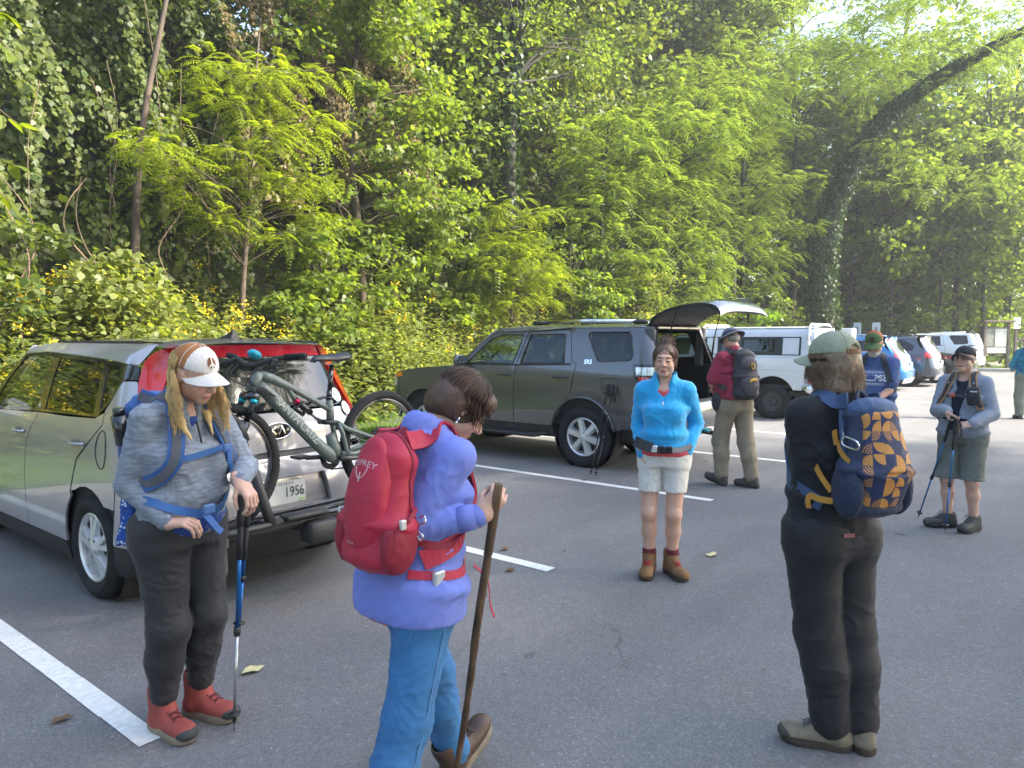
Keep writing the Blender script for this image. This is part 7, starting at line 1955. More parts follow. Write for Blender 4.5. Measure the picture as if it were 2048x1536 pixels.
# ---------------------------------------------------------------- 5. woman in black, near right
def pattern_mat():
 m,nt,b = nodes('navy and orange print'); L = nt.links.new; N = nt.nodes.new
 tc = N('ShaderNodeTexCoord'); mp = N('ShaderNodeMapping'); mp.inputs['Scale'].default_value = (25,25,25); L(tc.outputs['UV'],mp.inputs[0])
 fl = N('ShaderNodeVectorMath'); fl.operation = 'FLOOR'; L(mp.outputs[0],fl.inputs[0]); fr = N('ShaderNodeVectorMath'); fr.operation = 'FRACTION'; L(mp.outputs[0],fr.inputs[0])
 wn_ = N('ShaderNodeTexWhiteNoise'); wn_.noise_dimensions = '2D'; L(fl.outputs[0],wn_.inputs['Vector'])
 rd = N('ShaderNodeVectorMath'); rd.operation = 'ADD'; rd.inputs[1].default_value = (0,0,0); L(wn_.outputs['Color'],rd.inputs[0])
 rr = N('ShaderNodeVectorMath'); rr.operation = 'FLOOR'; sc = N('ShaderNodeVectorMath'); sc.operation = 'SCALE'; sc.inputs['Scale'].default_value = 2.0; L(rd.outputs[0],sc.inputs[0]); L(sc.outputs[0],rr.inputs[0])
 df = N('ShaderNodeVectorMath'); df.operation = 'SUBTRACT'; L(fr.outputs[0],df.inputs[0]); L(rr.outputs[0],df.inputs[1])
 sx = N('ShaderNodeSeparateXYZ'); L(df.outputs[0],sx.inputs[0]); cb = N('ShaderNodeCombineXYZ'); L(sx.outputs[0],cb.inputs[0]); L(sx.outputs[1],cb.inputs[1])
 ln = N('ShaderNodeVectorMath'); ln.operation = 'LENGTH'; L(cb.outputs[0],ln.inputs[0])
 lt = N('ShaderNodeMath'); lt.operation = 'LESS_THAN'; lt.inputs[1].default_value = .92; L(ln.outputs['Value'],lt.inputs[0])
 wv = N('ShaderNodeMath'); wv.operation = 'MULTIPLY'; wv.inputs[1].default_value = 5.0; L(ln.outputs['Value'],wv.inputs[0]); fq = N('ShaderNodeMath'); fq.operation = 'FRACT'; L(wv.outputs[0],fq.inputs[0]); st = N('ShaderNodeMath'); st.operation = 'GREATER_THAN'; st.inputs[1].default_value = .5; L(fq.outputs[0],st.inputs[0])
 sp = N('ShaderNodeSeparateColor'); L(wn_.outputs['Color'],sp.inputs[0])
 isst = N('ShaderNodeMath'); isst.operation = 'GREATER_THAN'; isst.inputs[1].default_value = .76; L(sp.outputs[2],isst.inputs[0])
 emp = N('ShaderNodeMath'); emp.operation = 'GREATER_THAN'; emp.inputs[1].default_value = .16; L(sp.outputs[2],emp.inputs[0])
 mxs = N('ShaderNodeMix'); mxs.data_type = 'FLOAT'; L(isst.outputs[0],mxs.inputs[0]); mxs.inputs[2].default_value = 1.0; L(st.outputs[0],mxs.inputs[3])
 a = N('ShaderNodeMath'); a.operation = 'MULTIPLY'; L(lt.outputs[0],a.inputs[0]); L(mxs.outputs[0],a.inputs[1]); a2 = N('ShaderNodeMath'); a2.operation = 'MULTIPLY'; L(a.outputs[0],a2.inputs[0]); L(emp.outputs[0],a2.inputs[1])
 mx = N('ShaderNodeMix'); mx.data_type = 'RGBA'; mx.inputs[6].default_value = (.014,.026,.085,1); mx.inputs[7].default_value = (.52,.235,.055,1); L(a2.outputs[0],mx.inputs[0]); L(mx.outputs[2],b.inputs['Base Color'])
 b.inputs['Roughness'].default_value = .65
 return m
def fig_black():
 f = Fig('person','woman in a black jacket, black trousers and sage cap seen from behind',1648,1478,-138,1.665,skin=(.50,.30,.22))
 k = f.k; f.hM = eul(14,3,0)
 f.J['ankleL'] = f.pix(1662,1478,.05) * A3((1,1,0)) + A3((0,0,.085)); f.J['ankleR'] = f.pix(1718,1470,.0) * A3((1,1,0)) + A3((0,0,.085))
 f.toe = {'L': (A3((-.78,.62,0)),0),'R': (A3((.25,1,0)),0)}
 f.solve({'L': f.pix(1611,1060,-.03),'R': A3((.22,.10,.86))},{'L': A3((-.42,-.6,1.0)),'R': A3((.6,-.6,1.0))})
 J = f.J; M = f.chestM
 f.body(hands=[bare_hand('L',(.28,.30,-1),(1,0,0),(0,1,0),curl=(.15,) * 4,thumb=.1),bare_hand('R',(-.3,.2,-1),(-1,0,0),(0,1,0),curl=(.15,) * 4,thumb=.1)],hres=.0045)
 BL = cloth_mat('black fleece',(.010,.0105,.014),.9,var=.1,sheen=.10)
 S = Soft(); f.torso(S,.022,(1.0,1.18,1.06,1.0),low=-.03); S.cut(J['pelvis'] + A3((0,0,-.035)),(0,0,-1))
 for n in 'LR': f.sleeve(S,n,.017,(.052,.048,.044,.032),upto=.97)
 nk = J['neck']; S.cone(nk - A3((0,0,.03)),nk + A3((0,-.01,.050)),.082,.072,.02); S.cone(nk,nk + A3((0,.01,.14)),.054,.064,.006,-1)
 ja = f.cloth('jacket',S,.0078,BL,.008,91,.11,None,(1,1,.7))
 TR = cloth_mat('black stretch trousers',(.009,.009,.012),.7,var=.12)
 S = f.trousers(.020,(.090,.066,.060,.056),.965,1.02,.088,-.03)
 tr = f.cloth('trousers',S[0],.0082,TR,.006,95,.12,lambda V: np.clip(1.35 - V[:,2] * 1.0,.25,1.3),(1,1,1.1),also=S[1:])
 S = Soft(); S.ell(J['pelvis'] + A3((.03,-.105,-.05)),(.125,.040,.075),None,.01); S.cut(J['pelvis'] + A3((0,0,-.02)),(0,0,1)); f.cloth('shirt_tail',S,.007,mat('black floral print',(.03,.03,.035),.8,var=.9,vscale=55),.003,4,.05)
 G().box((0,0,0),(.045,.004,.014)).build('jacket_label',mat('red and white label',(.30,.10,.11),.6),ja,loc=tuple(J['pelvis'] + A3((-.045,-.150,-.015))),rot=(0,0,-.15))
 SHM,SO = mat('olive tan shoe',(.20,.165,.115),.8,var=.3,vscale=18),mat('dark brown sole',(.05,.038,.028),.85)
 for n in 'LR': f.shoe(n,SHM,SO,.098,mat('grey lace',(.12,.12,.12),.8),mat('grey rubber toe',(.07,.06,.05),.8))
 cap = f.cap(mat('sage cotton twill',(.30,.315,.225),.85,var=.10,vscale=30,bump=.15,bscale=200),back=True,lift=.002)
 T = f.capT
 pts = [T(.083 * math.sin(a),-.014 + .103 * math.cos(a),.042) for a in np.linspace(PI - .62,PI + .62,12)]; nr = [f.hM @ A3((math.sin(a),math.cos(a),0)) for a in np.linspace(PI - .62,PI + .62,12)]
 web(cap,pts,[tuple(v) for v in nr],.022,mat('brown strap leather',(.17,.075,.030),.6),'cap_strap',.003)
 S = Soft(); c = J['head']; Tm = lambda x,y,z: c + f.hM @ (A3((x,y,z)) * f.hs)
 S.ell(Tm(0,-.035,-.01),A3((.084,.088,.085)) * f.hs,f.hM,.02); S.ell(Tm(0,-.055,-.095),A3((.088,.062,.072)) * f.hs,f.hM,.04); S.ell(Tm(0,-.03,.03),A3((.076,.085,.06)) * f.hs,f.hM,.02)
 for s_ in (-1,1): S.ell(Tm(s_ * .066,.0,-.075),A3((.026,.05,.06)) * f.hs,f.hM,.03)
 S.ell(Tm(0,.10,-.02),A3((.07,.075,.10)) * f.hs,f.hM,.01,-1)
 st = strands(f,650,(76,284),(.07,.15),13,.014,.012,(1.55,1.72),.006,r=(.080,.095,.09)) + strands(f,120,(40,90),(.06,.11),14,.010,.01,(1.5,1.7),.005) + strands(f,120,(-90,-40),(.06,.11),15,.010,.01,(1.5,1.7),.005)
 hair_obj(f,S,st,HAIRMID,.0058,.005,10)
 e = new_pack(f,'navy backpack printed with orange quarter circles on the woman in black'); _P = pack_frame(f,.0,.130); P = lambda x,y,z: _P(x * .88,y * .86,z * .88)
 NV = cloth_mat('navy pack nylon',(.014,.024,.062),.6); NB = cloth_mat('slate blue nylon',(.035,.075,.17),.6); PR = pattern_mat(); OR = cloth_mat('mustard webbing',(.46,.22,.03),.7)
 S = Soft(); S.loft(P(0,.075,-.21),P(0,.095,-.05),M @ A3((1,0,0)),(.130,.073),(.134,.090),.05); S.loft(P(0,.095,-.05),P(0,.065,.17),M @ A3((1,0,0)),(.134,.090),(.104,.058),.05); S.ell(P(0,.06,.18),(.101,.056,.052),M,.04); S.ell(P(0,.08,-.22),(.127,.073,.044),M,.04)
 V,F = S.mesh(.008); bag = mk('bag',folds(V,F,.005,3,.11),F.astype(np.int32),NV,e)
 S = Soft(); S.loft(P(0,.130,-.20),P(0,.165,-.06),M @ A3((1,0,0)),(.096,.043),(.107,.056),.04); S.loft(P(0,.165,-.06),P(0,.115,.17),M @ A3((1,0,0)),(.107,.056),(.075,.039),.04); S.ell(P(0,.11,.17),(.073,.035,.035),M,.03)
 V,F = S.mesh(.0075); V = folds(V,F,.004,6,.10); fp = mk('printed_front',V,F.astype(np.int32),PR,e)
 Q = (V - P(0,0,0)) @ M; u = np.arctan2(Q[:,0],-Q[:,1] - .02) * .15; uv = fp.data.uv_layers.new(name='UVMap'); li = np.zeros(len(fp.data.loops),np.int32); fp.data.loops.foreach_get('vertex_index',li)
 uv.data.foreach_set('uv',np.stack([u,Q[:,2] + .7],1)[li].astype(np.float32).ravel())
 S = Soft(); S.ell(P(0,.075,.19),(.104,.065,.048),M,.02); V,F = S.mesh(.008); mk('top_lid',folds(V,F,.004,8,.07),F.astype(np.int32),NB,e)
 for s_ in (-1,1):
  S = Soft(); S.ell(P(s_ * .130,.09,-.14),(.035,.073,.11),M,.02); S.cut(P(s_ * .12,.08,-.045),M @ A3((0,-.1,1))); V,F = S.mesh(.008); mk('side_pocket',folds(V,F,.004,12 + s_,.06),F.astype(np.int32),NV,e)
  web(e,spline([P(s_ * .120,.02,.05),P(s_ * .145,.06,.02),P(s_ * .150,.12,-.02)],4),tuple(M @ A3((s_,0,0))),.02,OR,'side_strap')
  web(e,spline([P(s_ * .125,.0,.10),P(s_ * .130,.01,.08),P(s_ * .128,.02,.04)],4),tuple(M @ A3((s_,0,0))),.025,OR,'strap_tab')
  web(e,spline([P(s_ * .16,-.08,-.05),P(s_ * .165,-.03,-.10),P(s_ * .150,.02,-.16)],5),tuple(M @ A3((s_,-.3,0))),.022,OR,'lower_strap')
  web(e,spline([P(s_ * .150,.03,-.20),P(s_ * .175,-.02,-.20),P(s_ * .19,-.07,-.19)],5),tuple(M @ A3((s_,-.2,0))),.024,OR,'hip_tab')
  web(e,spline([P(s_ * .185,-.06,-.18),P(s_ * .192,-.075,-.215),P(s_ * .188,-.07,-.25)],4),tuple(M @ A3((s_,-.2,0))),.022,OR,'hip_tail')
  web(e,spline([P(s_ * .118,.03,.19),P(s_ * .130,.05,.10),P(s_ * .138,.075,.02)],5),tuple(M @ A3((s_,-.2,0))),.02,NB,'piping')
 V,F = tube_vf(spline([P(-.04,.03,.22),P(0,.0,.265),P(.04,.03,.22)],6),.007,6); mk('haul_loop',V,F,NV,e)
 cb = spline([P(-.145,.075,.085),P(-.15,.15,.075),P(-.148,.165,.055),P(-.145,.150,.038),P(-.145,.085,.045),P(-.145,.068,.06),P(-.145,.075,.085)],5)
 V,F = tube_vf(cb,.0042,8); mk('carabiner',V,F,CHROME,e)
 V,F = tube_vf([P(-.125,.04,.115),P(-.138,.065,.095),P(-.145,.075,.085)],.004,6); mk('carabiner_chain',V,F,STEEL,e)
 shoulder_straps(f,e,ja,NB,.058,.20,-.2,.135,.09)
 return f
fig_black()
# ---------------------------------------------------------------- 6. woman in grey hoodie, right
def fig_hoodie():
 f = Fig('person','woman in a light grey hooded jacket, grey shorts and black cap speaking, poles in hand',1918,1058,-16,1.565,skin=(.56,.34,.26))
 k = f.k; f.hM = eul(-4,-7,2); f.J['head'] += A3((0,.02,0))
 f.J['ankleR'] = f.pix(1893,1040,.0) * A3((1,1,0)) + A3((0,-.02,.085)); f.J['ankleL'] = f.pix(1945,1058,.03) * A3((1,1,0)) + A3((0,-.02,.085))
 f.toe = {'R': (A3((.75,.7,0)),0),'L': (A3((.25,1,0)),0)}
 f.solve({'R': f.pix(1894,822,.26),'L': f.pix(1944,848,.27)},{'R': A3((.45,-.3,.95)),'L': A3((-.45,-.3,.95))})
 J = f.J; M = f.chestM
 f.body(hands=[bare_hand('R',f.pix(1906,852,.30) - J['wriR'],(-1,.1,0),(.0,.8,.3),curl=(.85,.85,.85,.8),thumb=.6,tin=.5),bare_hand('L',f.pix(1912,852,.31) - J['wriL'],(.3,-.6,-.6),(0,.4,1),curl=(.5,.55,.6,.6),thumb=.6,tin=.4)],bare_legs=True,mouth=.014,lip=(.42,.16,.15),hres=.0042)
 HD = cloth_mat('light grey hooded fleece',(.235,.265,.33),.85,heather=.10)
 S = Soft(); f.torso(S,.024,(1.08,1.32,1.15,1.02),low=-.05); f.bust(S,.010,.064,.075,-.035); S.cut(J['pelvis'] + A3((0,0,-.065)),(0,0,-1))
 for n in 'LR': f.sleeve(S,n,.017,(.052,.049,.046,.031),upto=.97)
 nk = J['neck']
 S.chain([nk + A3((a[0],a[1],a[2])) for a in ((-.085,.095,-.05),(-.10,.02,.0),(-.06,-.075,.0),(.06,-.075,.0),(.10,.02,.0),(.085,.095,-.05))],[.026,.032,.042,.042,.032,.026],.02)
 S.cone(nk - A3((0,0,.0)),nk + A3((0,.015,.14)),.056,.07,.006,-1)
 S.chain([nk + A3((0,.09,.03)),nk + A3((0,.125,-.06)),nk + A3((.01,.150,-.17)),nk + A3((.03,.165,-.30)),nk + A3((.06,.165,-.46))],[.060,.056,.044,.040,.060],.01,-1)
 ja = f.cloth('hooded_jacket',S,.0082,HD,.006,101,.085)
 NV = cloth_mat('navy tee',(.012,.016,.035),.85)
 S = Soft(); f.torso(S,.010,(1.06,1.28,1.10,.98),low=-.08); f.bust(S,.0,.060,.075,-.035); S.ell(nk + A3((0,.05,.04)),(.07,.08,.07),None,.006,-1); S.cut(nk + A3((0,0,.0)),(0,0,1)); S.cut(J['pelvis'] + A3((0,0,-.03)),(0,0,-1)); f.cloth('tee',S,.0095,NV,.003,5)
 GS = cloth_mat('grey green shorts',(.125,.135,.118),.85,var=.08)
 hz = J['kneeR'][2] + .015; S = f.trousers(.018,(.086,.072,.05,.05),.52,1.04,.082,-.04,hem=hz); f.cloth('shorts',S[0],.0078,GS,.006,111,.08,also=S[1:])
 SHM,SO = mat('dark grey hiking shoe',(.055,.055,.052),.8,var=.3,vscale=18),mat('black rubber sole',(.015,.015,.015),.8)
 for n in 'LR':
  f.shoe(n,SHM,SO,.100,mat('grey lace',(.12,.12,.12),.8))
  S = Soft(); S.cone(J['ankle' + n] + A3((0,-.018,-.01)),J['ankle' + n] + A3((0,-.014,.06)),.042,.042,.01); S.cut(J['ankle' + n] + A3((0,0,.045)),(0,0,1)); f.cloth('sock',S,.007,cloth_mat('magenta sock',(.28,.03,.14),.95),.002,4,.03)
 f.cap(cloth_mat('black cap cotton',(.014,.014,.016),.8),lift=.008,tilt=-5)
 S = Soft(); c = J['head']; Tm = lambda x,y,z: c + f.hM @ (A3((x,y,z)) * f.hs); S.ell(Tm(0,-.045,.02),A3((.078,.070,.06)) * f.hs,f.hM,.02); V,F = S.mesh(.006); mk('hair',folds(V,F,.002,4,.02),F.astype(np.int32),HAIRBROWN,f.root)
 g = empty('eyeglasses'); g.parent = f.root; FR = mat('maroon spectacle frame',(.08,.015,.03),.4)
 for s_ in (-1,1):
  ring = [Tm(s_ * .032 + .0215 * math.cos(a),.1015 - .003 * abs(math.cos(a)),.004 + .0165 * math.sin(a)) for a in np.linspace(0,2 * PI,21)]; V,F = tube_vf(ring,.0016,6,False); mk('lens_rim',V,F,FR,g)
  V,F = tube_vf([Tm(s_ * .054,.096,.008),Tm(s_ * .074,.05,.008),Tm(s_ * .079,.0,.010)],.0015,6); mk('temple',V,F,FR,g)
  n = 20; V = [Tm(s_ * .032 + .0205 * r * math.cos(a),.1010,.004 + .0155 * r * math.sin(a)) for r in (0,1) for a in np.linspace(0,2 * PI,n,False)]; mk('lens',V,[(i,(i + 1) % n,n + (i + 1) % n,n + i) for i in range(n)],glass('spectacle lens',(.96,.97,.97),.7),g)
 V,F = tube_vf([Tm(-.011,.1015,.008),Tm(0,.105,.011),Tm(.011,.1015,.008)],.0016,6); mk('bridge',V,F,FR,g)
 e = new_pack(f,'small dark pack with tan edged straps on the woman in the grey hooded jacket'); P = pack_frame(f,-.04,.14); DK = cloth_mat('charcoal nylon',(.022,.021,.025),.65); TN = cloth_mat('tan edging',(.42,.22,.09),.7)
 S = Soft(); S.ell(P(0,.06,-.02),(.13,.085,.20),M,.03); V,F = S.mesh(.01); mk('bag',folds(V,F,.005,3,.09),F.astype(np.int32),DK,e)
 shoulder_straps(f,e,ja,TN,.056,.18,-.2,.14,.10,.006); shoulder_straps(f,e,ja,DK,.036,.18,-.2,.14,.10,.0085,name='strap_centre')
 C = J['chest']; OR = mat('orange buckle',(.62,.09,.03),.4)
 f.strap('chest_strap',[ja],[C + A3((-.12,.15,.02)),C + A3((-.03,.185,.025)),C + A3((.05,.185,.025)),C + A3((.12,.15,.03))],.02,DK,.008,.003,e); G().box((0,0,0),(.038,.016,.032),bev=.005).build('chest_buckle',OR,e,loc=tuple(C + A3((.035,.178,.026))))
 f.strap('waist_belt',[ja],[J['waist'] + A3((-.16,.06,.0)),J['waist'] + A3((-.06,.16,-.01)),J['waist'] + A3((.06,.16,-.01)),J['waist'] + A3((.16,.06,0))],.026,DK,.006,.003,e)
 ph = empty('chest_pouch',(f.loc[0],f.loc[1],0),f.yaw,'black phone pouch clipped to the shoulder strap of the grey hooded jacket','pouch'); p0 = C + A3((-.115,.172,.025))
 G().box((0,0,0),(.098,.036,.150),Matrix.Rotation(.12,3,'Y'),.014).build('pouch_bag',DK,ph,True,loc=tuple(p0),rot=(0,0,.25)); G().box((0,0,0),(.05,.003,.008)).build('pouch_label',WHITEPLASTIC,ph,loc=tuple(p0 + A3((-.006,.019,.04))),rot=(0,0,.25))
 SH,LO = mat('light blue shaft',(.06,.20,.42),.35,.4),mat('blue anodised shaft',(.012,.13,.40),.3,.6,coat=.3); GR = mat('black cork grip',(.016,.016,.017),.75,var=.3,vscale=60)
 a,b = f.l2w(f.pix(1909,836,.31)),f.l2w(f.pix(1834,1030,.30)); pole('trekking_pole',f.l2w(f.pix(1906,832,.32)),at_z(1836,1036),'slanting pale blue pole of the woman in the grey hooded jacket','pale blue trekking poles',SH,LO,GR)
 pole('trekking_pole',f.l2w(f.pix(1912,836,.33)),at_z(1890,1066),'upright pale blue pole of the woman in the grey hooded jacket','pale blue trekking poles',SH,LO,GR)
 return f
fig_hoodie()
# ---------------------------------------------------------------- 7. bearded man in the printed tee
def fig_tee():
 d = at_d(1752,700,7.35); f = Fig('person','bearded man in a blue printed tee and green and orange cap looking down',0,0,-10,1.72,loc=d[:2],skin=(.54,.31,.22))
 k = f.k; f.lean(4); f.hM = eul(0,26,0); f.J['head'] += A3((0,.045,-.01))
 f.solve({'R': A3((.05,.30,1.02)),'L': A3((-.04,.32,1.0))},{'R': A3((.5,-.2,.9)),'L': A3((-.5,-.2,.9))})
 J = f.J; M = f.chestM
 f.body(hands=[bare_hand('R',(-.8,.5,0),(0,-.4,-1),(0,1,.4),curl=(.5,) * 4),bare_hand('L',(.8,.4,0),(0,-.4,-1),(0,1,.4),curl=(.5,) * 4)],bare_arms='LR',jaw=1.1,beard=(.45,.41,.37),hres=.0048)
 TE = cloth_mat('denim blue tee',(.055,.095,.235),.85,heather=.06)
 S = Soft(); f.torso(S,.022,(1.0,1.34,1.16,1.08),low=-.06,fwdbelly=.03); S.cut(J['pelvis'] + A3((0,0,-.07)),(0,0,-1))
 for n in 'LR': f.sleeve(S,n,.020,(.052,.050,.04,.03),upto=.36)
 te = f.cloth('tee',S,.0088,TE,.005,121,.09)
 KH = cloth_mat('taupe trousers',(.20,.16,.125),.85,var=.07); S = f.trousers(.018,(.086,.060,.055,.052),.965,1.0,.080,-.03); f.cloth('trousers',S[0],.0095,KH,.007,122,.09,also=S[1:])
 for n in 'LR': f.shoe(n,mat('grey brown shoe',(.062,.056,.050),.8,var=.3,vscale=16),mat('dark rubber sole',(.02,.02,.02),.8),.10,None,L=.29)
 cap = f.cap(mat('moss green cotton',(.075,.125,.040),.85,bump=.1,bscale=200),mat('orange mesh',(.42,.12,.045),.85),lift=.002)
 T = f.capT; n = 20
 V = [T(.022 * r * math.cos(a),.083 - .012 * r * math.sin(a),.086 + .020 * r * math.sin(a)) + f.hM @ A3((0,.006,.004)) for r in (0,1) for a in np.linspace(0,2 * PI,n,False)]; mk('cap_patch',V,[(i,n + i,n + (i + 1) % n,(i + 1) % n) for i in range(n)],mat('dark patch',(.05,.025,.02),.8),cap)
 S = Soft(); c = J['head']; Tm = lambda x,y,z: c + f.hM @ (A3((x,y,z)) * f.hs)
 S.ell(Tm(0,.050,-.085),A3((.055,.055,.048)) * f.hs,f.hM,.02)
 for s_ in (-1,1): S.ell(Tm(s_ * .052,.012,-.05),A3((.02,.032,.05)) * f.hs,f.hM,.02)
 S.ell(Tm(0,.103,-.062),A3((.026,.02,.011)) * f.hs,f.hM,.006,-1)
 V,F = S.mesh(.005); mk('beard',folds(V,F,.004,4,.018),F.astype(np.int32),mat('white beard',(.50,.47,.43),.8,var=.2,vscale=90),f.root)
 tr = f.surf(te)
 def on_tee(u,v):
  h = tr.ray_cast(Vector(J['chest'] + A3((-u,.5,v))),Vector((0,-1,0))); p = h[0] if h[0] is not None else Vector(J['chest'] + A3((-u,.15,v))); return p + Vector((0,.0025,0))
 WH = mat('white screen print',(.66,.67,.68),.8)
 text_on('tee_lettering','ECLIPSE',.082,lambda u,v,d: on_tee(u,v - .01),WH,te,bold=.0025); text_on('tee_lettering','HENDERSONVILLE',.036,lambda u,v,d: on_tee(u,v + .05),WH,te); text_on('tee_lettering','CONFERENCE',.036,lambda u,v,d: on_tee(u,v - .068),WH,te)
 e = new_pack(f,'black pack whose strap crosses the bearded man in the blue tee'); P = pack_frame(f,-.03,.14); DK = cloth_mat('charcoal nylon',(.022,.021,.025),.65)
 S = Soft(); S.ell(P(0,.06,0),(.14,.085,.2),M,.03); V,F = S.mesh(.011); mk('bag',V,F.astype(np.int32),DK,e); shoulder_straps(f,e,te,DK,.055,.18,-.2,.14,.115,.007)
 V,F = tube_vf([J['wriL'] + (J['elbL'] - J['wriL']) * .12 + A3((0,0,.032 * math.sin(a))) + A3((.2,.6,0)) * .048 * math.cos(a) for a in np.linspace(0,2 * PI,17)],.006,6,False); mk('watch_strap',V,F,mat('brown strap leather',(.17,.075,.030),.6),f.root)
 return f
fig_tee()
# ---------------------------------------------------------------- 8. hiker at the right edge
def fig_far():
 f = Fig('person','hiker in a teal jacket and wide cream hat at the picture\'s right edge',2049,838,-158,1.66,skin=(.50,.30,.22))
 J = f.J; f.hM = eul(0,10,0); f.solve({'R': A3((.16,.22,1.0)),'L': A3((-.16,.22,1.0))},{'R': A3((.5,-.3,.95)),'L': A3((-.5,-.3,.95))}); M = f.chestM
 f.body(hands=[bare_hand('L',(.4,.7,0),(0,.2,-1),(0,1,.3),curl=(.6,) * 4)],hres=.007)
 TL = cloth_mat('teal shell jacket',(.012,.16,.25),.7); S = Soft(); f.torso(S,.024,(1.02,1.25,1.1,1.0),low=-.06); S.cut(J['pelvis'] + A3((0,0,-.07)),(0,0,-1))
 for n in 'LR': f.sleeve(S,n,.018,(.052,.048,.044,.032),upto=.97)
 ja = f.cloth('jacket',S,.011,TL,.006,131,.1)
 S = f.trousers(.022,(.088,.066,.060,.056),.96,1.0,.085,-.03); f.cloth('trousers',S[0],.0115,cloth_mat('sage trousers',(.17,.185,.15),.85),.007,132,.1,also=S[1:])
 for n in 'LR': f.shoe(n,mat('grey brown shoe',(.062,.056,.050),.8,var=.3,vscale=16),mat('dark rubber sole',(.02,.02,.02),.8),.12,None)
 c = J['head']; Tm = lambda x,y,z: c + f.hM @ (A3((x,y,z)) * f.hs); HT = cloth_mat('cream canvas',(.55,.50,.42),.85)
 S = Soft(); S.ell(Tm(0,-.014,.045),A3((.088,.108,.09)) * f.hs,f.hM,.01); S.cut(Tm(0,0,.04),f.hM @ A3((0,0,-1))); V,F = S.mesh(.008); hat = mk('sun_hat',V,F.astype(np.int32),HT,f.root)
 n = 32; V = [Tm((.087 + .085 * r) * math.sin(a),-.014 + (.107 + .085 * r) * math.cos(a),.044 - .018 * r + .03 * r * math.sin(a) ** 2) for r in np.linspace(0,1,5) for a in np.linspace(0,2 * PI,n,False)]
 b = mk('hat_brim',V,[(j * n + i,(j + 1) * n + i,(j + 1) * n + (i + 1) % n,j * n + (i + 1) % n) for j in range(4) for i in range(n)],HT,hat); b.modifiers.new('t','SOLIDIFY').thickness = .004
 e = new_pack(f,'royal blue pack on the hiker in the teal jacket'); P = pack_frame(f,-.03,.135); S = Soft(); S.ell(P(0,.07,0),(.13,.09,.22),M,.03); S.ell(P(0,.13,-.06),(.09,.05,.12),M,.02); V,F = S.mesh(.011); mk('bag',folds(V,F,.006,3,.09),F.astype(np.int32),cloth_mat('royal blue nylon',(.022,.035,.30),.6),e)
 shoulder_straps(f,e,ja,cloth_mat('royal blue nylon',(.022,.035,.30),.6),.055,.18,-.2,.135,.09)
 return f
fig_far()
_wp = mat('black carbon shaft',(.02,.02,.022),.35,.3); _gr = mat('black cork grip',(.016,.016,.017),.75,var=.3,vscale=60)
for (bx,by,tx,ty,lab) in ((1180,955,1217,768,'left one of two black poles leaning on the dark grey wagon'),(1190,957,1228,770,'right one of two black poles leaning on the dark grey wagon')):
 b = at_z(bx,by); pole('trekking_pole',at_x(tx,ty,7.585),b,lab,'black trekking poles leaning on the wagon',_wp,_wp,_gr)
# ------------------------------------------------------------------ vegetation
def leaf_mat(name,c1,c2,trans=.45,spec=.35,rough=.45,tc=None):
 m,nt,b = nodes(name); L = nt.links.new; N = nt.nodes.new
 g = N('ShaderNodeNewGeometry'); r = N('ShaderNodeValToRGB')
 e = r.color_ramp.elements; e[0].color = tuple(c1) + (1,); e[1].color = tuple(c2) + (1,)
 L(g.outputs['Random Per Island'],r.inputs[0]); L(r.outputs[0],b.inputs['Base Color'])
 b.inputs['Roughness'].default_value = rough; b.inputs['Specular IOR Level'].default_value = spec
 t = N('ShaderNodeBsdfTranslucent'); mu = N('ShaderNodeMix'); mu.data_type = 'RGBA'; mu.blend_type = 'MULTIPLY'; mu.inputs[0].default_value = 1
 L(r.outputs[0],mu.inputs[6]); mu.inputs[7].default_value = tuple(tc or (2.3,2.2,.8)) + (1,); L(mu.outputs[2],t.inputs[0])
 mx = N('ShaderNodeMixShader'); mx.inputs[0].default_value = trans; L(b.outputs[0],mx.inputs[1]); L(t.outputs[0],mx.inputs[2])
 L(mx.outputs[0],nt.nodes['Material Output'].inputs['Surface'])
 return m
LF_PIN = leaf_mat('bright pinnate leaf',(.105,.150,.016),(.185,.225,.030),.5)
LF_MAPLE = leaf_mat('bright broad leaf',(.085,.135,.020),(.160,.205,.040),.48)
LF_LOC = leaf_mat('locust leaf',(.075,.125,.026),(.150,.200,.045),.5)
LF_GLOW = leaf_mat('thin translucent leaf',(.075,.125,.022),(.15,.19,.04),.62)
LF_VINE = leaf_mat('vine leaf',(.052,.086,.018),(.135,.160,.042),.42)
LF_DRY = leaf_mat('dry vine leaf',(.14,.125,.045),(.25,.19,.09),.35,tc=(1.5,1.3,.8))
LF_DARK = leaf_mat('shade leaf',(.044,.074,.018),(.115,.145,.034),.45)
LF_WEED = leaf_mat('weed leaf',(.115,.150,.034),(.215,.235,.075),.48)
LF_GRASS = leaf_mat('grass blade',(.085,.16,.018),(.15,.24,.03),.4)
LF_YEL = leaf_mat('yellow petal',(.62,.47,.015),(.75,.58,.04),.3,tc=(1.2,1.1,.6))
LF_IVY = leaf_mat('ivy leaf',(.014,.036,.010),(.045,.08,.018),.3)
BARK = mat('grey brown bark',(.085,.062,.045),.9,var=.4,vscale=7,bump=.9,bscale=14,stretch=(1,1,.25))
BARKDK = mat('dark bark',(.032,.026,.022),.9,var=.4,vscale=7,bump=.9,bscale=12,stretch=(1,1,.25))
TWIG = mat('dry vine wood',(.15,.105,.068),.9,var=.4,vscale=10)
def unit(a): return a / np.maximum(np.linalg.norm(a,axis=1,keepdims=True),1e-9)
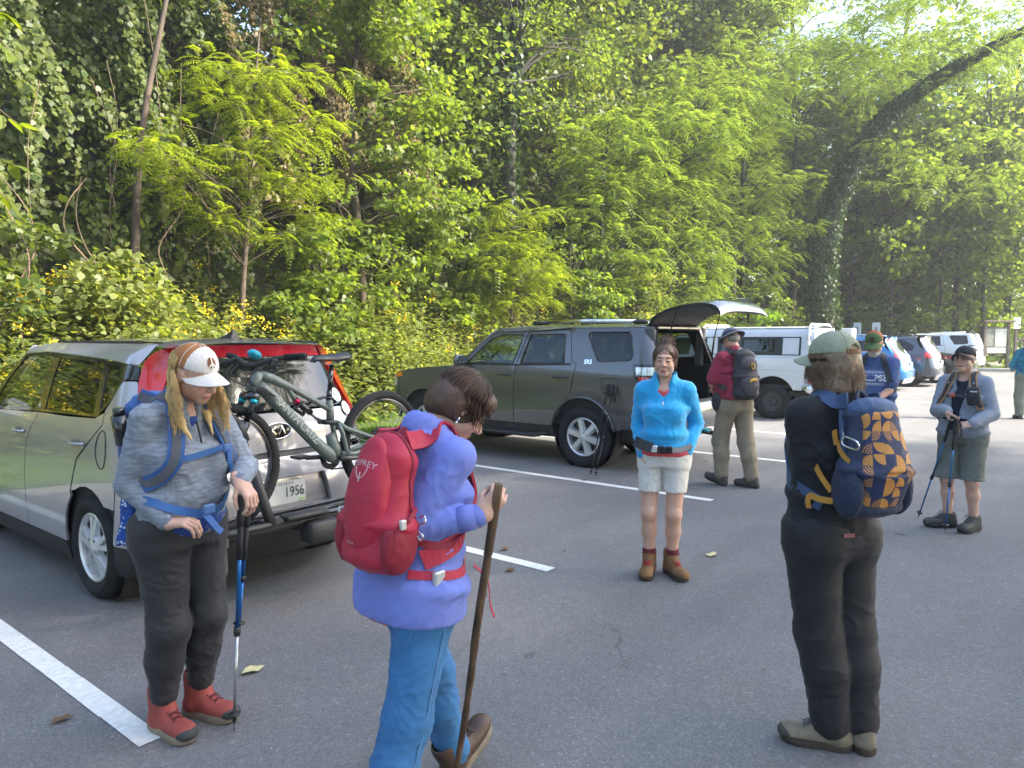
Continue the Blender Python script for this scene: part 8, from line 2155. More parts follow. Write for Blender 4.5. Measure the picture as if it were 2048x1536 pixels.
SHAPES = {'rhomb': [(0,0,0),(.5,.38,.06),(0,1,0),(-.5,.38,.06)],
          'oval': [(0,0,0),(.36,.18,.05),(.46,.52,.06),(0,1,-.04),(-.46,.52,.06),(-.36,.18,.05)],
          'lance': [(0,0,0),(.5,.35,.04),(.3,.72,-.02),(0,1,-.12),(-.3,.72,-.02),(-.5,.35,.04)],
          'lobed': [(0,0,0),(.50,.10,.03),(.30,.32,.05),(.56,.58,.04),(.20,.62,.02),(0,1,-.06),(-.20,.62,.02),(-.56,.58,.04),(-.30,.32,.05),(-.50,.10,.03)]}
def leaves(P,D,N,size,width,shape):
 """one blade per row: stalk point, direction, face normal, length, width"""
 D = unit(D); N = unit(N - D * (N * D).sum(1,keepdims=True)); S = np.cross(D,N); T = np.array(SHAPES[shape]); k = len(T); n = len(P)
 size = np.broadcast_to(size,n)[:,None,None]; width = np.broadcast_to(width,n)[:,None,None]
 V = P[:,None,:] + S[:,None,:] * (T[None,:,0:1] * size * width) + D[:,None,:] * (T[None,:,1:2] * size) + N[:,None,:] * (T[None,:,2:3] * size)
 return V.reshape(-1,3),np.arange(n * k).reshape(n,k)
def rnd(seed): return np.random.RandomState(seed)
SUNV = np.array(_sd)
def leaf_obj(name,parts,m,parent=None,kind=None):
 V = np.concatenate([p[0] for p in parts]); o = 0; F = []
 for v,f in parts: F.append(f + o); o += len(v)
 me = np_mesh(name,V,np.concatenate(F),False); ob = link(name,me,m,parent)
 if kind: ob['kind'] = kind
 return ob
def sprays(C,R,n,seed,size,shape,width=.8,flat=.35,tilt=.55,droop=.3,out=None):
 """n blades in a flat puff round each centre C (k,3) of radius R (k)"""
 r = rnd(seed); k = len(C); c = np.repeat(C,n,0); rr = np.repeat(np.broadcast_to(R,k),n)[:,None]
 q = r.normal(size=(k * n,3)); q = unit(q) * (r.uniform(0,1,(k * n,1)) ** .45); q[:,2] *= flat
 P = c + q * rr; D = q * np.array([1,1,.4]) + r.normal(size=q.shape) * .5; D[:,2] -= droop
 N = np.array([0,0,1.0]) + r.normal(size=q.shape) * tilt + SUNV * .25
 return leaves(P,D,N,size * r.uniform(.7,1.25,k * n),width,shape)
def pinnate(C,D,seed,L=.42,pairs=9,ll=.085,lw=.34):
 """feather leaves: stalk from C along D, drooping, leaflets in pairs"""
 r = rnd(seed); n = len(C); D = unit(D); side = unit(np.cross(D,np.array([0,0,1.0]) + r.normal(size=D.shape) * .15)); up = np.cross(side,D)
 L = L * r.uniform(.75,1.2,n)[:,None]; out = []
 for i in range(pairs):
  t = (i + 1) / (pairs + .3); p = C + D * L * t * (1 - .12 * t) - np.array([0,0,1.0]) * L * (.45 * t * t)
  tg = D - np.array([0,0,.9]) * t; sc = ll * (1.0 - .55 * abs(t - .45)) * r.uniform(.9,1.1,n)
  for s in (-1,1): out.append(leaves(p,side * s + tg * .45 - up * .18 + r.normal(size=D.shape) * .06,up + r.normal(size=D.shape) * .15,sc,lw,'rhomb'))
 return out
def limb_tube(g,a,b,r0,r1,rn,sag=.12,n=6,sides=5):
 a,b = np.array(a),np.array(b); L = np.linalg.norm(b - a); m = rn.normal(size=3) * L * .07
 pts = [a + (b - a) * t + np.array([0,0,sag * L]) * math.sin(t * PI) * .6 + m * math.sin(t * PI) for t in np.linspace(0,1,n)]
 g.tube(pts,[r0 + (r1 - r0) * t for t in np.linspace(0,1,n)],sides,False)
def tree(label,base,trunk,r0,crown,nclus,nleaf,lm,seed,style='broad',size=.11,bark=BARK,group=None,rad_c=.75,cat='tree',name='tree',low=.3,flat=.38,ivy=0,twigs=True):
 """trunk: points relative to base; crown: list of (centre rel. base, radii) lobes that the leaf sprays fill"""
 r = rnd(seed); t = empty(name,base,0,label,cat,group)
 tp = spline(trunk,5); n = len(tp); g = G(); g.tube(tp,[r0 * (1.25 if i == 0 else 1) * (1 - .72 * i / (n - 1)) for i in range(n)],10,False); g.build('trunk',bark,t,True)
 tp = np.array(tp); C = []
 for c,rd in crown:
  k = max(3,int(nclus * np.prod(rd) / sum(np.prod(q[1]) for q in crown)))
  q = unit(r.normal(size=(k,3))) * (r.uniform(.25,1,(k,1)) ** .5); C.append(np.array(c) + q * np.array(rd))
 C = np.concatenate(C); g = G()
 for c in (C if twigs else ()):
  z = c[2] - (.25 + .25 * r.rand()) * np.linalg.norm(c[:2] - tp[-1][:2]) - .3; i = int(np.clip(np.searchsorted(tp[:,2],z),int(n * low),n - 1)); f = i / (n - 1)
  limb_tube(g,tp[i],c,min(.055,max(.012,r0 * .30 * (1 - .6 * f))),.006,r)
 if twigs: g.build('branches',bark,t,True)['kind'] = 'stuff'
 R = rad_c * r.uniform(.6,1.25,len(C)); parts = []
 if style == 'pinnate':
  m = nleaf; c = np.repeat(C,m,0); d = r.normal(size=c.shape); d[:,2] = d[:,2] * .35 + .1; p = c + unit(d) * (np.repeat(R,m)[:,None] * r.uniform(.0,.75,(len(c),1))) * np.array([1,1,.5])
  parts = pinnate(p,d,seed + 1,*size)
 else: parts = [sprays(C,R,nleaf,seed + 1,size,style if style in SHAPES else 'oval',.85,flat)]
 leaf_obj('crown',parts,lm,t,'stuff')
 if ivy:
  i = r.randint(0,int(n * .85),ivy); a = r.uniform(0,2 * PI,ivy); rr = r0 * (1 - .6 * i / n)[:,None] * r.uniform(.9,1.7,(ivy,1)); d = np.stack([np.cos(a),np.sin(a),0 * a],1)
  nx = np.minimum(i + 1,n - 1); P = tp[i] + (tp[nx] - tp[i]) * r.rand(ivy,1) + d * rr
  leaf_obj('ivy',[leaves(P,r.normal(size=P.shape) * .6 - np.array([0,0,.8]),d + r.normal(size=P.shape) * .4,r.uniform(.09,.17,ivy),.9,'oval')],LF_IVY,t,'stuff')
 return t
def on_hill(x,y,dz=-.1): return (x,y,hill(x,y) + dz)
tree('slim pale trunk tree leaning right above the flowering weeds',on_hill(5.9,13.2),[(0,0,0),(.05,.1,2.2),(.25,.1,4.4),(.75,0,7.0),(1.3,0,10)],.085,[((.8,0,9.5),(2.4,2.0,1.8))],34,60,LF_DARK,11,'oval',.10)
tree('young tree with bright feathery leaves arching over the weeds',on_hill(7.7,12.9),[(0,0,0),(.0,-.1,1.6),(.1,-.2,3.2),(.2,-.3,5.2),(.3,-.4,6.6)],.07,[((-1.1,-.5,3.9),(1.1,.9,.65)),((.5,-.6,4.3),(1.3,.9,.8)),((1.2,-.4,5.7),(1.2,.9,.75)),((-.3,-.4,5.4),(1.0,.8,.6)),((-1.0,-.5,3.0),(.8,.7,.4)),((.9,-.7,3.1),(.9,.7,.45))],92,11,LF_PIN,12,'pinnate',(.50,9,.115,.32),rad_c=.62)
tree('maple with broad sunlit leaves beside the feathery young tree',on_hill(11.2,13.4),[(0,0,0),(-.1,0,2.4),(-.3,0,4.6),(-.1,0,7.2),(.3,.0,10)],.10,[((.7,-.8,3.9),(1.7,1.0,1.3)),((1.0,-.5,5.9),(1.7,1.0,1.1)),((-1.0,-.6,3.1),(1.2,.8,.7)),((.2,-.8,2.2),(1.5,.7,.6)),((.3,0,8.2),(2.2,1.6,1.5)),((-.8,-.4,7.0),(1.3,.9,.9))],120,62,LF_MAPLE,13,'lobed',.150,rad_c=.62)
tree('bright low sumac bush with yellow green tips behind the grey wagon',on_hill(15.3,12.3),[(0,0,0),(.05,0,1.2),(.1,0,2.4),(.1,-.1,3.9)],.06,[((.1,-.2,3.0),(1.9,1.2,.9)),((.2,-.2,4.1),(1.2,.9,.7)),((1.3,-.2,2.4),(1.1,.8,.7)),((-1.1,-.2,2.2),(1.0,.8,.6))],80,15,LF_PIN,14,'pinnate',(.42,7,.12,.34),rad_c=.55,low=.15)
tree('tall forked tree draped in vines near the middle of the wood',on_hill(17.6,14.2),[(0,0,0),(.0,0,3.5),(.1,0,7.0),(.35,0,9.0),(1.0,0,13)],.27,[((-.6,.3,11),(3.2,2.5,2.6)),((2.6,-.2,9.8),(2.4,1.8,1.5)),((1.8,-.4,7.5),(1.8,1.2,1.2))],90,70,LF_LOC,15,'oval',.12,BARKDK,ivy=2200)
for (i,(x,y,h,lab)) in enumerate(((20.5,12.6,8.0,'locust with drooping sprays just right of the forked tree'),(24.0,12.0,9.5,'locust with hanging fronds above the raised tailgate'),(27.5,12.6,12,'tall airy locust above the pickup shell'),(31.5,12.2,13,'pale green locust with lit hanging fronds left of the ivy covered trunk'),(35.0,14.0,15,'high locust crown reaching the top of the picture right of centre'))):
 s = h / 10
 tree(lab,on_hill(x,y),[(0,0,0),(.1,0,h * .3),(-.1,0,h * .6),(.3,0,h)],.10 + .05 * s,[((.3,-.3,h * .85),(2.4 * s,2.0 * s,1.7 * s)),((-.9 * s,-.6,h * .60),(1.8 * s,1.4 * s,1.2 * s)),((1.2 * s,-.7,h * .48),(1.8 * s,1.4 * s,1.1 * s)),((.1,-.8,h * .30),(2.0 * s,1.2 * s,.9 * s))],95,13,LF_LOC,21 + i,'pinnate',(.62,6,.20,.30),BARKDK,'locust trees behind the parked row',.95,low=.25)
for (x,y,h,w,m,st,sz,lab) in ((3.4,13.0,3.2,1.6,LF_VINE,'oval',.12,'dark round leaved bush at the left edge of the wood'),(9.6,12.9,3.4,1.5,LF_MAPLE,'lobed',.14,'broad leaved bush under the feathery young tree'),(13.2,13.1,5.2,1.9,LF_MAPLE,'lobed',.15,'tall broad leaved bush between the maple and the sumac'),(5.4,12.4,2.4,1.3,LF_WEED,'oval',.12,'pale bush beneath the slim leaning trunk'),(18.6,12.6,4.2,1.9,LF_LOC,'oval',.13,'rounded bush right of the sumac'),(21.8,12.0,3.6,2.0,LF_WEED,'oval',.12,'pale bush behind the roof rails of the grey wagon'),(26.0,11.8,3.0,2.0,LF_WEED,'oval',.13,'pale bush behind the raised tailgate'),(36.5,11.5,3.4,2.4,LF_LOC,'oval',.16,'green bush at the foot of the ivy covered giant'),(30.5,11.5,2.6,2.0,LF_GRASS,'oval',.14,'yellow green bush behind the pickup roof')):
 tree(lab,on_hill(x,y),[(0,0,0),(.05,0,h * .35),(0,0,h * .7),(.1,0,h * .95)],.05,[((0,-.1,h * .75),(w * .8,w * .6,h * .24)),((.1,-.3,h * .42),(w,w * .7,h * .24)),((0,-.4,h * .15),(w,w * .6,h * .14))],60,70,m,int(x * 10),st,sz,BARK,None,.55,'bush','bush',.1)
iv = at_d(1650,690,33); ib = np.array(on_hill(iv[0],iv[1],-.2))
tk = [at_d(px,py,d) - ib for px,py,d in ((1648,690,33),(1640,560,33),(1650,470,32.8),(1690,350,32),(1770,235,31),(1860,165,30),(1960,105,29),(2090,40,28))]
tree('giant leaning tree with an ivy wrapped trunk reaching over to the right',tuple(ib),[tuple(p) for p in tk],.52,[((at_d(1900,60,30) - ib),(5,4,3)),((at_d(1760,90,31) - ib),(3.5,3,2.2)),((at_d(1800,330,31) - ib),(2.5,2,1.2)),((at_d(1960,330,29) - ib),(3.2,2.5,1.4))],150,14,LF_LOC,31,'pinnate',(.62,6,.20,.30),BARKDK,None,1.0,low=.45,ivy=12000,twigs=False)
protos = []
for i in range(3):
 h = (11,13,12)[i]
 p = tree('leafy tree in the dense wood on the slope behind the cars',on_hill(9 + i * 9,19.5 + i),[(0,0,0),(.1,0,h * .35),(-.1,.1,h * .7),(.2,0,h)],.16,[((0,0,h * .78),(2.9,2.9,h * .24)),((.5,-.5,h * .45),(2.6,2.4,h * .18)),((-.4,0,h * .22),(2.2,2.2,h * .12))],110,75,(LF_DARK,LF_VINE,LF_LOC)[i],41 + i,'oval',(.17,.19,.16)[i],BARKDK,'trees in the wood on the slope',.95,low=.12)
 protos.append(p)
glow = tree('slender pale green tree beyond the far kerb',on_hill(46,9.5),[(0,0,0),(.1,0,3),(-.1,0,7),(.2,0,11)],.09,[((0,0,9),(2.4,2.4,2.2)),((.4,-.3,5.5),(2.2,2.0,1.6)),((-.4,.2,2.6),(1.8,1.8,1.1))],75,34,LF_GLOW,51,'oval',.22,BARKDK,'slender trees beyond the far kerb',.9,low=.15)
R = rnd(5)
def plant(p,x,y,s,label,group):
 c = copy_tree(p); c.location = on_hill(x,y); c.rotation_euler = (0,0,R.uniform(0,6.28)); c.scale = (s,s,s * R.uniform(.9,1.15)); c['label'] = label; c['group'] = group; return c
for k in range(26):
 x = -1 + (k % 13) * 3.3 + R.uniform(-.9,.9); y = (17.0,22.5)[k // 13] + R.uniform(-1,1.5); plant(protos[k % 3],x,y,R.uniform(.85,1.2),'leafy tree in the dense wood on the slope behind the cars','trees in the wood on the slope')
for k in range(16):
 x = 21 + (k % 8) * 3.4 + R.uniform(-.9,.9); y = (17.5,24)[k // 8] + R.uniform(-1,1.5); plant(protos[k % 3],x,y,R.uniform(1.35,1.7),'leafy tree in the dense wood on the slope behind the cars','trees in the wood on the slope')
for k in range(24):
 row = k // 8; x = 48 + row * 9 + R.uniform(-1.5,2); y = 3.5 + (k % 8) * 2.4 + R.uniform(-.8,.8)
 plant((protos[2],glow)[k % 2],x,y,R.uniform(1.15,1.75),'tall leafy tree in the hazy wood beyond the end of the lot','trees beyond the end of the lot')
for (px,dep,h,lean,r) in ((1985,46,15,.3,.34),(1815,44,12,.1,.12),(1925,50,14,2.5,.26),(2020,52,15,-.4,.2),(1755,42,12,.2,.10)):
 b = at_d(px,674,dep); lab = {1985: 'straight grey trunk tree behind the notice board',1815: 'thin sapling trunk left of the white off-road wagon',1925: 'slanting dark trunk tree behind the white off-road wagon',2020: 'tree rising behind the sign post at the right edge',1755: 'slender dark sapling right of the ivy covered giant'}[px]
 tree(lab,on_hill(b[0],b[1],-.05),[(0,0,0),(lean * .2,-lean * .1,h * .3),(lean * .6,-lean * .3,h * .65),(lean,-lean * .5,h)],r,[((lean * .8,0,h * .85),(3,3,2.4)),((lean * .5,-.5,h * .5),(2.2,2.2,1.0))],60,60,LF_LOC,60 + int(px),'oval',.17,BARKDK,None,.95,low=.4)
for k,(x,y) in enumerate(((-9,-8),(-13,-2),(-15,5),(-5,-15),(-12,11),(-20,-8),(-3,-22),(4,-27),(13,-29),(-10,-16),(23,-30),(-17,14))):
 plant(protos[k % 3],x,y,R.uniform(.9,1.2),'tree at the back of the lot behind the photographer','trees behind the photographer')
for k in range(14):
 x = 43 + (k % 2) * 4 + R.uniform(0,3); y = 2.5 + k * 1.0
 plant(glow,x,max(y,2.5),R.uniform(.8,1.25),'slender pale green tree beyond the far kerb','slender trees beyond the far kerb')
hl = [o for o in bpy.data.objects if o.get('label','').startswith('high locust')][0]
for (x,y,s) in ((41,13.0,1.1),(45,11.0,1.25),(52,9.5,1.3),(48,6.0,1.2),(57,12,1.5),(55,5.5,1.35),(39,16.5,1.4),(60,16,1.5),(35.5,17.5,1.6),(42.5,18.5,1.7),(32,20.5,1.7),(46,15,1.6)):
 plant(hl,x,y,s,'tall leafy tree in the hazy wood beyond the end of the lot','trees beyond the end of the lot')
for k,(x,y,h) in enumerate(((5.0,-11.5,13.5),(9.6,-10.2,14),(14.0,-9.6,13.0),(0.5,-14.5,15))):
 tree('broad shade tree at the open side of the lot',(x,y,0),[(0,0,0),(.1,0,h * .3),(.0,.2,h * .6),(.1,0,h * .9)],.3,[((0,0,h * .72),(5.0,5.0,h * .22)),((.5,.8,h * .5),(4.2,4.2,h * .12))],150,85,LF_LOC,80 + k,'oval',.20,BARKDK,'shade trees at the open side of the lot',1.15,low=.35)
def curtain(name,x0,x1,y,z0,z1,n,size,m,seed,depth=.9,lam=1.6,shape='oval'):
 r = rnd(seed); x = r.uniform(x0,x1,n); z = r.uniform(0,1,n) ** .9 * (z1 - z0) + z0
 b = np.sin(x * 2 * PI / lam + np.sin(z * .9) * 1.2 + seed) * .5 + np.sin(x * 2 * PI / (lam * .37) + z * 1.7) * .25 + np.sin(z * 2.1 + x * .8) * .3
 keep = r.rand(n) < np.clip(.62 + .55 * b,.08,1); x,z,b = x[keep],z[keep],b[keep]; n = len(x)
 yy = y - depth * b + .06 * (z - z0) * 3.0 + r.normal(size=n) * .10; gz = np.array([hill(a,c) for a,c in zip(x,yy)])
 P = np.stack([x,yy,np.maximum(z + gz * .6,gz + .1)],1); N = np.array([.25,-1,.55]) + r.normal(size=P.shape) * .42; D = np.array([0,-.35,-1]) + r.normal(size=P.shape) * .45
 o = leaf_obj(name,[leaves(P,D,N,size * r.uniform(.6,1.3,n),.92,shape)],m,None,'stuff'); return o
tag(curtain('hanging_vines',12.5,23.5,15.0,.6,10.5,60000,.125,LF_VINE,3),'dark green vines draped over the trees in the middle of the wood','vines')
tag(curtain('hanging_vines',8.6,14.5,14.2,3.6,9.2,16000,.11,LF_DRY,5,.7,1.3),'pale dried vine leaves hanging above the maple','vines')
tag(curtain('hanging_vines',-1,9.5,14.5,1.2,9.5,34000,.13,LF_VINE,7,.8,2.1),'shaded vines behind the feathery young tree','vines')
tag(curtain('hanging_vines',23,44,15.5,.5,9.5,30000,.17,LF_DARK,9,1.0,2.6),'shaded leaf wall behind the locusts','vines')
r = rnd(77); n = 52000; x = r.uniform(-8,62,n); y = 13.5 + r.uniform(0,1,n) ** 1.4 * 26; z = np.array([hill(a,b) for a,b in zip(x,y)]) + r.uniform(0,1,n) ** 2 * 2.6
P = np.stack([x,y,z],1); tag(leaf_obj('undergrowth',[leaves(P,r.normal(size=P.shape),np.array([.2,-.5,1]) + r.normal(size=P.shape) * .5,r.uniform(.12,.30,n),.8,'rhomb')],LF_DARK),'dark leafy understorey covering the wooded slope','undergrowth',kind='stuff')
n = 26000; x = r.uniform(43,80,n); y = r.uniform(-14,24,n); k = ~((x < 53) & (y > -4) & (y < 1.2)); x,y = x[k],y[k]; n = len(x); P = np.stack([x,y,r.uniform(0,1,n) ** 1.6 * np.where(x < 50,1.6,5) + .1],1)
tag(leaf_obj('undergrowth',[leaves(P,r.normal(size=P.shape),np.array([-.5,-.2,1]) + r.normal(size=P.shape) * .5,r.uniform(.14,.34,n),.8,'rhomb')],LF_LOC),'low bushes along the far edge of the lot','undergrowth',kind='stuff')
def weeds():
 r = rnd(91); S,Fl = [],[]; g = G()
 xs = np.concatenate([r.uniform(-2,14,1900),r.uniform(14,34,1300)]); n = len(xs)
 ys = 10.45 + r.uniform(0,1,n) ** .8 * 3.4; H = r.uniform(.7,1.55,n) * (1 + .25 * np.sin(xs * 1.7) * np.cos(ys * 2.0)); B = np.stack([xs,ys,[hill(a,b) for a,b in zip(xs,ys)]],1)
 lean = np.stack([r.normal(0,.14,n),-.10 + r.normal(0,.12,n),np.ones(n)],1)
 for k in range(26):
  t = (k + 1) / 27; m = r.rand(n) < .95; a = k * 2.4 + r.uniform(0,6.28,n)
  P = B + lean * (H * t)[:,None] + r.normal(size=(n,3)) * .02; D = np.stack([np.cos(a),np.sin(a),.35 - .9 * r.rand(n)],1)
  S.append(leaves(P[m],D[m],(np.array([0,-.2,1]) + r.normal(size=D.shape) * .3)[m],(.20 * (1.15 - .55 * t) * r.uniform(.7,1.3,n))[m],.42,'lance'))
 tag(leaf_obj('weeds',S,LF_WEED),'tall leafy weeds crowding the foot of the bank','weeds',kind='stuff')
 fl = (r.rand(n) < np.where(xs < 9,.11,.05)); P0 = (B + lean * (H * 1.02)[:,None])[fl]
 for k in range(22):
  o = r.normal(size=P0.shape) * np.array([.07,.07,.055]); Fl.append(leaves(P0 + o,r.normal(size=P0.shape),np.array([0,-.4,1]) + r.normal(size=P0.shape) * .6,r.uniform(.03,.055,len(P0)),.9,'oval'))
 tag(leaf_obj('yellow_flowers',Fl,LF_YEL),'clusters of yellow wildflowers among the weeds','flowers',kind='stuff')
 for i in range(0,n,9): g.tube([B[i],B[i] + lean[i] * H[i] * .5,B[i] + lean[i] * H[i]],[.006,.004,.002],3,False)
 tag(g.build('weed_stems',TWIG),'thin stems of the weeds on the bank','weeds',kind='stuff')
weeds()
r = rnd(15); n = 60000; x = np.concatenate([r.uniform(-2,14,42000),r.uniform(14,LOT_END,18000)]); y = r.uniform(8.72,10.7,n); z = np.array([max(0,hill(a,b)) for a,b in zip(x,y)]) + .012
tag(leaf_obj('grass',[leaves(np.stack([x,y,z],1),np.stack([r.normal(0,.45,n),r.normal(0,.45,n),np.ones(n)],1),np.stack([r.normal(0,1,n),r.normal(0,1,n),np.full(n,.3)],1),r.uniform(.05,.11,n),.12,'rhomb')],LF_GRASS),'short mown grass strip between the stalls and the weeds','grass',kind='stuff')
n = 30000; x = r.uniform(LOT_END + .3,50,n); y = r.uniform(-13,10,n); k = ~((y > -3.2) & (y < .4) & (x > LOT_END + 1.5)); x,y = x[k],y[k]; n = len(x)
tag(leaf_obj('grass',[leaves(np.stack([x,y,np.full(n,.05)],1),np.stack([r.normal(0,.4,n),r.normal(0,.4,n),np.ones(n)],1),r.normal(size=(n,3)),r.uniform(.07,.14,n),.25,'rhomb')],LF_GRASS),'grass verge beyond the far kerb','grass',kind='stuff')
R2 = rnd(21)
for k in range(5):
 x0 = 3.6 + k * .42; b = np.array(on_hill(x0,12.7 + .3 * (k % 2),0)); pts = [b]
 for j in range(6): pts.append(pts[-1] + np.array([R2.normal(0,.28) + .05,R2.normal(0,.12),R2.uniform(.38,.68)]))
 o = mk('vine_stem',*tube_vf(spline([tuple(p - b) for p in pts],6),list(np.linspace(.024,.008,37)),7,False),TWIG,None,loc=tuple(b)); tag(o,'bare twisted brown vine stem climbing at the dark left edge of the wood','vine','bare twisted vine stems')
for k in range(26):
 x0 = R2.uniform(2,13.5); zt = R2.uniform(5.5,10); b = np.array((x0,13.9 + R2.uniform(-.3,.5),hill(x0,14) + R2.uniform(.8,3))); L = R2.uniform(2,4.5)
 o = mk('vine_stem',*tube_vf(spline([(0,0,0),(R2.normal(0,.12),0,L * .3),(R2.normal(0,.15),0,L * .65),(R2.normal(0,.2),0,L)],4),.008,5,False),TWIG,None,loc=tuple(b)); tag(o,'thin dry vine stem hanging straight down among the leaves on the slope','vine','hanging dry vine stems')
br = empty('overhanging_branch',tuple(at_d(-60,250,3.4)),0,'leafy twig with large bright leaves poking in at the left edge','branch')
b0 = at_d(-60,250,3.4); LV = leaves(np.zeros((1,3)),np.array([[0,1.0,0]]),np.array([[0,0,1.0]]),.095,.55,'oval'); lme = np_mesh('leaf',LV[0],[tuple(f) for f in LV[1].tolist()],False); lme.materials.append(LF_PIN)
for j,(a,b,c,d) in enumerate(((-60,20,25,110),(-60,190,38,250),(-60,300,30,330),(-60,340,15,400),(-60,20,10,30))):
 p0,p1 = at_d(a,b,3.4),at_d(c,d,3.25 + .05 * j); g = G(); g.tube([p0 - b0,(p0 + p1) / 2 - b0 + np.array([0,0,.02]),p1 - b0],[.005,.004,.002],5,False); g.build('twig',TWIG,br,True)
 for i in range(8):
  t = .25 + .75 * i / 7; p = p0 + (p1 - p0) * t - b0; d = (p1 - p0) / np.linalg.norm(p1 - p0); o = bpy.data.objects.new('leaf',lme); COL.objects.link(o); o.parent = br; o.location = tuple(p)
  o.rotation_euler = rot_to(Vector(d) + Vector((R2.normal(0,.7),R2.normal(0,.7),-.5 + R2.normal(0,.3))),(R2.normal(0,.3),R2.normal(0,.3),1)).to_euler()
hz = G().box((30,20,23),(190,170,49)).build('haze'); hm = bpy.data.materials.new('haze air'); hm.use_nodes = True; hn = hm.node_tree; hn.nodes.remove(hn.nodes['Principled BSDF'])
pv = hn.nodes.new('ShaderNodeVolumePrincipled'); pv.inputs['Color'].default_value = (.92,.95,1,1); pv.inputs['Density'].default_value = .0013; pv.inputs['Anisotropy'].default_value = .35
hn.links.new(pv.outputs[0],hn.nodes['Material Output'].inputs['Volume']); hz.data.materials.append(hm); tag(hz,'thin pale morning haze filling the valley','haze',kind='stuff')
# ------------------------------------------------------------------ signs, kiosk, small things
POST = mat('weathered post',(.13,.10,.075),.9,var=.3,vscale=8); SIGNW = mat('sign white',(.62,.64,.64),.5); SIGNB = mat('sign blue',(.03,.13,.36),.5)
def on_ground(p,y): return at_y(p,674,y)
c = at_d(1697,674,20.5); cab = empty('utility_cabinet',(c[0],c[1],0),0,'white metal cabinet standing between the pickup and the blue crossover','cabinet')
G().box((0,0,1.62),(.42,.30,.56),bev=.02).build('cabinet_box',SIGNW,cab); G().box((0,0,.67),(.12,.12,1.34),bev=.01).build('post',STEEL,cab)
G().box((-.213,0,1.62),(.006,.24,.48),bev=.003).build('cabinet_door',WHITEPLASTIC,cab)
for px,lab,sym in ((1713,'accessible parking sign with a blue panel behind the pickup',True),(1751,'plain white sign post behind the blue crossover',False)):
 q = at_d(px,674,25); s = empty('parking_sign',(q[0],q[1],0),HEADING + .75,lab,'sign','small parking signs behind the row')
 G().box((0,0,1.0),(.05,.05,2.0)).build('post',STEEL,s); G().box((0,-.03,1.93),(.26,.01,.44),bev=.004).build('sign_panel',SIGNW,s)
 if sym:
  g = G(); g.lathe([(.0,0),(.035,0)],14,'y',(.0,-.038,2.02)); g.box((0,-.038,1.93),(.03,.002,.13)); g.box((.03,-.038,1.90),(.08,.002,.02)); g.lathe([(.05,0),(.062,0)],18,'y',(.0,-.0385,1.86)); g.build('wheelchair_mark',SIGNB,s)
k = at_z(1990,742); ks = empty('notice_board',(k[0],k[1],.06),HEADING - PI / 2 + .1,'dark framed notice board with pale posters at the far end of the lot','notice board')
for s in (-1,1): G().box((s * .62,0,1.15),(.12,.12,2.3),bev=.01).build('post',POST,ks)
G().box((0,0,1.42),(1.14,.06,1.30),bev=.01).build('board',POST,ks); G().box((0,0,2.36),(1.6,.5,.08),bev=.01).build('board_roof',POST,ks)
for (x,z,w,h) in ((.20,1.56,.60,.86),(0,.95,1.0,.26)): G().box((x,-.036,z),(w,.006,h)).build('poster',mat('poster pale green',(.40,.43,.36),.6,var=.15,vscale=6),ks)
G().box((-.38,-.036,1.56),(.38,.006,.80)).build('map_sheet',mat('map dark',(.16,.17,.14),.6,var=.5,vscale=9),ks)
q = at_z(2028,742); s = empty('trail_sign',(q[0],q[1],.05),HEADING - PI / 2,'white sign on a brown post near the right edge','sign')
G().box((0,0,1.05),(.12,.12,2.1),bev=.01).build('post',POST,s); G().box((0,-.07,2.28),(.34,.02,.55),bev=.004).build('sign_panel',SIGNW,s)
for j in range(3): G().box((0,-.082,2.38 - .1 * j),(.22,.002,.03)).build('sign_bar',mat('sign grey print',(.2,.2,.2),.6),s)
for (px,py,w) in ((1940,733,.9),(1975,736,1.5),(2005,731,1.1)):
 p = at_z(px,py); S = Soft(); rr = rnd_ = random.Random(px)
 for j in range(5): S.ell((rr.uniform(-.3,.3) * w,rr.uniform(-.2,.2) * w,.08),(rr.uniform(.25,.5) * w,rr.uniform(.2,.35) * w,rr.uniform(.12,.25)),None,.05)
 V,F = S.mesh(.05); o = mk('boulder',V,F.astype(np.int32),mat('pale boulder',(.36,.33,.28),.9,var=.2,vscale=5,bump=.5,bscale=12),None,loc=(p[0],p[1],.03))
 tag(o,{1940: 'small pale boulder beside the white off-road wagon',1975: 'widest pale boulder below the notice board',2005: 'pale boulder right of the notice board on the verge'}[px],'rock','boulders on the far verge')
LFY = mat('pale yellow fallen leaf',(.58,.52,.26),.8); LFB = mat('brown fallen leaf',(.16,.085,.04),.9)
RL = random.Random(12)
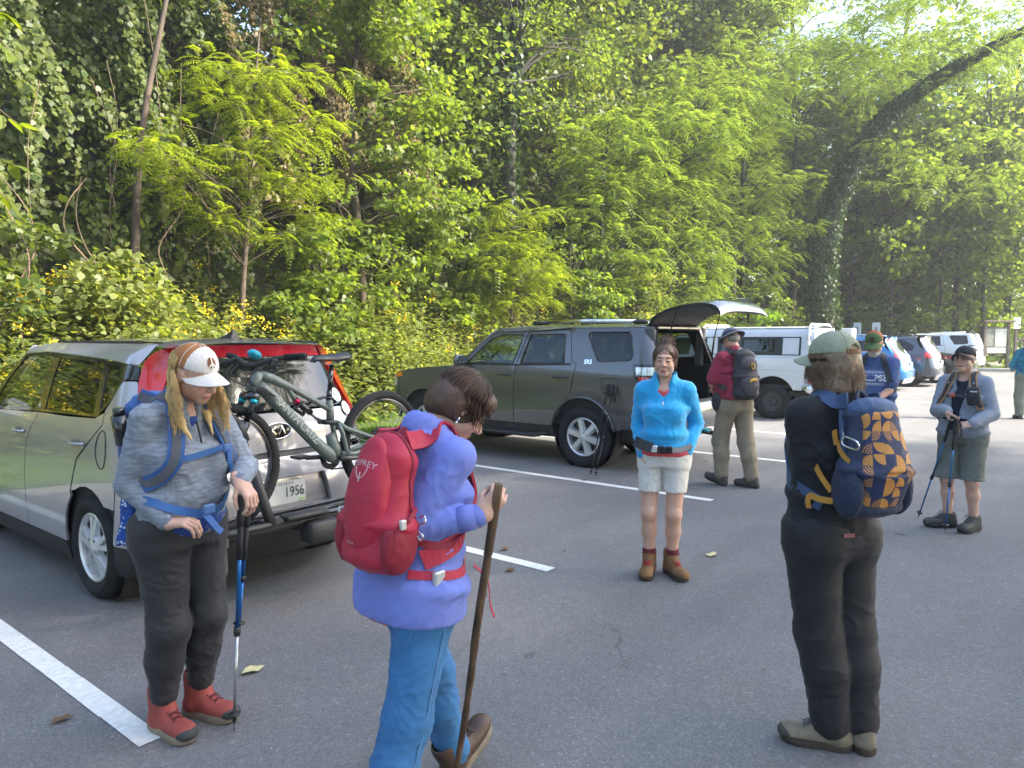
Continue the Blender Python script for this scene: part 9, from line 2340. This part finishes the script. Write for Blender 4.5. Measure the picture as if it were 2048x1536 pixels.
for i,(px,py,m,lab) in enumerate(((505,1343,LFY,'cream folded leaf on the tarmac beside the blue pole'),(1423,1112,LFY,'pale leaf on the tarmac right of the tan boots'),(1020,1142,LFB,'brown curled leaf near the end of the painted line'),(1170,962,LFB,'small leaf under the tips of the leaning poles'),(125,1442,LFB,'tiny brown leaf left of the painted line'),(1410,925,LFB,'dark scrap of leaf in front of the khaki trousers'),(1660,1235,LFB,'small brown leaf on the open tarmac'),(1010,1100,LFB,'crumbled leaf by the wooden staff'))):
 p = at_z(px,py); sc = .055 if m is LFY else .04; n = 9; a0 = RL.uniform(0,6)
 V = [(0,0,.006)] + [(sc * (1 + .35 * math.sin(3 * a + i)) * math.cos(a + a0),.6 * sc * math.sin(a + a0),.004 + .012 * abs(math.sin(a * 1.5 + i))) for a in np.linspace(0,2 * PI,n,False)]
 o = mk('fallen_leaf',V,[(0,1 + j,1 + (j + 1) % n) for j in range(n)],m,None,loc=(p[0],p[1],.004)); tag(o,lab,'leaf','fallen leaves on the tarmac')
n = 420; rr = rnd(33); X = rr.uniform(0,26,n); Y = rr.uniform(-3,8.6,n); tag(leaf_obj('litter',[leaves(np.stack([X,Y,np.full(n,.006)],1),np.concatenate([rr.normal(size=(n,2)),np.zeros((n,1))],1),np.array([0,0,1.0]) + rr.normal(size=(n,3)) * .25,rr.uniform(.008,.03,n),.6,'rhomb')],mat('dry leaf crumbs',(.17,.11,.06),.9,var=.5,vscale=3)),'scattered bits of dry leaf and grit on the tarmac','litter',kind='stuff')
# ------------------------------------------------------------------ tell look-alikes apart by their order across the picture
def nth(i): return str(i) + ('th' if 10 < i % 100 < 14 else {1: 'st',2: 'nd',3: 'rd'}.get(i % 10,'th'))
for grp,base in (('trees in the wood on the slope','leafy tree in the wood on the slope behind the cars'),('trees beyond the end of the lot','tall tree in the hazy wood beyond the lot'),('slender trees beyond the far kerb','slender pale green tree beyond the far kerb'),('bare twisted vine stems','bare twisted vine stem at the dark left edge of the wood'),('hanging dry vine stems','thin dry vine stem hanging among leaves on the slope')):
 q = [o for o in bpy.data.objects if o.get('group') == grp]
 def across(o): v = np.array(o.location) - _c0; return (v @ _rt) / (v @ _fw)
 for i,o in enumerate(sorted(q,key=across)): o['label'] = base + ', ' + nth(i + 1) + ' from the left'
